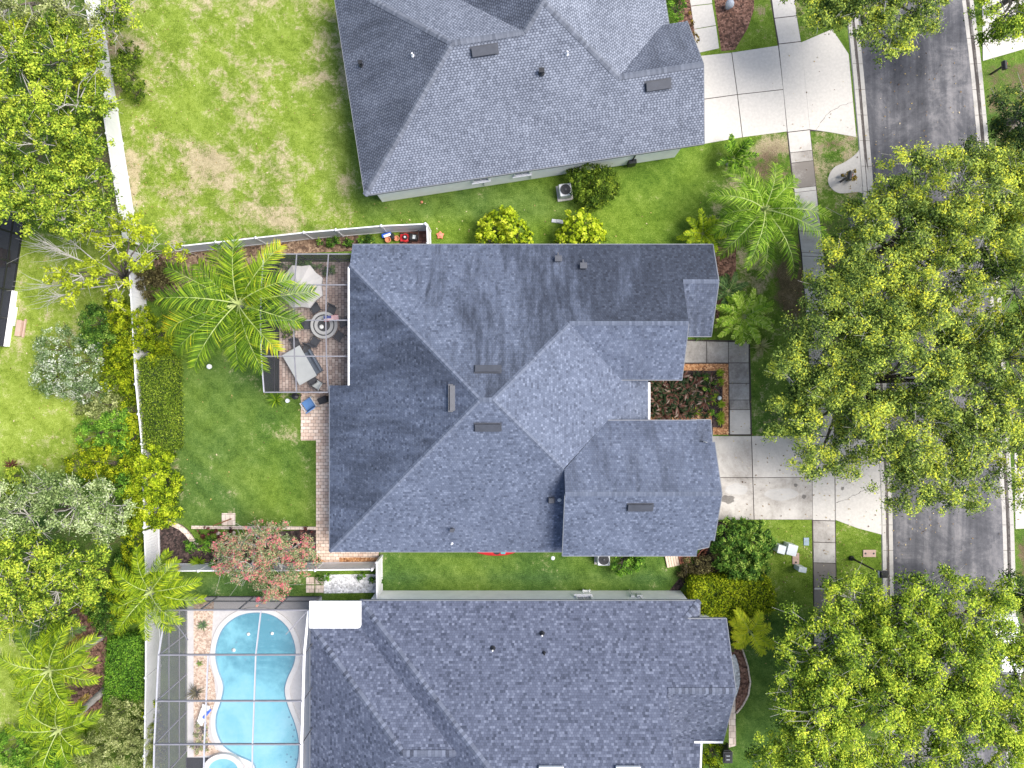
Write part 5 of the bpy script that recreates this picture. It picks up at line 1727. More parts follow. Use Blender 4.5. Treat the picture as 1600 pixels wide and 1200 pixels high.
inner = smooth_loop(pool_px, 4)
outer = offset_loop(inner, 7.5)
mid_ = offset_loop(inner, -2.2)
mb = MB()
n = len(inner)
for i in range(n):
    j = (i + 1) % n
    mb.face([G(*inner[i], .10), G(*inner[j], .10), G(*outer[j], .10), G(*outer[i], .10)])
    mb.face([G(*outer[i], .10), G(*outer[j], .10), G(*outer[j], .02), G(*outer[i], .02)])
    mb.face([G(*inner[j], .10), G(*inner[i], .10), G(*inner[i], .04), G(*inner[j], .04)])
tag(mb.build('pool_coping', M['coping'], weld=True), kind='structure')
mb = MB()
for i in range(n):
    j = (i + 1) % n
    mb.face([G(*mid_[i], .052), G(*mid_[j], .052), G(*inner[j], .085), G(*inner[i], .085)])
tag(mb.build('pool_tile_band', M['pool_edge'], weld=True), kind='structure')
sheet('pool_water', inner, 0.048, M['pool'])
spa = smooth_loop([(352 + 24 * math.cos(t), 1202 + 21 * math.sin(t)) for t in [2 * math.pi * k / 10 for k in range(10)]], 3)
spo = [(352 + (x - 352) * 1.35, 1202 + (y - 1202) * 1.35) for x, y in spa]
mb = MB()
for i in range(len(spa)):
    j = (i + 1) % len(spa)
    mb.face([G(*spa[i], .34), G(*spa[j], .34), G(*spo[j], .34), G(*spo[i], .34)])
    mb.face([G(*spo[i], .34), G(*spo[j], .34), G(*spo[j], .02), G(*spo[i], .02)])
    mb.face([G(*spa[j], .34), G(*spa[i], .34), G(*spa[i], .2), G(*spa[j], .2)])
tag(mb.build('spa_wall', M['coping'], weld=True), kind='structure')
sheet('spa_water', spa, 0.24, M['pool'])
sheet('deck_mat', [(291, 1183), (326, 1183), (326, 1260), (291, 1260)], 0.05, M['black'])
# pool odds and ends
for k, (px, py) in enumerate(((389, 990), (426, 989))):
    p = G(px, py, 0.05)
    mb = MB(); mb.lathe(p, [(0.09, 0), (0.11, .04), (0.07, .10), (0.001, .11)], 14)
    tag(mb.build('pool_float', M['white_metal'], smooth=True), ('white floating chlorine puck on pool, left of cage beam', 'white floating chlorine puck on pool, right of cage beam')[k], 'pool float', 'white floats on the pool')
p = G(366, 1015, .05)
mb = MB(); mb.lathe(p, [(0.11, 0), (0.13, .05), (0.10, .08), (0.05, .09), (0.05, .13), (.001, .13)], 14)
tag(mb.build('pool_thermometer', M['util_white'], smooth=True), 'small white floating ring with dark centre in the pool', 'pool float')
lg = thing('garden_lounger', 'white and blue folded lounge chair lying on tan gravel beside pool', 'lounge chair', G(320, 1115))
c = G(320, 1113)
mb = MB(); mb.box((c.x - .05, c.y - .15, .30), (0.42, 1.1, .07), R(-18)); mb.build('seat', M['white_metal'], lg, bevel=.02)
mb = MB(); mb.box((c.x + .25, c.y + .45, .42), (0.5, .62, .07), R(-18), tilt=Matrix.Rotation(.5, 3, 'X')); mb.build('backrest', M['white_metal'], lg, bevel=.02)
mb = MB(); mb.box((c.x + .32, c.y + .10, .40), (0.16, .75, .06), R(-40)); mb.build('cushion', M['blue'], lg, bevel=.02)
for dx, dy in ((-.2, -.6), (.15, -.65), (.1, .4), (.45, .35)):
    mb = MB(); mb.tube([(c.x + dx, c.y + dy, .04), (c.x + dx, c.y + dy, .30)], .025, 6); mb.build('leg', M['white_metal'], lg)


# ------------------------------------------------------------------ patio furniture
ut = P(469, 447, 2.15)
um = thing('patio_umbrella', 'pale grey canvas patio umbrella inside the screened patio', 'umbrella', (ut.x, ut.y, .02))
mb = MB()
rad, nrib = 1.42, 8
apex = (ut.x, ut.y, 2.42)
rim = [(ut.x + rad * math.cos(R(22.5 + 45 * k)) * 1.0, ut.y + rad * math.sin(R(22.5 + 45 * k)), 1.98) for k in range(nrib)]
for k in range(nrib):
    a, b_ = Vector(rim[k]), Vector(rim[(k + 1) % nrib])
    ap = Vector(apex)
    m1, m2 = ap.lerp(a, .55) + Vector((0, 0, .05)), ap.lerp(b_, .55) + Vector((0, 0, .05))
    mm = (m1 + m2) / 2 - Vector((0, 0, .03))
    e = (a + b_) / 2 + (ap - (a + b_) / 2) * 0.05 - Vector((0, 0, .01))
    mb.face([ap, m1, mm]); mb.face([ap, mm, m2]); mb.face([m1, a, e, mm]); mb.face([mm, e, b_, m2])
    mb.face([a, a - Vector((0, 0, .16)), e - Vector((0, 0, .16)), e]); mb.face([e, e - Vector((0, 0, .16)), b_ - Vector((0, 0, .16)), b_])
mb.build('canopy', M['umbrella'], um, weld=True)
mb = MB(); mb.tube([(ut.x, ut.y, .05), (ut.x, ut.y, 2.5)], .025, 8); mb.build('pole', M['dark_metal'], um)
mb = MB(); mb.lathe((ut.x, ut.y, 0.02), [(.32, 0), (.32, .06), (.08, .12), (.04, .3)], 18); mb.build('base', M['dark_metal'], um)
for k in range(nrib):
    mb = MB(); mb.tube([(ut.x, ut.y, 2.33), tuple(Vector(rim[k]) - Vector((0, 0, .04)))], .012, 5); mb.build('rib', M['dark_metal'], um)

tc = P(506, 508, .75)
tb = thing('patio_table', 'round stone patio table with light and dark rings', 'table', (tc.x, tc.y, .02))
for nm, r0, r1, z, mt in (('tabletop', 0.0, 0.86, .72, 'ring_light'), ('inlay', .60, .68, .757, 'ring_dark'), ('inlay', 0.0, .40, .758, 'ring_dark')):
    mb = MB()
    if nm == 'tabletop': mb.lathe((tc.x, tc.y, z - .04), [(0.001, 0), (.80, 0), (.86, .02), (.86, .06), (.84, .075)], 48)
    else:
        m = 48
        for k in range(m):
            a0, a1 = 2 * math.pi * k / m, 2 * math.pi * (k + 1) / m
            q = [(tc.x + r * math.cos(a), tc.y + r * math.sin(a), z) for r, a in ((r0, a0), (r1, a0), (r1, a1), (r0, a1))]
            mb.face(q if r0 > 0 else q[1:3] + [q[0]])
    mb.build(nm, M[mt], tb)
mb = MB(); mb.lathe((tc.x, tc.y, .02), [(.36, 0), (.36, .05), (.14, .12), (.12, .55), (.30, .66)], 20); mb.build('pedestal', M['ring_dark'], tb)
mb = MB(); mb.lathe((tc.x - .13, tc.y - .11, .76), [(.10, 0), (.13, .02), (.14, .07), (.10, .09), (.001, .09)], 16)
tag(mb.build('white_bowl', M['white_metal'], smooth=True), 'small white bowl on the dark centre of round ringed table', 'bowl')
mb = MB(); mb.lathe((tc.x + .10, tc.y - .05, .76), [(.10, 0), (.10, .04), (.07, .05), (.04, .12), (.001, .12)], 16)
tag(mb.build('candle_holder', M['ring_dark'], smooth=True), 'dark round candle holder beside white bowl on ringed table', 'candle holder')
# flag standing in the table's centre
ft = thing('table_flag', 'small striped flag leaning over the round patio table', 'flag', (tc.x + .12, tc.y + .06, .76))
mb = MB(); mb.tube([(tc.x + .12, tc.y + .06, .76), (tc.x + .30, tc.y + .20, 1.55)], .010, 6); mb.build('pole', M['dark_metal'], ft)
mb = MB()
o0 = Vector((tc.x + .22, tc.y + .16, 1.48)); du = Vector((.90, .10, -.10)); dv = Vector((-.06, .34, -.05))
for k in range(13):
    v0, v1 = k / 13, (k + 1) / 13
    for j in range(8):
        u0, u1 = j / 8, (j + 1) / 8
        w = lambda u: Vector((0, 0, .035 * math.sin(u * 9)))
        white = k % 2
        slot = 2 if (u0 < .4 and v0 >= 6 / 13) else (1 if white else 0)
        mb.face([o0 + du * u0 + dv * v0 + w(u0), o0 + du * u1 + dv * v0 + w(u1), o0 + du * u1 + dv * v1 + w(u1), o0 + du * u0 + dv * v1 + w(u0)], slot)
mb.build('cloth', [M['stripe_red'], M['stripe_white'], M['flag_blue']], ft, solidify=.004)


def chair(name, label, loc, rz, group=None, fabric='chair_dark', frame='dark_metal', cat='chair'):
    """patio armchair whose back is towards local -Y"""
    t = thing(name, label, cat, (0, 0, 0), 0, group)
    mb = MB(); mb.box((0, 0.02, .42), (.52, .50, .05)); mb.build('seat', M[fabric], t, bevel=.015)
    mb = MB(); mb.box((0, -.27, .70), (.50, .045, .56), tilt=Matrix.Rotation(.22, 3, 'X')); mb.build('backrest', M[fabric], t, bevel=.015)
    for s in (-1, 1):
        mb = MB(); mb.tube([(s * .28, .26, .40), (s * .29, .26, .62), (s * .29, -.05, .65), (s * .28, -.30, .66)], .02, 6); mb.build('armrest', M[frame], t)
        mb = MB(); mb.tube([(s * .27, .25, 0), (s * .27, .25, .42)], .02, 6); mb.build('leg', M[frame], t)
        mb = MB(); mb.tube([(s * .27, -.32, 0), (s * .26, -.25, .42)], .02, 6); mb.build('leg', M[frame], t)
    t.location = loc
    t.rotation_euler = (0, 0, rz)
    return t


spots = [(492, 481, 'dark patio chair at round table, tucked against the grey umbrella'), (517, 484, 'dark patio chair at round table, between umbrella and house wall'), (479, 507, 'dark patio chair at round table, on its side away from the house'),
         (536, 503, 'dark patio chair at round table, beneath the striped flag'), (529, 525, 'dark patio chair at round table, nearest the house and below flag'), (491, 534, 'dark patio chair at round table, facing the grey rectangular table')]
c0 = None
for px, py, lab in spots:
    p = P(px, py, .6)
    ang = math.atan2(tc.y - p.y, tc.x - p.x)
    rz = ang - math.pi / 2
    p.z = .02
    if c0 is None: c0 = chair('patio_chair', lab, p, rz, 'dark chairs round the ringed table')
    else: dup(c0, p, rz, lab)

gc = P(468, 571, .75)
gt = thing('dining_table', 'grey rectangular patio table set askew on the pavers', 'table', (gc.x, gc.y, .02), R(-60))
off = gt.location.copy()


def loc_part(t, mbf, nm, mat, **kw):
    """part built around the thing's own origin (thing may be turned)"""
    mb = MB(); mbf(mb)
    for k, v in enumerate(mb.v):
        o = origin_of(t); mb.v[k] = (v[0] + o.x, v[1] + o.y, v[2] + o.z)
    return mb.build(nm, mat, t, **kw)


loc_part(gt, lambda m: m.box((0, 0, .73), (2.22, 1.27, .05)), 'tabletop', M['cover'], bevel=.015)
for sx in (-1, 1):
    for sy in (-1, 1):
        loc_part(gt, lambda m: m.box((sx * .98, sy * .5, .35), (.07, .07, .70)), 'leg', M['dark_metal'])
bp = P(489, 566, .5)
bn = thing('patio_sofa', 'slate blue cushioned bench along the grey table, house side', 'bench', (bp.x, bp.y, .02), R(-60))
loc_part(bn, lambda m: m.box((0, 0, .38), (1.55, .5, .14)), 'seat_cushion', M['cushion'], bevel=.03)
loc_part(bn, lambda m: m.box((0, .24, .62), (1.55, .12, .42)), 'backrest', M['cushion'], bevel=.03)
loc_part(bn, lambda m: m.box((0, 0, .27), (1.5, .46, .06)), 'frame', M['dark_metal'])
for sx in (-1, 1):
    for sy in (-1, 1):
        loc_part(bn, lambda m: m.box((sx * .7, sy * .2, .12), (.05, .05, .24)), 'leg', M['dark_metal'])
c1_ = chair('metal_chair', 'black metal chair at upper end of the grey patio table', (*P(462, 537, .5).xy, .02), R(200), 'black metal chairs at the grey table', 'dark_metal')
dup(c1_, (*P(479, 545, .5).xy, .02), R(165), 'black metal chair at the corner between bench and ringed table')
dup(c1_, (*P(488, 594, .5).xy, .02), R(28), 'black metal chair at lower end of the grey patio table')
ch = chair('folding_chair', 'white and black folding chair near the lower cage wall', (*P(496, 601, .5).xy, .02), R(60), None, 'util_white', 'black')
bch = chair('garden_chair', 'blue sling garden chair on pavers just outside the cage', (*P(483, 632, .5).xy, .015), R(35), None, 'blue_chair', 'ac_grey')
bch.scale = (1.35, 1.35, 1.15)
p = P(506, 625, .6)
mb = MB(); mb.box((p.x, p.y, .5), (.5, .35, .9), R(25)); mb.box((p.x, p.y, .98), (.56, .40, .06), R(25))
tag(mb.build('barbecue', M['black'], bevel=.03), 'black covered barbecue grill half under the roof edge', 'grill')
p = G(451, 626)
mb = MB(); mb.lathe((p.x, p.y, 0), [(.10, 0), (.12, .25), (.14, .27), (.12, .27), (.001, .22)], 14)
tag(mb.build('planter_pot', M['util_white'], smooth=True), 'small white round pot on grass beside spiky plant', 'pot')
p = G(464, 619)
mb = MB(); mb.tube([(p.x - .3, p.y, 0), (p.x - .3, p.y, .5), (p.x + .3, p.y + .05, .5), (p.x + .3, p.y + .05, 0)], .03, 6); mb.lathe((p.x, p.y, .1), [(.14, 0), (.2, .1), (.2, .35), (.05, .4)], 14)
tag(mb.build('hose_reel', M['black']), 'black hose reel against the lower wall of the patio cage', 'hose reel')
p = G(332, 573)
lp = thing('ball_light', 'white round ball light standing on the deep green lawn', 'garden light', p)
mb = MB(); mb.tube([p, p + Vector((0, 0, .35))], .03, 8); mb.build('post', M['dark_metal'], lp)
mb = MB(); mb.lathe(p + Vector((0, 0, .30)), [(0.02, 0)] + [(.17 * math.sin(a), .17 - .17 * math.cos(a)) for a in [math.pi * k / 10 for k in range(1, 10)]] + [(.001, .34)], 16); mb.build('globe', M['white_metal'], lp, smooth=True)
p = G(357.5, 811)
mb = MB(); mb.box((p.x, p.y, .035), (.86, .78, .07))
tag(mb.build('concrete_pad', M['stone_edge'], bevel=.01), 'pale square concrete pad set at the lawn edge', 'slab')
mb = MB(); a, b_ = G(360, 811, .10), G(334, 821, .10); mb.tube([a, b_], .035, 6); mb.tube([a, a + Vector((.1, .03, .05))], .05, 6)
tag(mb.build('wooden_stake', M['brown']), 'brown wooden stake lying across the pale concrete pad', 'stake')

# ------------------------------------------------------------------ side yard things
p = G(634, 372)
mw = thing('lawn_mower', 'red lawn mower with black grass bag on red pavers', 'lawn mower', p)
q = P(633, 371, .3)
mb = MB(); mb.lathe((q.x, q.y, .10), [(.26, 0), (.29, .04), (.27, .14), (.18, .18)], 18); mb.box((q.x - .05, q.y, .18), (.55, .46, .12)); mb.build('deck', M['red'], mw, bevel=.02)
mb = MB(); mb.lathe((q.x, q.y, .28), [(.16, 0), (.16, .10), (.10, .15), (.001, .16)], 14); mb.build('engine', M['black'], mw)
mb = MB(); mb.lathe((q.x, q.y, .44), [(.07, 0), (.07, .03), (.001, .035)], 12); mb.build('fuel_cap', M['ac_grey'], mw)
mb = MB(); mb.box((q.x + .55, q.y - .02, .32), (.52, .42, .34), R(-6)); mb.build('grass_bag', M['black'], mw, bevel=.05)
mb = MB(); mb.box((q.x + .60, q.y - .01, .50), (.18, .24, .03), R(-6)); mb.build('bag_label', M['util_white'], mw)
mb = MB(); mb.tube([(q.x + .2, q.y + .2, .2), (q.x + .95, q.y + .30, .95), (q.x + .95, q.y - .22, .95), (q.x + .2, q.y - .2, .2)], .018, 6); mb.build('handle', M['dark_metal'], mw)
for sx in (-1, 1):
    for sy in (-1, 1):
        mb = MB()
        c = Vector((q.x + sx * .26, q.y + sy * .27, .11))
        mb.tube([c - Vector((0, .03, 0)), c + Vector((0, .03, 0))], .11, 14); mb.build('wheel', M['tyre'], mw)
p = P(605, 368, .4)
ty = thing('ride_on_toy', 'blue and white plastic toy against the fence beside the mower', 'toy', (p.x, p.y, 0))
mb = MB(); mb.box((p.x - .05, p.y + .05, .35), (.62, .26, .14), R(14)); mb.build('body', M['blue'], ty, bevel=.04)
mb = MB(); mb.box((p.x, p.y, .45), (.46, .17, .08), R(20)); mb.build('seat', M['white_metal'], ty, bevel=.03)
mb = MB(); mb.box((p.x + .34, p.y - .05, .28), (.22, .34, .30), R(14)); mb.build('engine_box', M['black'], ty, bevel=.03)
for dx in (-.22, .25):
    for dy in (-.13, .15):
        mb = MB(); c = Vector((p.x + dx, p.y + dy, .12)); mb.tube([c - Vector((0, .03, 0)), c + Vector((0, .03, 0))], .12, 12); mb.build('wheel', M['tyre'], ty)
for px, py, lab, s in ((607.5, 376, 'terracotta pot ring below the blue toy', 1.0), (621, 374, 'terracotta pot between blue toy and red mower', .9)):
    p = G(px, py)
    mb = MB(); mb.lathe((p.x, p.y, 0.01), [(.12 * s, 0), (.18 * s, .28), (.20 * s, .30), (.20 * s, .34), (.15 * s, .34), (.14 * s, .24), (.001, .22)], 18)
    tag(mb.build('flower_pot', M['terracotta'], smooth=True), lab, 'pot', 'terracotta pots by the north fence')
p = G(688, 368)
mb = MB()
V5 = []
for k in range(10):
    r = .27 if k % 2 == 0 else .17
    V5.append((p.x + r * math.cos(R(90 + 36 * k)), p.y + r * math.sin(R(90 + 36 * k))))
mb.prism(V5, 0.02, .16); mb.lathe((p.x, p.y, .16), [(.13, 0), (.10, .05), (.001, .06)], 12)
tag(mb.build('star_toy', M['pink'], bevel=.03), 'coral star shaped plastic toy on grass outside the white fence', 'toy')
p = G(659, 316)
mb = MB(); mb.lathe((p.x, p.y, .0), [(.05, 0), (.10, .05), (.05, .10), (.001, .11)], 10)
tag(mb.build('orange_ball', M['terracotta'], smooth=True), 'small orange ball in grass under the upper house wall', 'ball')
p = G(871, 346)
mb = MB(); mb.box((p.x, p.y, .03), (.75, .22, .06), R(-8)); mb.box((p.x + .1, p.y, .08), (.3, .2, .06), R(-8))
tag(mb.build('splash_block', M['ac_grey'], bevel=.01), 'grey concrete splash block on grass beside yellow shrub', 'splash block')


def condenser(label, loc, rz):
    t = thing('air_conditioner', label, 'air conditioner', (0, 0, 0), 0, 'outdoor air conditioners')
    mb = MB(); mb.box((0, 0, .05), (1.0, 1.0, .10)); mb.build('base_slab', M['concrete'], t)
    mb = MB(); mb.box((0, 0, .48), (.78, .78, .76)); mb.build('cabinet', M['ac_grey'], t, bevel=.05)
    mb = MB(); mb.lathe((0, 0, .865), [(.33, 0), (.33, .02), (.001, .02)], 20); mb.build('fan_well', M['black'], t)
    mb = MB()
    for r in (.12, .22, .32):
        mb.tube([(r * math.cos(a), r * math.sin(a), .905) for a in [2 * math.pi * k / 20 for k in range(21)]], .008, 4)
    for k in range(8):
        a = math.pi * k / 4; mb.tube([(0, 0, .91), (.34 * math.cos(a), .34 * math.sin(a), .90)], .007, 4)
    mb.lathe((0, 0, .90), [(.07, 0), (.07, .03), (.001, .04)], 10)
    mb.build('fan_guard', M['dark_metal'], t)
    t.location = loc; t.rotation_euler = (0, 0, rz)
    return t


ac = condenser('grey air conditioner with black fan beside bush at upper house', G(882, 302), R(8))
dup(ac, (*P(942, 871.5, .4).xy, 0), 0, 'grey air conditioner half hidden under the garage eave')
# kayak against the south wall
k0 = P(775, 857, .45)
ky = thing('kayak', 'red kayak lying along the south wall under the eave', 'kayak', (k0.x, k0.y, 0))
ky0 = -10.42
mb = MB()
prof = []
nseg = 16
for i in range(nseg + 1):
    s = -1 + 2 * i / nseg
    w = .40 * max(0.02, (1 - abs(s) ** 2.4))
    prof.append((k0.x + s * 1.55, w, .10 + .16 * abs(s) ** 3))
rings = []
for x, w, zz in prof:
    rings.append([(x, ky0 - .18 + w * math.cos(a), .22 + zz + w * .55 * math.sin(a)) for a in [2 * math.pi * k / 12 for k in range(12)]])
for r0_, r1_ in zip(rings[:-1], rings[1:]):
    for k in range(12): mb.face([r0_[k], r1_[k], r1_[(k + 1) % 12], r0_[(k + 1) % 12]])
mb.build('hull', M['red'], ky, weld=True, smooth=True)
mb = MB(); mb.lathe((k0.x + .05, ky0 - .20, .52), [(.001, 0), (.20, 0), (.24, .05)], 16); mb.build('cockpit', M['black'], ky)
mb = MB(); mb.box((k0.x + .45, ky0 - .32, .55), (.30, .16, .06)); mb.build('seat_pad', M['teal'], ky, bevel=.02)
for dx in (-.9, .9):
    mb = MB(); mb.box((k0.x + dx, ky0 - .15, .075), (.10, .6, .15)); mb.build('chock', M['brown'], ky)
p = G(864, 872)
mb = MB(); mb.lathe((p.x, p.y, .0), [(.13, 0), (.13, .02), (.06, .04), (.001, .04)], 16)
tag(mb.build('drain_cover', M['util_white']), 'round pale drain cover in grass south of the middle house', 'drain cover')

# brick stepping pads and edging near the garage corner
for nm, a, b_, w, mt, lab in (('stepping_pad', (1040, 877), (1059.5, 873), .80, 'brick_tan', 'tan grooved stepping pad on grass below the garage roof'), ('stepping_pad', (1060, 873), (1078, 870), .72, 'brick_red', 'terracotta stepping pad between the tan pad and fan bricks')):
    A, Bq = G(*a), G(*b_)
    mb = MB()
    for k in range(5):
        u, v = A.lerp(Bq, k / 5 + .012), A.lerp(Bq, (k + 1) / 5 - .012)
        mb.beam(u + Vector((0, 0, .06)), v + Vector((0, 0, .06)), w, .12)
    tag(mb.build(nm, M[mt], bevel=.008), lab, 'stepping pad', 'pads of the little brick path')
mb = MB()
for k in range(5):
    a = R(205 + 24 * k)
    c = G(1086, 866)
    mb.beam((c.x + .08 * k, c.y - .30 + .10 * k, .06), (c.x + .55 + .06 * k, c.y - .15 + .16 * k, .06), .16, .12)
tag(mb.build('fan_bricks', M['brick_red'], bevel=.008), 'fan of terracotta edging bricks under the garage roof corner', 'edging bricks')

# ------------------------------------------------------------------ front verge
u1 = P(1220, 858, .6); u2 = P(1236, 858.5, .6)
for u, sz, lab in ((u1, (.48, .50, .70), 'small grey white utility cabinet, left one of the touching pair'), (u2, (.60, .66, .75), 'larger grey white utility cabinet touching a smaller one')):
    t = thing('utility_cabinet', lab, 'utility box', (u.x, u.y, 0), 0, 'utility cabinets on the front lawn')
    mb = MB(); mb.box((u.x, u.y, sz[2] / 2), sz, R(-14)); mb.build('cabinet', M['util_white'], t, bevel=.03)
    mb = MB(); mb.box((u.x, u.y, sz[2] + .03), (sz[0] * 1.05, sz[1] * 1.05, .06), R(-14)); mb.build('lid', M['util_white'], t, bevel=.02)
u = P(1252, 889, .6)
t = thing('utility_cabinet', 'pale utility cabinet standing alone below the tan meter lid', 'utility box', (u.x, u.y, 0), 0, 'utility cabinets on the front lawn')
mb = MB(); mb.box((u.x, u.y, .38), (.46, .30, .76), R(-10)); mb.build('cabinet', M['util_white'], t, bevel=.03)
mb = MB(); mb.box((u.x, u.y, .79), (.50, .34, .06), R(-10)); mb.build('lid', M['util_white'], t, bevel=.02)
for px, py, sx, sy, rz, mt, lab in ((1243, 872.5, .44, .72, 0, 'util_tan', 'tan meter lid with two dark holes beside utility cabinets'), (1358, 864.5, .82, .46, 0, 'util_tan', 'pinkish meter lid with two dark holes near the kerb'), (1259.5, 846, .34, .50, 0, 'util_blue', 'blue grey valve lid in grass near the pavement')):
    p = G(px, py)
    t = thing('meter_lid', lab, 'meter lid', p)
    mb = MB(); mb.box((p.x, p.y, .03), (sx, sy, .06)); mb.build('lid', M[mt], t, bevel=.012)
    if mt == 'util_tan':
        for s in (-1, 1):
            d = Vector((s * sx * .32, 0, 0)) if sx > sy else Vector((0, s * sy * .34, 0))
            mb = MB(); mb.lathe(p + d + Vector((0, 0, .060)), [(.065, 0), (.065, .006), (.001, .006)], 12); mb.build('hole', M['black'], t)
b0 = G(1330, 872)
lt = thing('street_lamp', 'black street lamp post beside the kerb and lower driveway', 'street lamp', b0)
mb = MB(); mb.lathe(b0, [(.16, 0), (.16, .12), (.09, .25), (.065, .5), (.05, 3.45)], 12); mb.build('post', M['black'], lt, smooth=False)
mb = MB(); mb.box(b0 + Vector((.12, -.04, 3.58)), (.50, .40, .22)); mb.box(b0 + Vector((.12, -.04, 3.72)), (.42, .32, .08)); mb.build('lamp_head', M['black'], lt, bevel=.03)
mb = MB(); mb.box(b0 + Vector((-.135, -.04, 3.56)), (.03, .38, .16)); mb.build('lens', M['util_white'], lt)
for gx, gy, rz, lab in ((1313, 284, 80, 'black mailbox on the curved concrete pad by the kerb'), (1548, 116, 95, 'black mailbox on grass across the street')):
    p = G(gx, gy)
    t = thing('mailbox', lab, 'mailbox', (p.x, p.y, 0), R(rz), 'mailboxes by the street')
    loc_part(t, lambda m: m.box((0, 0, .55), (.10, .10, 1.1)), 'post', M['black'])

    def bx(m):
        rr = .12
        path = []
        for x in (-.26, .26):
            path.append([(x, rr * math.cos(a), 1.14 + .12 + rr * math.sin(a)) for a in [math.pi * k / 8 for k in range(9)]] + [(x, -rr, 1.12), (x, rr, 1.12)])
        for k in range(11):
            j = (k + 1) % 11
            m.face([path[0][k], path[1][k], path[1][j], path[0][j]])
        m.face(path[0]); m.face(list(reversed(path[1])))
    loc_part(t, bx, 'box', M['black'])
    loc_part(t, lambda m: m.box((.27, 0, 1.22), (.02, .20, .20)), 'door', M['dark_metal'])
    loc_part(t, lambda m: m.box((0.05, -.13, 1.30), (.16, .015, .05)), 'signal_flag', M['red'])
p = G(1137, 12)
mb = MB(); mb.lathe((p.x, p.y, 0), [(.14, 0), (.16, .05), (.10, .18), (.22, .28), (.28, .42), (.24, .58), (.10, .70), (.001, .72)], 18)
tag(mb.build('stone_ornament', M['stone_grey'], smooth=True), 'grey stone garden ornament standing in red mulch at top', 'ornament')
# wheeled bin beside the lower house
p = P(1137, 1183, 1.0)
bn_ = thing('wheelie_bin', 'black wheeled rubbish bin at the lower house corner', 'bin', (p.x, p.y, 0))
mb = MB()
q0 = [(-.26, -.32), (.26, -.32), (.26, .32), (-.26, .32)]
for k in range(4):
    j = (k + 1) % 4
    mb.face([(p.x + q0[k][0] * .8, p.y + q0[k][1] * .8, .04), (p.x + q0[j][0] * .8, p.y + q0[j][1] * .8, .04), (p.x + q0[j][0], p.y + q0[j][1], .98), (p.x + q0[k][0], p.y + q0[k][1], .98)])
mb.build('body', M['black'], bn_, weld=True)
mb = MB(); mb.box((p.x, p.y, 1.02), (.60, .74, .07)); mb.box((p.x, p.y - .02, 1.07), (.46, .52, .05)); mb.build('lid', M['black'], bn_, bevel=.03)
mb = MB(); mb.tube([(p.x - .22, p.y + .40, .96), (p.x + .22, p.y + .40, .96)], .022, 8); mb.build('handle', M['dark_metal'], bn_)
for s in (-1, 1):
    mb = MB(); mb.tube([(p.x + s * .24, p.y + .3, .12), (p.x + s * .30, p.y + .3, .12)], .12, 14); mb.build('wheel', M['tyre'], bn_)
for dy in (.12, -.12):
    mb = MB(); mb.box((p.x, p.y + dy, 1.099), (.22, .035, .006)); mb.build('sticker', M['util_white'], bn_)

# ------------------------------------------------------------------ white pickup under the lower street trees
tc_ = G(1552, 1022)
tr = thing('pickup_truck', 'white pickup truck parked at the kerb under the street trees', 'pickup truck', (tc_.x, tc_.y, 0), R(-2))


def hullprof(m, rows_, mi=0):
    """rows_: (y, half width, z0, z1) cross sections along the truck"""
    rr = []
    for y, w, z0, z1 in rows_:
        rr.append([(-w, y, z0), (-w, y, z1 - .10), (-w + .10, y, z1), (w - .10, y, z1), (w, y, z1 - .10), (w, y, z0)])
    for a, b in zip(rr[:-1], rr[1:]):
        for k in range(5): m.face([a[k], b[k], b[k + 1], a[k + 1]], mi)
    m.face(rr[0], mi); m.face(list(reversed(rr[-1])), mi)


loc_part(tr, lambda m: hullprof(m, [(2.72, .66, .45, .80), (2.60, .84, .40, .95), (2.2, .93, .35, 1.05), (1.2, .96, .35, 1.10), (-.75, .96, .35, 1.10), (-.78, .96, .35, .80), (-2.70, .95, .42, .80)]), 'body', M['car_white'], weld=True, bevel=.03)
loc_part(tr, lambda m: hullprof(m, [(1.15, .82, 1.08, 1.12), (.62, .74, 1.08, 1.68), (-.45, .74, 1.08, 1.72), (-.74, .80, 1.08, 1.30)]), 'cab', M['car_white'], weld=True, bevel=.03)
loc_part(tr, lambda m: m.face([(-.70, 1.17, 1.14), (.70, 1.17, 1.14), (.62, .66, 1.67), (-.62, .66, 1.67)]), 'windscreen', M['glass'])
loc_part(tr, lambda m: m.face([(-.6, -.80, 1.16), (-.6, -.50, 1.69), (.6, -.50, 1.69), (.6, -.80, 1.16)]), 'rear_window', M['glass'])
for s in (-1, 1):
    loc_part(tr, lambda m: m.box((s * .93, -1.72, .97), (.08, 1.95, .34)), 'bed_side', M['car_white'], bevel=.02)
    loc_part(tr, lambda m: m.box((s * .79, .10, 1.38), (.03, .95, .34)), 'side_window', M['glass'])
    loc_part(tr, lambda m: m.box((s * 1.04, .80, 1.16), (.18, .10, .15)), 'mirror', M['car_white'], bevel=.02)
    loc_part(tr, lambda m: m.box((s * .70, 2.66, .78), (.30, .08, .15)), 'headlight', M['util_white'], bevel=.02)
    for y in (1.75, -1.65):
        loc_part(tr, lambda m: m.tube([(s * .76, y, .38), (s * .98, y, .38)], .38, 18), 'wheel', M['tyre'])
loc_part(tr, lambda m: m.box((0, -2.68, .97), (1.80, .08, .36)), 'tailgate', M['car_white'], bevel=.02)
loc_part(tr, lambda m: m.box((0, -1.73, .83), (1.76, 1.82, .04)), 'bed_liner', M['black'])
loc_part(tr, lambda m: m.box((0, 2.74, .55), (1.5, .12, .22)), 'bumper', M['ac_grey'], bevel=.03)


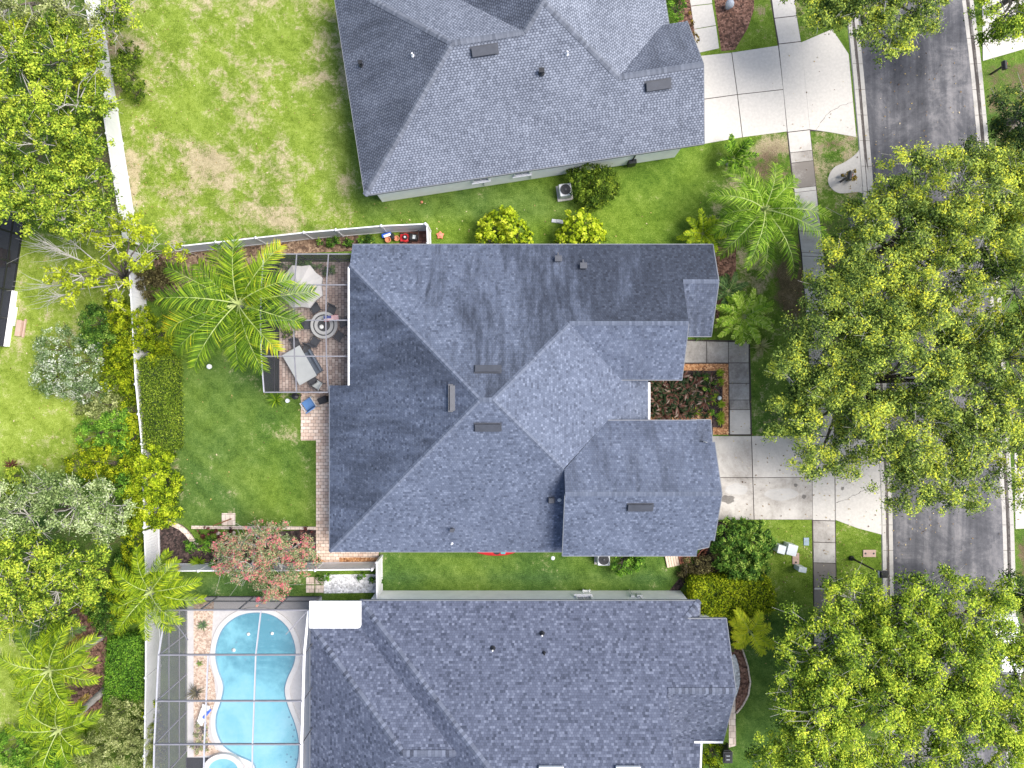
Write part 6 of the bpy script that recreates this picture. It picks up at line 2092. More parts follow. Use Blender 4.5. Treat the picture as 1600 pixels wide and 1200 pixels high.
# ------------------------------------------------------------------ street trees
TG = 'oaks shading the street'
big = dict(clump=.46, cpm=5.6, leaves=130, size=.128, aspect=.52, yellow=.12, shell=.40, spread=.40, gaps=.70)
tree('oak_tree', 'large oak on the verge over the lower driveway mouth, yellow green', 'tree', (1318, 590),
     [lob(1290, 545, 5.6, 85, 75, 1.9), lob(1335, 475, 6.2, 80, 70, 2.0), lob(1420, 545, 7.2, 95, 85, 2.4), lob(1275, 655, 5.0, 70, 55, 1.6), lob(1350, 640, 6.3, 70, 60, 2), lob(1425, 665, 6.6, 80, 65, 2.1),
      lob(1435, 755, 5.6, 60, 48, 1.6), lob(1280, 715, 4.6, 55, 30, 1.2), lob(1500, 610, 7.2, 75, 70, 2.2), lob(1235, 600, 4.4, 38, 50, 1.5), lob(1375, 510, 6.6, 60, 60, 2.0), lob(1480, 690, 6.4, 60, 60, 2.0), lob(1385, 720, 5.8, 55, 45, 1.6), lob(1310, 600, 5.6, 60, 50, 1.7), lob(1500, 545, 7.4, 60, 60, 2.0)], 'oak', 11, TG, r0=.30, twigs=260, twig_r=.014, **big)
tree('oak_tree', 'wide oak over the road below the asphalt opening, golden tips', 'tree', (1352, 400),
     [lob(1425, 285, 6.4, 65, 48, 1.9), lob(1500, 300, 7.4, 85, 62, 2.4), lob(1420, 370, 6.6, 70, 60, 2.0), lob(1535, 390, 7.8, 70, 60, 2.3), lob(1370, 420, 6.0, 60, 50, 1.8), lob(1465, 440, 7.2, 70, 50, 2.1), lob(1330, 350, 4.6, 36, 42, 1.3), lob(1400, 330, 6.0, 55, 50, 1.8), lob(1480, 370, 7.0, 60, 55, 2.0), lob(1430, 470, 6.6, 60, 45, 1.8), lob(1320, 430, 5.2, 50, 55, 1.6), lob(1560, 300, 7.4, 60, 60, 2.1)], 'oak', 23, TG, r0=.28, twigs=260, twig_r=.014, hue=.06, **big)
tree('oak_tree', 'oak across the street reaching over the right photo edge', 'tree', (1590, 520),
     [lob(1590, 340, 7.4, 55, 70, 2.2), lob(1585, 455, 7.8, 70, 70, 2.4), lob(1575, 560, 7.8, 70, 65, 2.3), lob(1650, 500, 7.5, 80, 120, 2.5), lob(1565, 650, 7.0, 75, 60, 2.1), lob(1525, 745, 5.8, 52, 42, 1.6), lob(1590, 730, 6.0, 50, 45, 1.6)], 'oak', 37, TG, r0=.30, twigs=220, twig_r=.014, **big)
tree('oak_tree', 'oak leaning over the road at the top edge of photo', 'tree', (1312, 20),
     [lob(1280, 5, 5.4, 55, 35, 1.5), lob(1345, 20, 6.2, 55, 45, 1.8), lob(1385, 60, 5.8, 42, 34, 1.4), lob(1390, 15, 6.2, 60, 45, 1.8), lob(1320, -5, 5.8, 60, 40, 1.6), lob(1425, 20, 6.4, 45, 42, 1.6), lob(1360, -60, 6.5, 100, 60, 2)], 'oak', 41, TG, r0=.24, twigs=70, **big)
tree('oak_tree', 'oak over the upper right driveway corner', 'tree', (1552, 15),
     [lob(1570, 25, 5.8, 52, 42, 1.5), lob(1600, -20, 6.2, 70, 60, 1.8), lob(1545, 50, 5.0, 28, 22, 1.0)], 'oak_lime', 43, TG, r0=.2, twigs=50, hue=-.05, **big)
tree('oak_tree', 'dark green oak right of the asphalt opening, across the street', 'tree', (1562, 195),
     [lob(1585, 185, 6.2, 45, 42, 1.7), lob(1552, 245, 5.6, 48, 36, 1.5), lob(1625, 230, 6.5, 60, 60, 2), lob(1590, 270, 6, 50, 40, 1.6)], 'oak_dark', 47, TG, r0=.24, twigs=50, **big)
LG = 'lime green oaks at the lower street'
tree('oak_tree', 'lime green oak over the pavement below the street lamp', 'tree', (1325, 985),
     [lob(1330, 935, 5.0, 48, 45, 1.5), lob(1295, 985, 5.4, 70, 50, 1.8), lob(1270, 1030, 5.2, 48, 45, 1.6), lob(1345, 1025, 6.0, 60, 55, 1.9), lob(1370, 965, 5.2, 35, 40, 1.4), lob(1300, 1060, 5.6, 70, 50, 1.8), lob(1235, 1055, 4.8, 35, 40, 1.4)], 'oak_lime', 53, LG, r0=.24, twigs=150, twig_r=.014, **big)
tree('oak_tree', 'lime green oak filling the bottom edge beside the lower house lawn', 'tree', (1318, 1120),
     [lob(1290, 1105, 6.0, 65, 55, 1.9), lob(1240, 1150, 5.2, 55, 55, 1.7), lob(1340, 1165, 6.4, 70, 60, 2.0), lob(1270, 1200, 6, 80, 50, 2), lob(1385, 1105, 6.4, 55, 55, 1.9), lob(1205, 1185, 4.6, 30, 30, 1.2)], 'oak_lime', 59, LG, r0=.26, twigs=170, twig_r=.014, hue=.04, **big)
tree('oak_tree', 'lime green oak over the road above the white pickup', 'tree', (1412, 960),
     [lob(1450, 925, 5.8, 50, 45, 1.7), lob(1430, 985, 6.2, 60, 55, 1.9), lob(1500, 960, 6.6, 60, 50, 2.0), lob(1480, 1035, 7.0, 75, 60, 2.1), lob(1410, 1050, 6.6, 55, 60, 2.0), lob(1555, 935, 5.6, 38, 30, 1.3), lob(1395, 1000, 6.0, 55, 50, 1.8), lob(1460, 1085, 6.8, 70, 50, 2.0), lob(1540, 1000, 6.4, 45, 42, 1.6)], 'oak_lime', 61, LG, r0=.26, twigs=190, twig_r=.014, **big)
tree('oak_tree', 'lime green oak in the bottom right corner below the pickup', 'tree', (1590, 1130),
     [lob(1480, 1120, 6.6, 75, 55, 2.0), lob(1545, 1150, 7.0, 70, 50, 2.1), lob(1600, 1125, 7, 55, 60, 2.1), lob(1430, 1185, 6.4, 70, 45, 1.9), lob(1530, 1215, 6.6, 90, 45, 2), lob(1620, 1030, 6.4, 36, 60, 1.8), lob(1525, 1010, 5.8, 32, 38, 1.3), lob(1572, 1015, 6.0, 34, 26, 1.2), lob(1560, 1090, 6.2, 30, 22, 1.2)], 'oak_lime', 67, LG, r0=.28, twigs=190, twig_r=.014, hue=.02, **big)
tree('oak_tree', 'small dark oak at the right edge above the pickup', 'tree', (1598, 935),
     [lob(1600, 925, 4.6, 28, 28, 1.2), lob(1620, 960, 5, 35, 50, 1.5)], 'oak_dark', 71, None, r0=.16, twigs=30, **big)

# ------------------------------------------------------------------ trees beyond the west fence
WG = 'bright trees beyond the west fence'
mid = dict(clump=.40, cpm=5.8, leaves=105, size=.14, aspect=.54, yellow=.15, spread=.36, gaps=1.05)
tree('shade_tree', 'big bright yellow green tree at the upper left corner', 'tree', (95, 200),
     [lob(95, 95, 5.0, 62, 60, 1.9), lob(50, 155, 5.6, 60, 60, 2.0), lob(120, 165, 5.2, 55, 50, 1.9), lob(70, 225, 5.8, 70, 55, 2.1), lob(135, 235, 4.8, 42, 45, 1.6), lob(15, 90, 5.4, 40, 50, 1.8), lob(10, 215, 5.6, 45, 60, 1.9)], 'bright', 73, WG, r0=.26, twigs=90, **mid)
tree('shade_tree', 'bright green tree overhanging the black screen room', 'tree', (85, 300),
     [lob(60, 300, 5.0, 60, 45, 1.7), lob(125, 295, 4.6, 52, 42, 1.6), lob(20, 320, 5.2, 45, 40, 1.6), lob(150, 330, 3.8, 36, 30, 1.2), lob(100, 345, 4.2, 40, 25, 1.2)], 'bright', 79, WG, r0=.22, twigs=60, hue=-.04, **mid)
tree('shade_tree', 'pale green tree top touching the fence at photo top', 'tree', (105, 20),
     [lob(105, 20, 4.4, 40, 40, 1.4), lob(60, 35, 4.2, 42, 30, 1.3), lob(20, 10, 4.0, 35, 30, 1.2)], 'greygreen', 83, WG, r0=.16, twigs=60, **mid)
tree('shade_tree', 'small green tree on the yard side of the fence at photo top', 'tree', (190, 30),
     [lob(188, 18, 3.4, 26, 28, 1.1), lob(172, 45, 3.0, 20, 22, .9)], 'bright', 89, WG, r0=.12, twigs=30, hue=-.02, **mid)
bush('shrub', 'loose brown green shrub against the yard side of the west fence', 'shrub', [dome(192, 110, 1.6, 20, 28), dome(200, 82, 1.3, 16, 20), dome(205, 135, 1.4, 18, 20)], 'hedge_dark', 91, None)
# sparse tree with bare twigs
sp = [lob(168, 360, 3.6, 40, 24, .8), lob(205, 348, 3.9, 22, 18, .6), lob(180, 385, 3.4, 18, 18, .6), lob(228, 372, 3.6, 18, 20, .6), lob(128, 432, 3.4, 38, 22, .7), lob(85, 425, 3.0, 16, 16, .5), lob(155, 418, 3.5, 18, 14, .5), lob(215, 410, 3.6, 26, 14, .5), lob(105, 465, 3.0, 18, 14, .5), lob(185, 450, 3.2, 20, 16, .5), lob(235, 405, 3.2, 16, 12, .5), lob(275, 392, 2.6, 22, 12, .5), lob(180, 470, 2.6, 16, 10, .5)]
t = tree('sparse_tree', 'half bare tree with yellow green leaf tufts straddling the fence', 'tree', (212, 442), sp, 'sparse', 97, None, r0=.13, twigs=60, twig_r=.016, clump=.28, cpm=7.0, leaves=60, size=.14, aspect=.6)
rng = np.random.default_rng(5)
mb = MB()
b0 = G(212, 442)
for (px, py, n) in ((80, 385, 26), (100, 395, 22), (60, 375, 18), (75, 470, 20), (62, 450, 14), (110, 375, 14), (250, 380, 8), (95, 440, 12)):
    c = P(px, py, 2.4)
    h = b0.lerp(c, .5) + Vector((0, 0, 1.2))
    mb.tube([b0 + Vector((0, 0, .3)), h, c], [.06, .035, .018], 5, 0, cap=False)
    for _ in range(n):
        s = h.lerp(c, .45 + .5 * rng.random())
        e = c + Vector((rng.normal() * .55 - .5, rng.normal() * .55, rng.normal() * .35))
        mb.tube([s, s.lerp(e, .55) + Vector((rng.normal() * .08, rng.normal() * .08, .08)), e], [.014, .010, .006], 3, 0, cap=False)
mb.build('bare_twigs', M['twig'], t)
bush('flowering_shrub', 'white flowering silvery shrub on the neighbour lawn', 'shrub', [dome(85, 545, 2.2, 32, 36), dome(110, 590, 2.0, 42, 30), dome(125, 560, 2.4, 30, 32), dome(75, 590, 1.6, 28, 26), dome(140, 610, 1.5, 30, 22)], 'whiteflower', 101, None, clump=.26, cpm=13.0, leaves=40, size=.12)
mb = MB()
c = P(118, 605, 1.4)
t = thing('bare_shrub', 'leafless grey twiggy shrub at the foot of the white flowering shrub', 'shrub', (c.x, c.y, 0))
for _ in range(90):
    a = rng.random() * 6.28; l = .6 + .9 * rng.random()
    e = Vector((c.x + l * math.cos(a), c.y + .7 * l * math.sin(a) - .2, .5 + 1.1 * rng.random()))
    mb.tube([(c.x + rng.normal() * .1, c.y + rng.normal() * .1, 0), (c.x + .5 * l * math.cos(a), c.y + .4 * l * math.sin(a), .5), e], [.02, .014, .007], 3, 0, cap=False)
mb.build('bare_twigs', M['twig'], t)
bush('shrub', 'dark green glossy shrub beside the white flowering shrub', 'shrub', [dome(148, 505, 2.0, 24, 30), dome(160, 535, 1.8, 22, 24), dome(140, 530, 1.7, 18, 20)], 'deepgreen', 103, None)
bush('shrub', 'low orange tinged shrub strip just west of the thin fence line', 'shrub', [dome(198, 615, 1.1, 16, 26), dome(200, 645, 1.0, 14, 22)], 'hedge', 104, None)
bush('shrub', 'rounded bright green shrub west of the fence, upper of two', 'shrub', [dome(143, 678, 1.7, 28, 22), dome(178, 672, 1.7, 34, 26), dome(180, 655, 1.6, 24, 18)], 'hedge_lush', 107, None, hue=.10)
bush('shrub', 'yellow green shrub west of the fence, lower of two', 'shrub', [dome(130, 730, 1.7, 34, 24), dome(170, 725, 1.8, 38, 28), dome(160, 748, 1.5, 30, 16)], 'hedge', 109, None, hue=.12)
bush('shrub', 'small bright shrub at the left edge beside the dark twiggy clump', 'shrub', [dome(22, 755, 1.5, 22, 24), dome(14, 775, 1.4, 18, 18)], 'bright', 113, None)
rosette('twiggy_clump', 'small dark dead clump on the pale neighbour lawn', 'plant', 20, 728, 'redbrown', 60, .55, .05, .5, 115)
tree('silver_tree', 'silvery grey green tree with pale twigs west of the fence', 'tree', (135, 790),
     [lob(75, 765, 3.6, 45, 32, 1.3), lob(120, 790, 4.0, 50, 38, 1.5), lob(165, 785, 3.4, 40, 38, 1.3), lob(45, 805, 3.8, 45, 35, 1.4), lob(170, 825, 3.2, 32, 26, 1.1), lob(10, 800, 3.6, 25, 40, 1.2)], 'silver', 117, None, r0=.2, twigs=90, twig_r=.018, clump=.42, cpm=4.6, leaves=100, size=.13, aspect=.6)
tree('shade_tree', 'dense bright green tree below the silvery tree at left edge', 'tree', (70, 870),
     [lob(55, 870, 4.2, 58, 42, 1.6), lob(115, 880, 4.0, 45, 40, 1.5), lob(20, 905, 4.2, 45, 45, 1.6), lob(90, 925, 3.6, 55, 30, 1.3), lob(145, 905, 3.2, 32, 36, 1.2), lob(20, 860, 4, 36, 36, 1.4)], 'bright', 119, WG, r0=.22, twigs=60, hue=-.05, **mid)
bush('shrub', 'dark green shrub between bright tree and leaning fence palm', 'shrub', [dome(150, 935, 1.8, 32, 30), dome(165, 965, 1.5, 26, 26), dome(195, 880, 1.4, 18, 30)], 'deepgreen', 121, None)

# hedges along the fence of the back yard
box_hedge('clipped_hedge', 'tall clipped hedge inside the fence along the deep green lawn', [(216, 560), (262, 556), (264, 640), (266, 702), (222, 702)], 1.75, 'hedge_dark', 127, None, dens=620, hue=.12, size=.10, bulge=.2)
bush('hedge_shrub', 'wide leafy green shrub at the hedge top under palm fronds', 'shrub', [dome(205, 505, 2.2, 34, 30), dome(235, 520, 2.2, 30, 36), dome(215, 550, 2.0, 34, 28), dome(245, 555, 1.9, 18, 24), dome(190, 490, 1.7, 18, 16)], 'hedge', 129, None, hue=.05)
bush('hedge_shrub', 'bright yellow green bulging shrub ending the hedge above the fence corner', 'shrub', [dome(232, 715, 2.1, 30, 26), dome(238, 755, 2.2, 36, 34), dome(240, 795, 2.1, 34, 30), dome(215, 775, 1.8, 22, 36), dome(225, 815, 1.7, 26, 14)], 'yellowbush', 131, None, hue=-.06, cpm=30, leaves=60, size=.13)
box_hedge('clipped_hedge', 'low lush clipped hedge west of the pool fence', [(166, 1003), (215, 994), (221, 1040), (222, 1092), (196, 1098), (160, 1100), (164, 1050)], 1.2, 'hedge_lush', 133, None, dens=620, hue=.05)
bush('shrub', 'grey green feathery shrub at the bottom of the pool fence', 'shrub', [dome(190, 1115, 1.9, 34, 26), dome(225, 1150, 1.8, 30, 28), dome(165, 1170, 1.9, 45, 32), dome(215, 1180, 1.8, 36, 26), dome(135, 1190, 1.6, 30, 22)], 'greygreen', 137, None, clump=.24, cpm=20, leaves=55, size=.13, aspect=.3)
bush('shrub', 'yellow green shrub sprig poking out at the pool cage lower corner', 'shrub', [dome(235, 1125, 1.2, 14, 30), dome(243, 1180, 1.3, 14, 24)], 'hedge', 138, None)

# ------------------------------------------------------------------ shrubs around the houses
YG_ = 'round yellow shrubs north of the middle house'
big_leaf = dict(clump=.17, cpm=16.0, leaves=26, size=.19, aspect=.62, shell=.80, hue=.10)
bush('round_shrub', 'round yellow green shrub by the roof edge, the wider of two', 'shrub', [dome(785, 362, 2.1, 38, 34), dome(768, 372, 1.8, 26, 24), dome(804, 370, 1.8, 26, 26), dome(786, 340, 1.7, 22, 16)], 'yellowbush', 139, YG_, **big_leaf)
bush('round_shrub', 'round yellow green shrub by the roof edge, the narrower of two', 'shrub', [dome(908, 365, 2.0, 33, 30), dome(892, 372, 1.7, 22, 22), dome(925, 372, 1.7, 22, 22), dome(900, 338, 1.6, 16, 14)], 'yellowbush', 149, YG_, **big_leaf)
bush('round_shrub', 'dark green round bush against the white wall of the upper house', 'shrub', [dome(926, 286, 2.1, 36, 32), dome(946, 282, 1.9, 22, 24), dome(905, 278, 1.7, 18, 18), dome(926, 310, 1.4, 24, 14)], 'hedge_dark', 151, None, hue=-.06)
bush('bedding_plants', 'dark green ground plants along the north fence bed', 'plants', [dome(505 + 14 * k, 379 - k * .8, .55, 11, 8) for k in range(6)], 'deepgreen', 153, None, stems=False, clump=.16, cpm=16, leaves=26, size=.14)
bush('round_shrub', 'big dark glossy shrub with pale flowers at the garage corner', 'shrub', [dome(1160, 860, 2.3, 42, 42), dome(1140, 845, 1.8, 26, 26), dome(1185, 850, 2.0, 26, 32), dome(1165, 890, 1.9, 36, 22), dome(1150, 825, 1.6, 24, 14)], 'deepgreen', 157, None, clump=.20, cpm=18, leaves=40, size=.17, aspect=.36, hue=.05)
box_hedge('clipped_hedge', 'broad clipped yellow green hedge between garage corner shrub and lower house', [(1082, 908), (1120, 906), (1150, 908), (1200, 905), (1211, 925), (1210, 955), (1180, 964), (1120, 966), (1098, 962), (1084, 940)], 1.5, 'hedge', 163, None, dens=620, hue=.12, bulge=.2)
bush('round_shrub', 'leafy green shrub beside the hidden air conditioner under garage eave', 'shrub', [dome(978, 880, 1.5, 24, 18), dome(998, 878, 1.2, 14, 14)], 'hedge_lush', 167, None)
bush('low_shrub', 'brownish low shrub beside the terracotta brick fan', 'shrub', [dome(1090, 885, .8, 24, 14), dome(1110, 880, .9, 18, 16), dome(1075, 895, .6, 16, 10)], 'brownbush', 173, None)
bush('low_shrub', 'golden speckled low plant at the driveway corner of the garage', 'plant', [dome(1128, 825, .7, 12, 9), dome(1120, 835, .6, 8, 8)], 'golden', 179, None, clump=.12, cpm=14, leaves=20, size=.12)
bush('low_shrub', 'small green shrub in the corner beside the black wheeled bin', 'shrub', [dome(1116, 1182, 1.0, 16, 18), dome(1112, 1200, 1.0, 14, 12)], 'hedge', 181, None)
bush('low_shrub', 'green hedge strip at the upper house front beside its walk', 'shrub', [dome(1058, 8, 1.2, 14, 20), dome(1062, -20, 1.2, 16, 18)], 'hedge_lush', 183, None)
bush('low_shrub', 'small flowering plants along the upper house walk', 'plants', [dome(1078, 30, .5, 6, 12), dome(1086, 62, .5, 7, 12)], 'golden', 187, None, stems=False, clump=.12, cpm=14, leaves=20, size=.12)
bush('low_shrub', 'dark plants in the shade between lower house front and mulch', 'plants', [dome(1143, 985, .9, 10, 26), dome(1146, 1010, .7, 8, 14)], 'deepgreen', 189, None)
bush('low_shrub', 'yellow leaved small shrub beside the black mailbox on its pad', 'shrub', [dome(1327, 277, .8, 12, 9), dome(1335, 272, .7, 9, 7)], 'golden', 191, None, clump=.14, cpm=14, leaves=30, size=.13, hue=.1)
bush('low_shrub', 'dark plants inside the patio cage along its upper wall', 'plants', [dome(455, 418, .9, 16, 8), dome(485, 416, 1.0, 18, 9), dome(510, 420, .8, 12, 8)], 'palm_dark', 193, None)
bush('low_shrub', 'small leafy plants inside the patio cage along its outer wall', 'plants', [dome(444, 502, .7, 7, 12), dome(447, 522, .6, 7, 10)], 'hedge_dark', 194, None)
bush('low_shrub', 'white flowered tuft at the kerb side pebbles by the side gate', 'plants', [dome(508, 905, .4, 10, 6), dome(570, 903, .5, 12, 8), dome(588, 910, .5, 6, 10)], 'hedge_lush', 195, None, stems=False)
bush('low_shrub', 'yellow speckled croton shrub in the pool gravel, lower end', 'shrub', [dome(313, 1145, .9, 12, 16), dome(302, 1170, .7, 12, 9), dome(318, 1168, .7, 9, 8)], 'variegated', 196, None, clump=.14, cpm=14, leaves=26, size=.13)
rosette('gravel_plant', 'dark spiky plant in the pool gravel, top end', 'plant', 318, 976, 'palm_dark', 26, .42, .07, .7, 197)
rosette('gravel_plant', 'tiny green plant in the middle of the pool gravel', 'plant', 313, 1036, 'lime', 16, .26, .07, .7, 198)
rosette('gravel_plant', 'feathery olive plant in pool gravel above the folded lounger', 'plant', 308, 1080, 'brownbush', 50, .75, .05, .8, 199)

# crape myrtle over the south bed
tree('crape_myrtle', 'pink flowering crape myrtle over the south bed and fence', 'flowering tree', (410, 868),
     [lob(375, 855, 2.6, 36, 24, .8), lob(415, 845, 3.0, 42, 28, .9), lob(455, 858, 2.6, 34, 22, .8), lob(395, 885, 3.0, 40, 24, .9), lob(440, 890, 3.0, 40, 24, .9), lob(430, 918, 2.8, 32, 20, .8), lob(425, 822, 2.2, 24, 10, .5), lob(355, 875, 2.2, 22, 20, .6), lob(480, 870, 2.0, 16, 20, .6)],
     'myrtle', 211, None, r0=.11, twigs=90, twig_r=.012, clump=.26, cpm=14, leaves=60, size=.11, aspect=.45, hue=.15, spread=.46)
bush('flowering_shrub', 'deep pink flower cluster hanging over the pool cage wall', 'flowers', [dome(413, 935, 2.7, 9, 9)], 'myrtle', 213, None, stems=True, clump=.14, cpm=30, leaves=40, size=.09, hue=.50)
bush('low_shrub', 'red leaved low plants at the lawn edge of the south bed', 'plants', [dome(318, 832, .5, 12, 9), dome(338, 838, .5, 12, 8), dome(360, 835, .5, 10, 8), dome(478, 832, .6, 10, 8)], 'redbrown', 217, None, stems=False, clump=.14, cpm=14, leaves=30, size=.12)
bush('low_shrub', 'green leafy shrub in black mulch at the curve of the stone edging', 'shrub', [dome(302, 856, .9, 14, 10), dome(325, 850, .9, 12, 12), dome(340, 880, 1.2, 14, 10)], 'hedge_lush', 219, None)
rosette('bed_plant', 'yellow green spiky plant beside the fence in the south bed', 'plant', 312, 878, 'lime', 40, .75, .09, .9, 223)
for k, (px, py) in enumerate(((342, 833), (352, 838), (366, 832))):
    p = G(px, py)
    mb = MB(); mb.lathe((p.x, p.y, .01), [(.08, 0), (.14, .08), (.10, .16), (.001, .19)], 9)
    tag(mb.build('bed_stone', M['stone_edge'], smooth=True), ('pale round stone in the red plants, leftmost of three', 'pale round stone in the red plants, middle of three', 'pale round stone in the red plants, rightmost of three')[k], 'stone', 'pale stones in the south bed')

# front bed plants: bromeliads and lime foliage
rng = random.Random(4)
BG = 'dark bromeliads in the front bed'
protos = []
for k in range(4):
    V, Fq, rr = rosette_mesh(26, .55, .105, .75, 300 + k, arch=1.0, hue=.42 + .08 * k, spread=.7)
    protos.append((V, Fq, rr))
meshes = []
cells = [(1022 + 12.5 * i + rng.uniform(-3, 3), 590 + 11.5 * j + rng.uniform(-3, 3)) for i in range(8) for j in range(6)]
cells = [c for c in cells if not (c[0] > 1103 and c[1] > 615)]
for k, c in enumerate(cells):
    if k < 4:
        V, Fq, rr = protos[k]
        o = link_np_mesh('bromeliad', V, Fq, rr, LEAF['bromeliad'])
        meshes.append(o)
    else:
        o = meshes[k % 4].copy(); COL.objects.link(o)
    o.location = G(c[0], c[1], .05); o.rotation_euler = (0, 0, rng.random() * 6)
    s = rng.uniform(.8, 1.35); o.scale = (s, s, s * 1.2)
    tag(o, 'dark bronze green bromeliad rosette among others in the bark edged front bed', 'plant', BG)
LGp = 'lime plants edging the front bed'
lp0 = None
for k, (px, py) in enumerate(((1124, 583), (1125, 597), (1126, 631), (1125, 648), (1125, 658))):
    if lp0 is None:
        V, Fq, rr = rosette_mesh(34, .34, .07, .8, 330, hue=.55)
        lp0 = link_np_mesh('lime_plant', V, Fq, rr, LEAF['lime']); o = lp0
    else:
        o = lp0.copy(); COL.objects.link(o)
    o.location = G(px, py, .04); o.rotation_euler = (0, 0, k * 1.3)
    tag(o, 'lime green small plant in the row beside the orange bark strip', 'plant', LGp)
rosette('spiky_plant', 'larger lime spiky rosette inside the front bed', 'plant', 1109, 621, 'lime', 30, .62, .08, .7, 341)
rosette('spiky_plant', 'yellow green sprig rising near the garage eave in front bed', 'plant', 1084, 643, 'lime', 14, .62, .07, .9, 343)
bush('low_shrub', 'fresh green ferny clump in the front bed, lower end', 'plants', [dome(1112, 637, .6, 8, 10), dome(1113, 648, .6, 9, 8)], 'hedge_lush', 347, None, stems=False, clump=.14, cpm=16, leaves=30, size=.11, hue=.05)
bush('low_shrub', 'mid green leafy clump in the front bed, upper end', 'plants', [dome(1110, 594, .7, 9, 10), dome(1103, 606, .7, 9, 9)], 'deepgreen', 349, None, stems=False, clump=.14, cpm=16, leaves=30, size=.13, hue=.12)
for k, (px, py, lab) in enumerate(((1115, 602, 'white garden stone in the front bed, upper one'), (1123, 622, 'whitish garden stone in the front bed, lower one'))):
    p = G(px, py)
    mb = MB(); mb.lathe((p.x, p.y, .02), [(.10, 0), (.15, .12), (.10, .24), (.001, .28)], 9)
    tag(mb.build('bed_stone', M['util_white'], smooth=True), lab, 'stone')

# ------------------------------------------------------------------ palms
palm('queen_palm', 'big feathery palm beside the patio cage, some yellow frond tips', (414, 487), (372, 474, 4.9), 'palm',
     [(8, 1.0), (48, .95), (80, .86), (115, .92), (150, .98), (172, 1.0), (198, 1.15), (220, 1.05), (243, 1.0), (268, .85), (292, .95), (318, .95), (-18, .86), (25, .80), (135, .75), (205, .8), (95, .7)], 401, L=4.6, r=.17, dead=1, leaflet=.92, n=60, width=.05, e0=.62, droop=1.35, yellow_at=(1, 6, 11), hue=.42)
palm('queen_palm', 'lime green palm leaning over the white fence corner', (276, 902), (236, 924, 3.4), 'palm_lime',
     [(30, .55), (160, .6), (250, .55), (330, .6), (12, .95), (45, .85), (75, .8), (105, .9), (140, .85), (175, 1.0), (205, .9), (232, 1.0), (262, .95), (292, .9), (320, .9), (-15, 1.0), (120, .7)], 409, L=3.3, r=.14, dead=1, leaflet=.62, width=.038, n=60, sag=1.05, e0=.60, droop=1.45, hue=.40)
palm('queen_palm', 'lime palm with leaning grey trunk over the mulch at left', (161, 994), (78, 1046, 5.1), 'palm_lime',
     [(20, .55), (110, .6), (200, .55), (290, .6), (35, .95), (60, .85), (95, .8), (130, .9), (160, 1.0), (190, 1.0), (215, .95), (245, .9), (275, 1.0), (300, .9), (15, .9), (-18, .75)], 419, L=3.6, r=.15, dead=2, leaflet=.66, width=.038, n=60, sag=1.05, e0=.50, droop=1.35, hue=.38)
palm('queen_palm', 'green palm with lichen spotted leaning trunk, bottom left', (166, 1076), (92, 1140, 4.6), 'palm_lime',
     [(50, .5), (130, .6), (215, .55), (300, .6), (20, .75), (75, .8), (110, .85), (140, .9), (170, .95), (200, .95), (230, .9), (260, .95), (285, .9), (315, .7)], 421, L=3.4, r=.16, dead=2, leaflet=.64, width=.038, n=60, sag=1.05, e0=.50, droop=1.4, hue=.30)
palm('date_palm', 'dark green bushy palm between bright tree and leaning palm', (88, 975), (75, 985, 1.9), 'palm_dark', 15, 431, L=2.1, r=.14, leaflet=.45, width=.05, e0=.75, droop=1.7, hue=.5)
palm('queen_palm', 'fresh green palm whose fronds cross the front pavement', (1165, 352), (1194, 328, 3.6), 'palm_fresh',
     [(30, .6), (75, .5), (120, .6), (180, .7), (215, .55), (262, .7), (310, .6), (350, .7), (-5, 1.1), (18, .9), (48, .8), (78, .8), (105, .85), (135, .95), (160, .95), (200, .85), (225, 1.05), (250, 1.05), (275, 1.15), (298, 1.2), (325, 1.1)], 433, L=4.0, r=.14, leaflet=.72, width=.038, n=60, sag=1.05, e0=.6, droop=1.7, hue=.46)
palm('cycad', 'round sago like cycad beside the front walk', (1158, 497), (1161, 495, .9), 'palm_fresh', 26, 439, L=1.85, r=.16, cat='cycad', leaflet=.30, width=.06, e0=.62, droop=1.0, hue=.62, n=40, spear=False)
palm('cycad', 'dark fern like palm tucked against the low front roof', (1135, 455), (1138, 455, .8), 'palm_dark', 12, 443, L=1.25, r=.10, cat='cycad', leaflet=.26, width=.05, e0=.5, droop=1.4, n=28, spear=False)
palm('cycad', 'yellow green arching fern beside the north roof edge', (1094, 366), (1097, 366, .7), 'palm_lime', 16, 449, L=1.60, r=.08, cat='fern', leaflet=.30, width=.07, e0=.85, droop=1.4, hue=.56, n=28, spear=False)
palm('cycad', 'upright green cycad with long blades near the upper driveway', (1136, 258), (1145, 246, .6), 'palm_fresh', 11, 457, L=1.45, r=.09, cat='cycad', leaflet=.30, width=.07, e0=1.0, droop=1.1, hue=.30, n=24, spear=False)
palm('dwarf_palm', 'bright yellow palm beside the lower house front', (1160, 980), (1171, 987, 1.7), 'palm_lime', [(10, .8), (60, .8), (120, 1.0), (150, .7), (-28, 1.0), (-62, .8), (240, .8), (200, .6)], 461, L=1.9, r=.08, leaflet=.5, width=.045, e0=.65, droop=1.6, hue=.92, n=40, sag=1.0)
rosette('spiky_plant', 'pale spiky variegated plant beside the front walk', 'plant', 1188, 541, 'variegated', 44, .72, .06, .6, 463, arch=.7)
rosette('spiky_plant', 'green grassy spiky plant at the lower corner of the patio cage', 'plant', 432, 625, 'palm', 40, .72, .06, .7, 467)
rosette('spiky_plant', 'dark trailing plant at the edge of the middle house front roof', 'plant', 1092, 525, 'palm_dark', 26, .5, .06, .6, 469)
rosette('spiky_plant', 'yellow green small palm sprout in mulch under leaning palms', 'plant', 135, 1140, 'lime', 26, .95, .09, .8, 479)

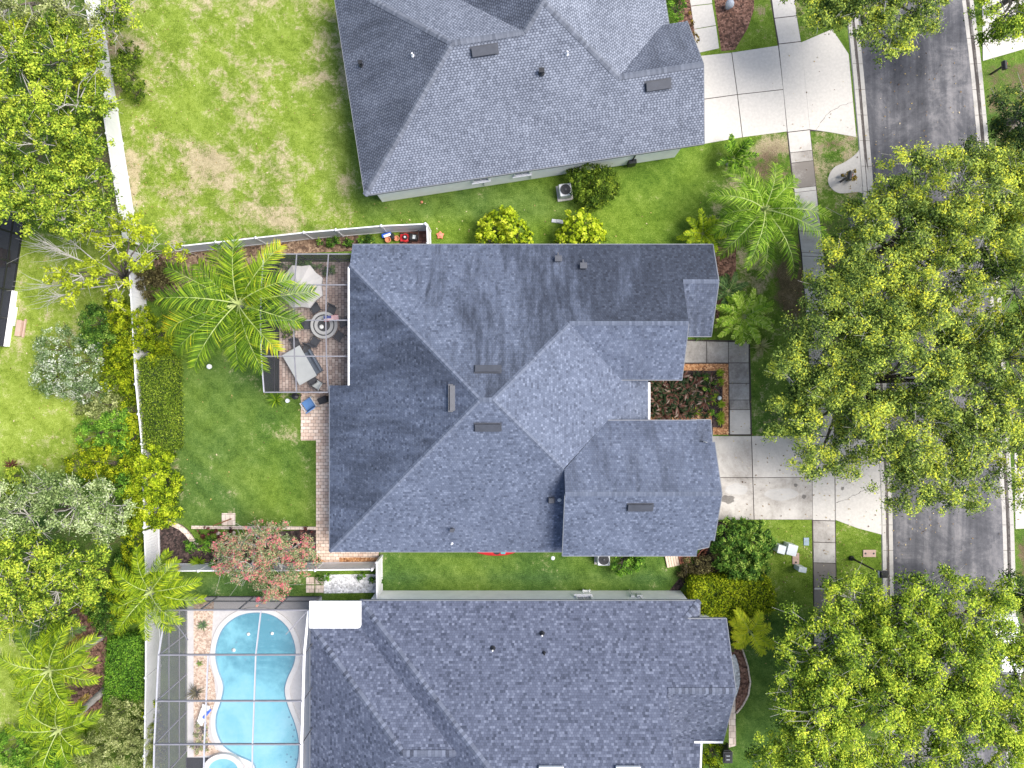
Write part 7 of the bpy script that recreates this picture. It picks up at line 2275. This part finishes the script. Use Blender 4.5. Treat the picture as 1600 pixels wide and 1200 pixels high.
bush('hedge_shrub', 'brownish loose shrub behind the fence beside the fallen leaves', 'shrub', [dome(236, 415, 1.5, 22, 22), dome(246, 450, 1.4, 22, 24), dome(228, 440, 1.5, 16, 26), dome(262, 425, 1.2, 18, 16)], 'brownbush', 501, None, hue=.06)

# fuller planting along the west fence
bush('shrub', 'mid green bush filling the fence foot west of the thin fence line', 'shrub', [dome(190, 560, 1.7, 26, 26), dome(178, 590, 1.5, 26, 24), dome(198, 585, 1.5, 16, 30)], 'hedge', 511, None)
bush('shrub', 'olive green shrub between the two rounded shrubs and the silvery tree', 'shrub', [dome(195, 700, 1.5, 20, 28), dome(110, 760, 1.6, 34, 18), dome(190, 760, 1.7, 28, 22)], 'hedge_lush', 513, None)
tree('shade_tree', 'yellow green tree at the left edge above the lime palms', 'tree', (30, 930),
     [lob(30, 935, 3.8, 50, 32, 1.3), lob(85, 960, 3.4, 44, 28, 1.2), lob(10, 960, 3.6, 34, 30, 1.2)], 'bright', 517, WG, r0=.18, twigs=40, **mid)
bush('shrub', 'light green fluffy shrub at the bottom left corner', 'shrub', [dome(60, 1185, 1.8, 44, 30), dome(20, 1170, 1.5, 30, 30), dome(95, 1195, 1.6, 30, 20)], 'hedge_lush', 519, None, hue=.12)
tree('shade_tree', 'pale yellow green tree between the two bright trees at upper left', 'tree', (130, 130),
     [lob(135, 85, 4.0, 36, 36, 1.3), lob(150, 140, 3.8, 26, 34, 1.2), lob(30, 60, 4.4, 40, 34, 1.4)], 'sparse', 523, WG, r0=.16, twigs=40, hue=-.12, **mid)

# ------------------------------------------------------------------ small wear and litter
def crack(pts, w=.022):
    mb = MB()
    q = [G(x, y, .0318) for x, y in pts]
    r_ = random.Random(len(pts))
    path = []
    for a, b in zip(q[:-1], q[1:]):
        for k in range(5):
            p = a.lerp(b, k / 5)
            path.append(p + Vector((r_.uniform(-.04, .04), r_.uniform(-.04, .04), 0)))
    path.append(q[-1])
    for a, b in zip(path[:-1], path[1:]):
        d = (b - a).normalized(); n = Vector((-d.y, d.x, 0)) * w * r_.uniform(.3, .8)
        mb.face([a - n, b - n, b + n, a + n])
    tag(mb.build('concrete_crack', M['joint']), kind='structure')


crack([(1306, 786), (1322, 780), (1335, 773), (1352, 765), (1376, 762)])
crack([(1277, 200), (1290, 180), (1312, 166), (1333, 159)], .016)


def stain(px, py, rx, ry, seed, mat):
    r_ = random.Random(seed)
    pts = [(px + rx * math.cos(a) * r_.uniform(.75, 1.15), py + ry * math.sin(a) * r_.uniform(.75, 1.15)) for a in [2 * math.pi * k / 12 for k in range(12)]]
    o = sheet('oil_stain', smooth_loop(pts, 3), .0322, mat)


M['oil'] = m_screen('oil_stain', (0.05, 0.045, 0.042), 0.38)
M['oil_pale'] = m_screen('pale_wash', (0.66, 0.65, 0.63), 0.42)
stain(1137, 780, 11, 7, 1, M['oil'])
stain(1243, 758, 3, 3, 2, M['oil'])
stain(1256, 776, 3.5, 3.5, 3, M['oil'])
stain(1316, 763, 3, 3, 4, M['oil'])
stain(1150, 764, 18, 9, 5, M['oil_pale'])
stain(1220, 772, 26, 10, 6, M['oil_pale'])
# fallen leaves
rng = np.random.default_rng(77)
LX, LY = [], []
for cx, cy, sx, sy, n in ((1330, 760, 60, 50, 50), (1440, 820, 60, 60, 90), (1300, 230, 60, 60, 60), (1440, 150, 70, 60, 90), (1280, 450, 40, 90, 160), (1250, 900, 70, 60, 220), (230, 200, 40, 140, 260), (330, 700, 120, 100, 90), (120, 640, 90, 90, 200), (1180, 760, 70, 40, 14), (700, 345, 180, 20, 80), (330, 440, 90, 40, 200), (1200, 640, 60, 60, 120), (400, 200, 160, 120, 260)):
    LX.append(rng.normal(cx, sx, n)); LY.append(rng.normal(cy, sy, n))
LX = np.concatenate(LX); LY = np.concatenate(LY)
ok = ~((LX > 500) & (LX < 1125) & (LY > 375)) & ~((LX > 520) & (LX < 1105) & (LY < 310))
LX, LY = LX[ok], LY[ok]
C = np.stack([(LX - 800) * H / F, (600 - LY) * H / F, np.full(len(LX), .055)], 1)
Nn = norm(np.array([0, 0, 1.0]) + rng.normal(size=C.shape) * .3)
L = .07 + .08 * rng.random(len(C))
V, Fq, rr = leaf_quads(C, Nn, L, L * .55, rng.random(len(C)), rng)
LEAF['fallen'] = m_leaf('leaf_fallen', [(0.1, (.10, .06, .03)), (0.5, (.30, .20, .09)), (0.8, (.46, .36, .13)), (1.0, (.60, .52, .40))], trans=.1)
tag(link_np_mesh('fallen_leaves', V, Fq, rr, LEAF['fallen']), 'scattered fallen leaves on lawns, pavement and driveways', 'leaves', kind='stuff')
# dark tile dots on the pool's shallow ledge
mb = MB()
for px, py in ((420, 968), (442, 972), (455, 990), (458, 1003), (461, 1018), (452, 1120), (456, 1132), (460, 1140), (458, 1150), (462, 1156), (455, 1162), (449, 1178), (455, 1182), (462, 1186), (370, 1003), (384, 1030), (448, 1190)):
    p = G(px, py, .0525)
    mb.lathe((p.x, p.y, .0525), [(.065, 0), (.065, .003), (.001, .003)], 8)
tag(mb.build('pool_tile_dots', M['pool_edge']), kind='structure')

bush('shrub', 'leafy lime shrub in the gap between the twin rounded shrubs and the fence', 'shrub', [dome(205, 675, 1.6, 14, 30), dome(200, 735, 1.7, 18, 26), dome(150, 702, 1.3, 36, 14)], 'hedge', 601, None, hue=.10)
bush('shrub', 'soft pale shrub spreading below the white flowering shrub', 'shrub', [dome(165, 632, 1.2, 24, 16), dome(140, 640, 1.0, 24, 12), dome(185, 650, 1.2, 18, 16)], 'greygreen', 603, None)
bush('shrub', 'leafy green shrub under the sparse tree on the neighbour side', 'shrub', [dome(180, 500, 1.4, 18, 20), dome(175, 470, 1.1, 16, 14), dome(165, 558, 1.5, 20, 18)], 'hedge', 605, None)
bush('shrub', 'yellow green shrub on the bank between silvery tree and mulch at left', 'shrub', [dome(120, 955, 1.5, 34, 18), dome(185, 915, 1.6, 24, 30), dome(205, 850, 1.5, 16, 40), dome(190, 960, 1.3, 24, 20)], 'hedge', 607, None, hue=.08)
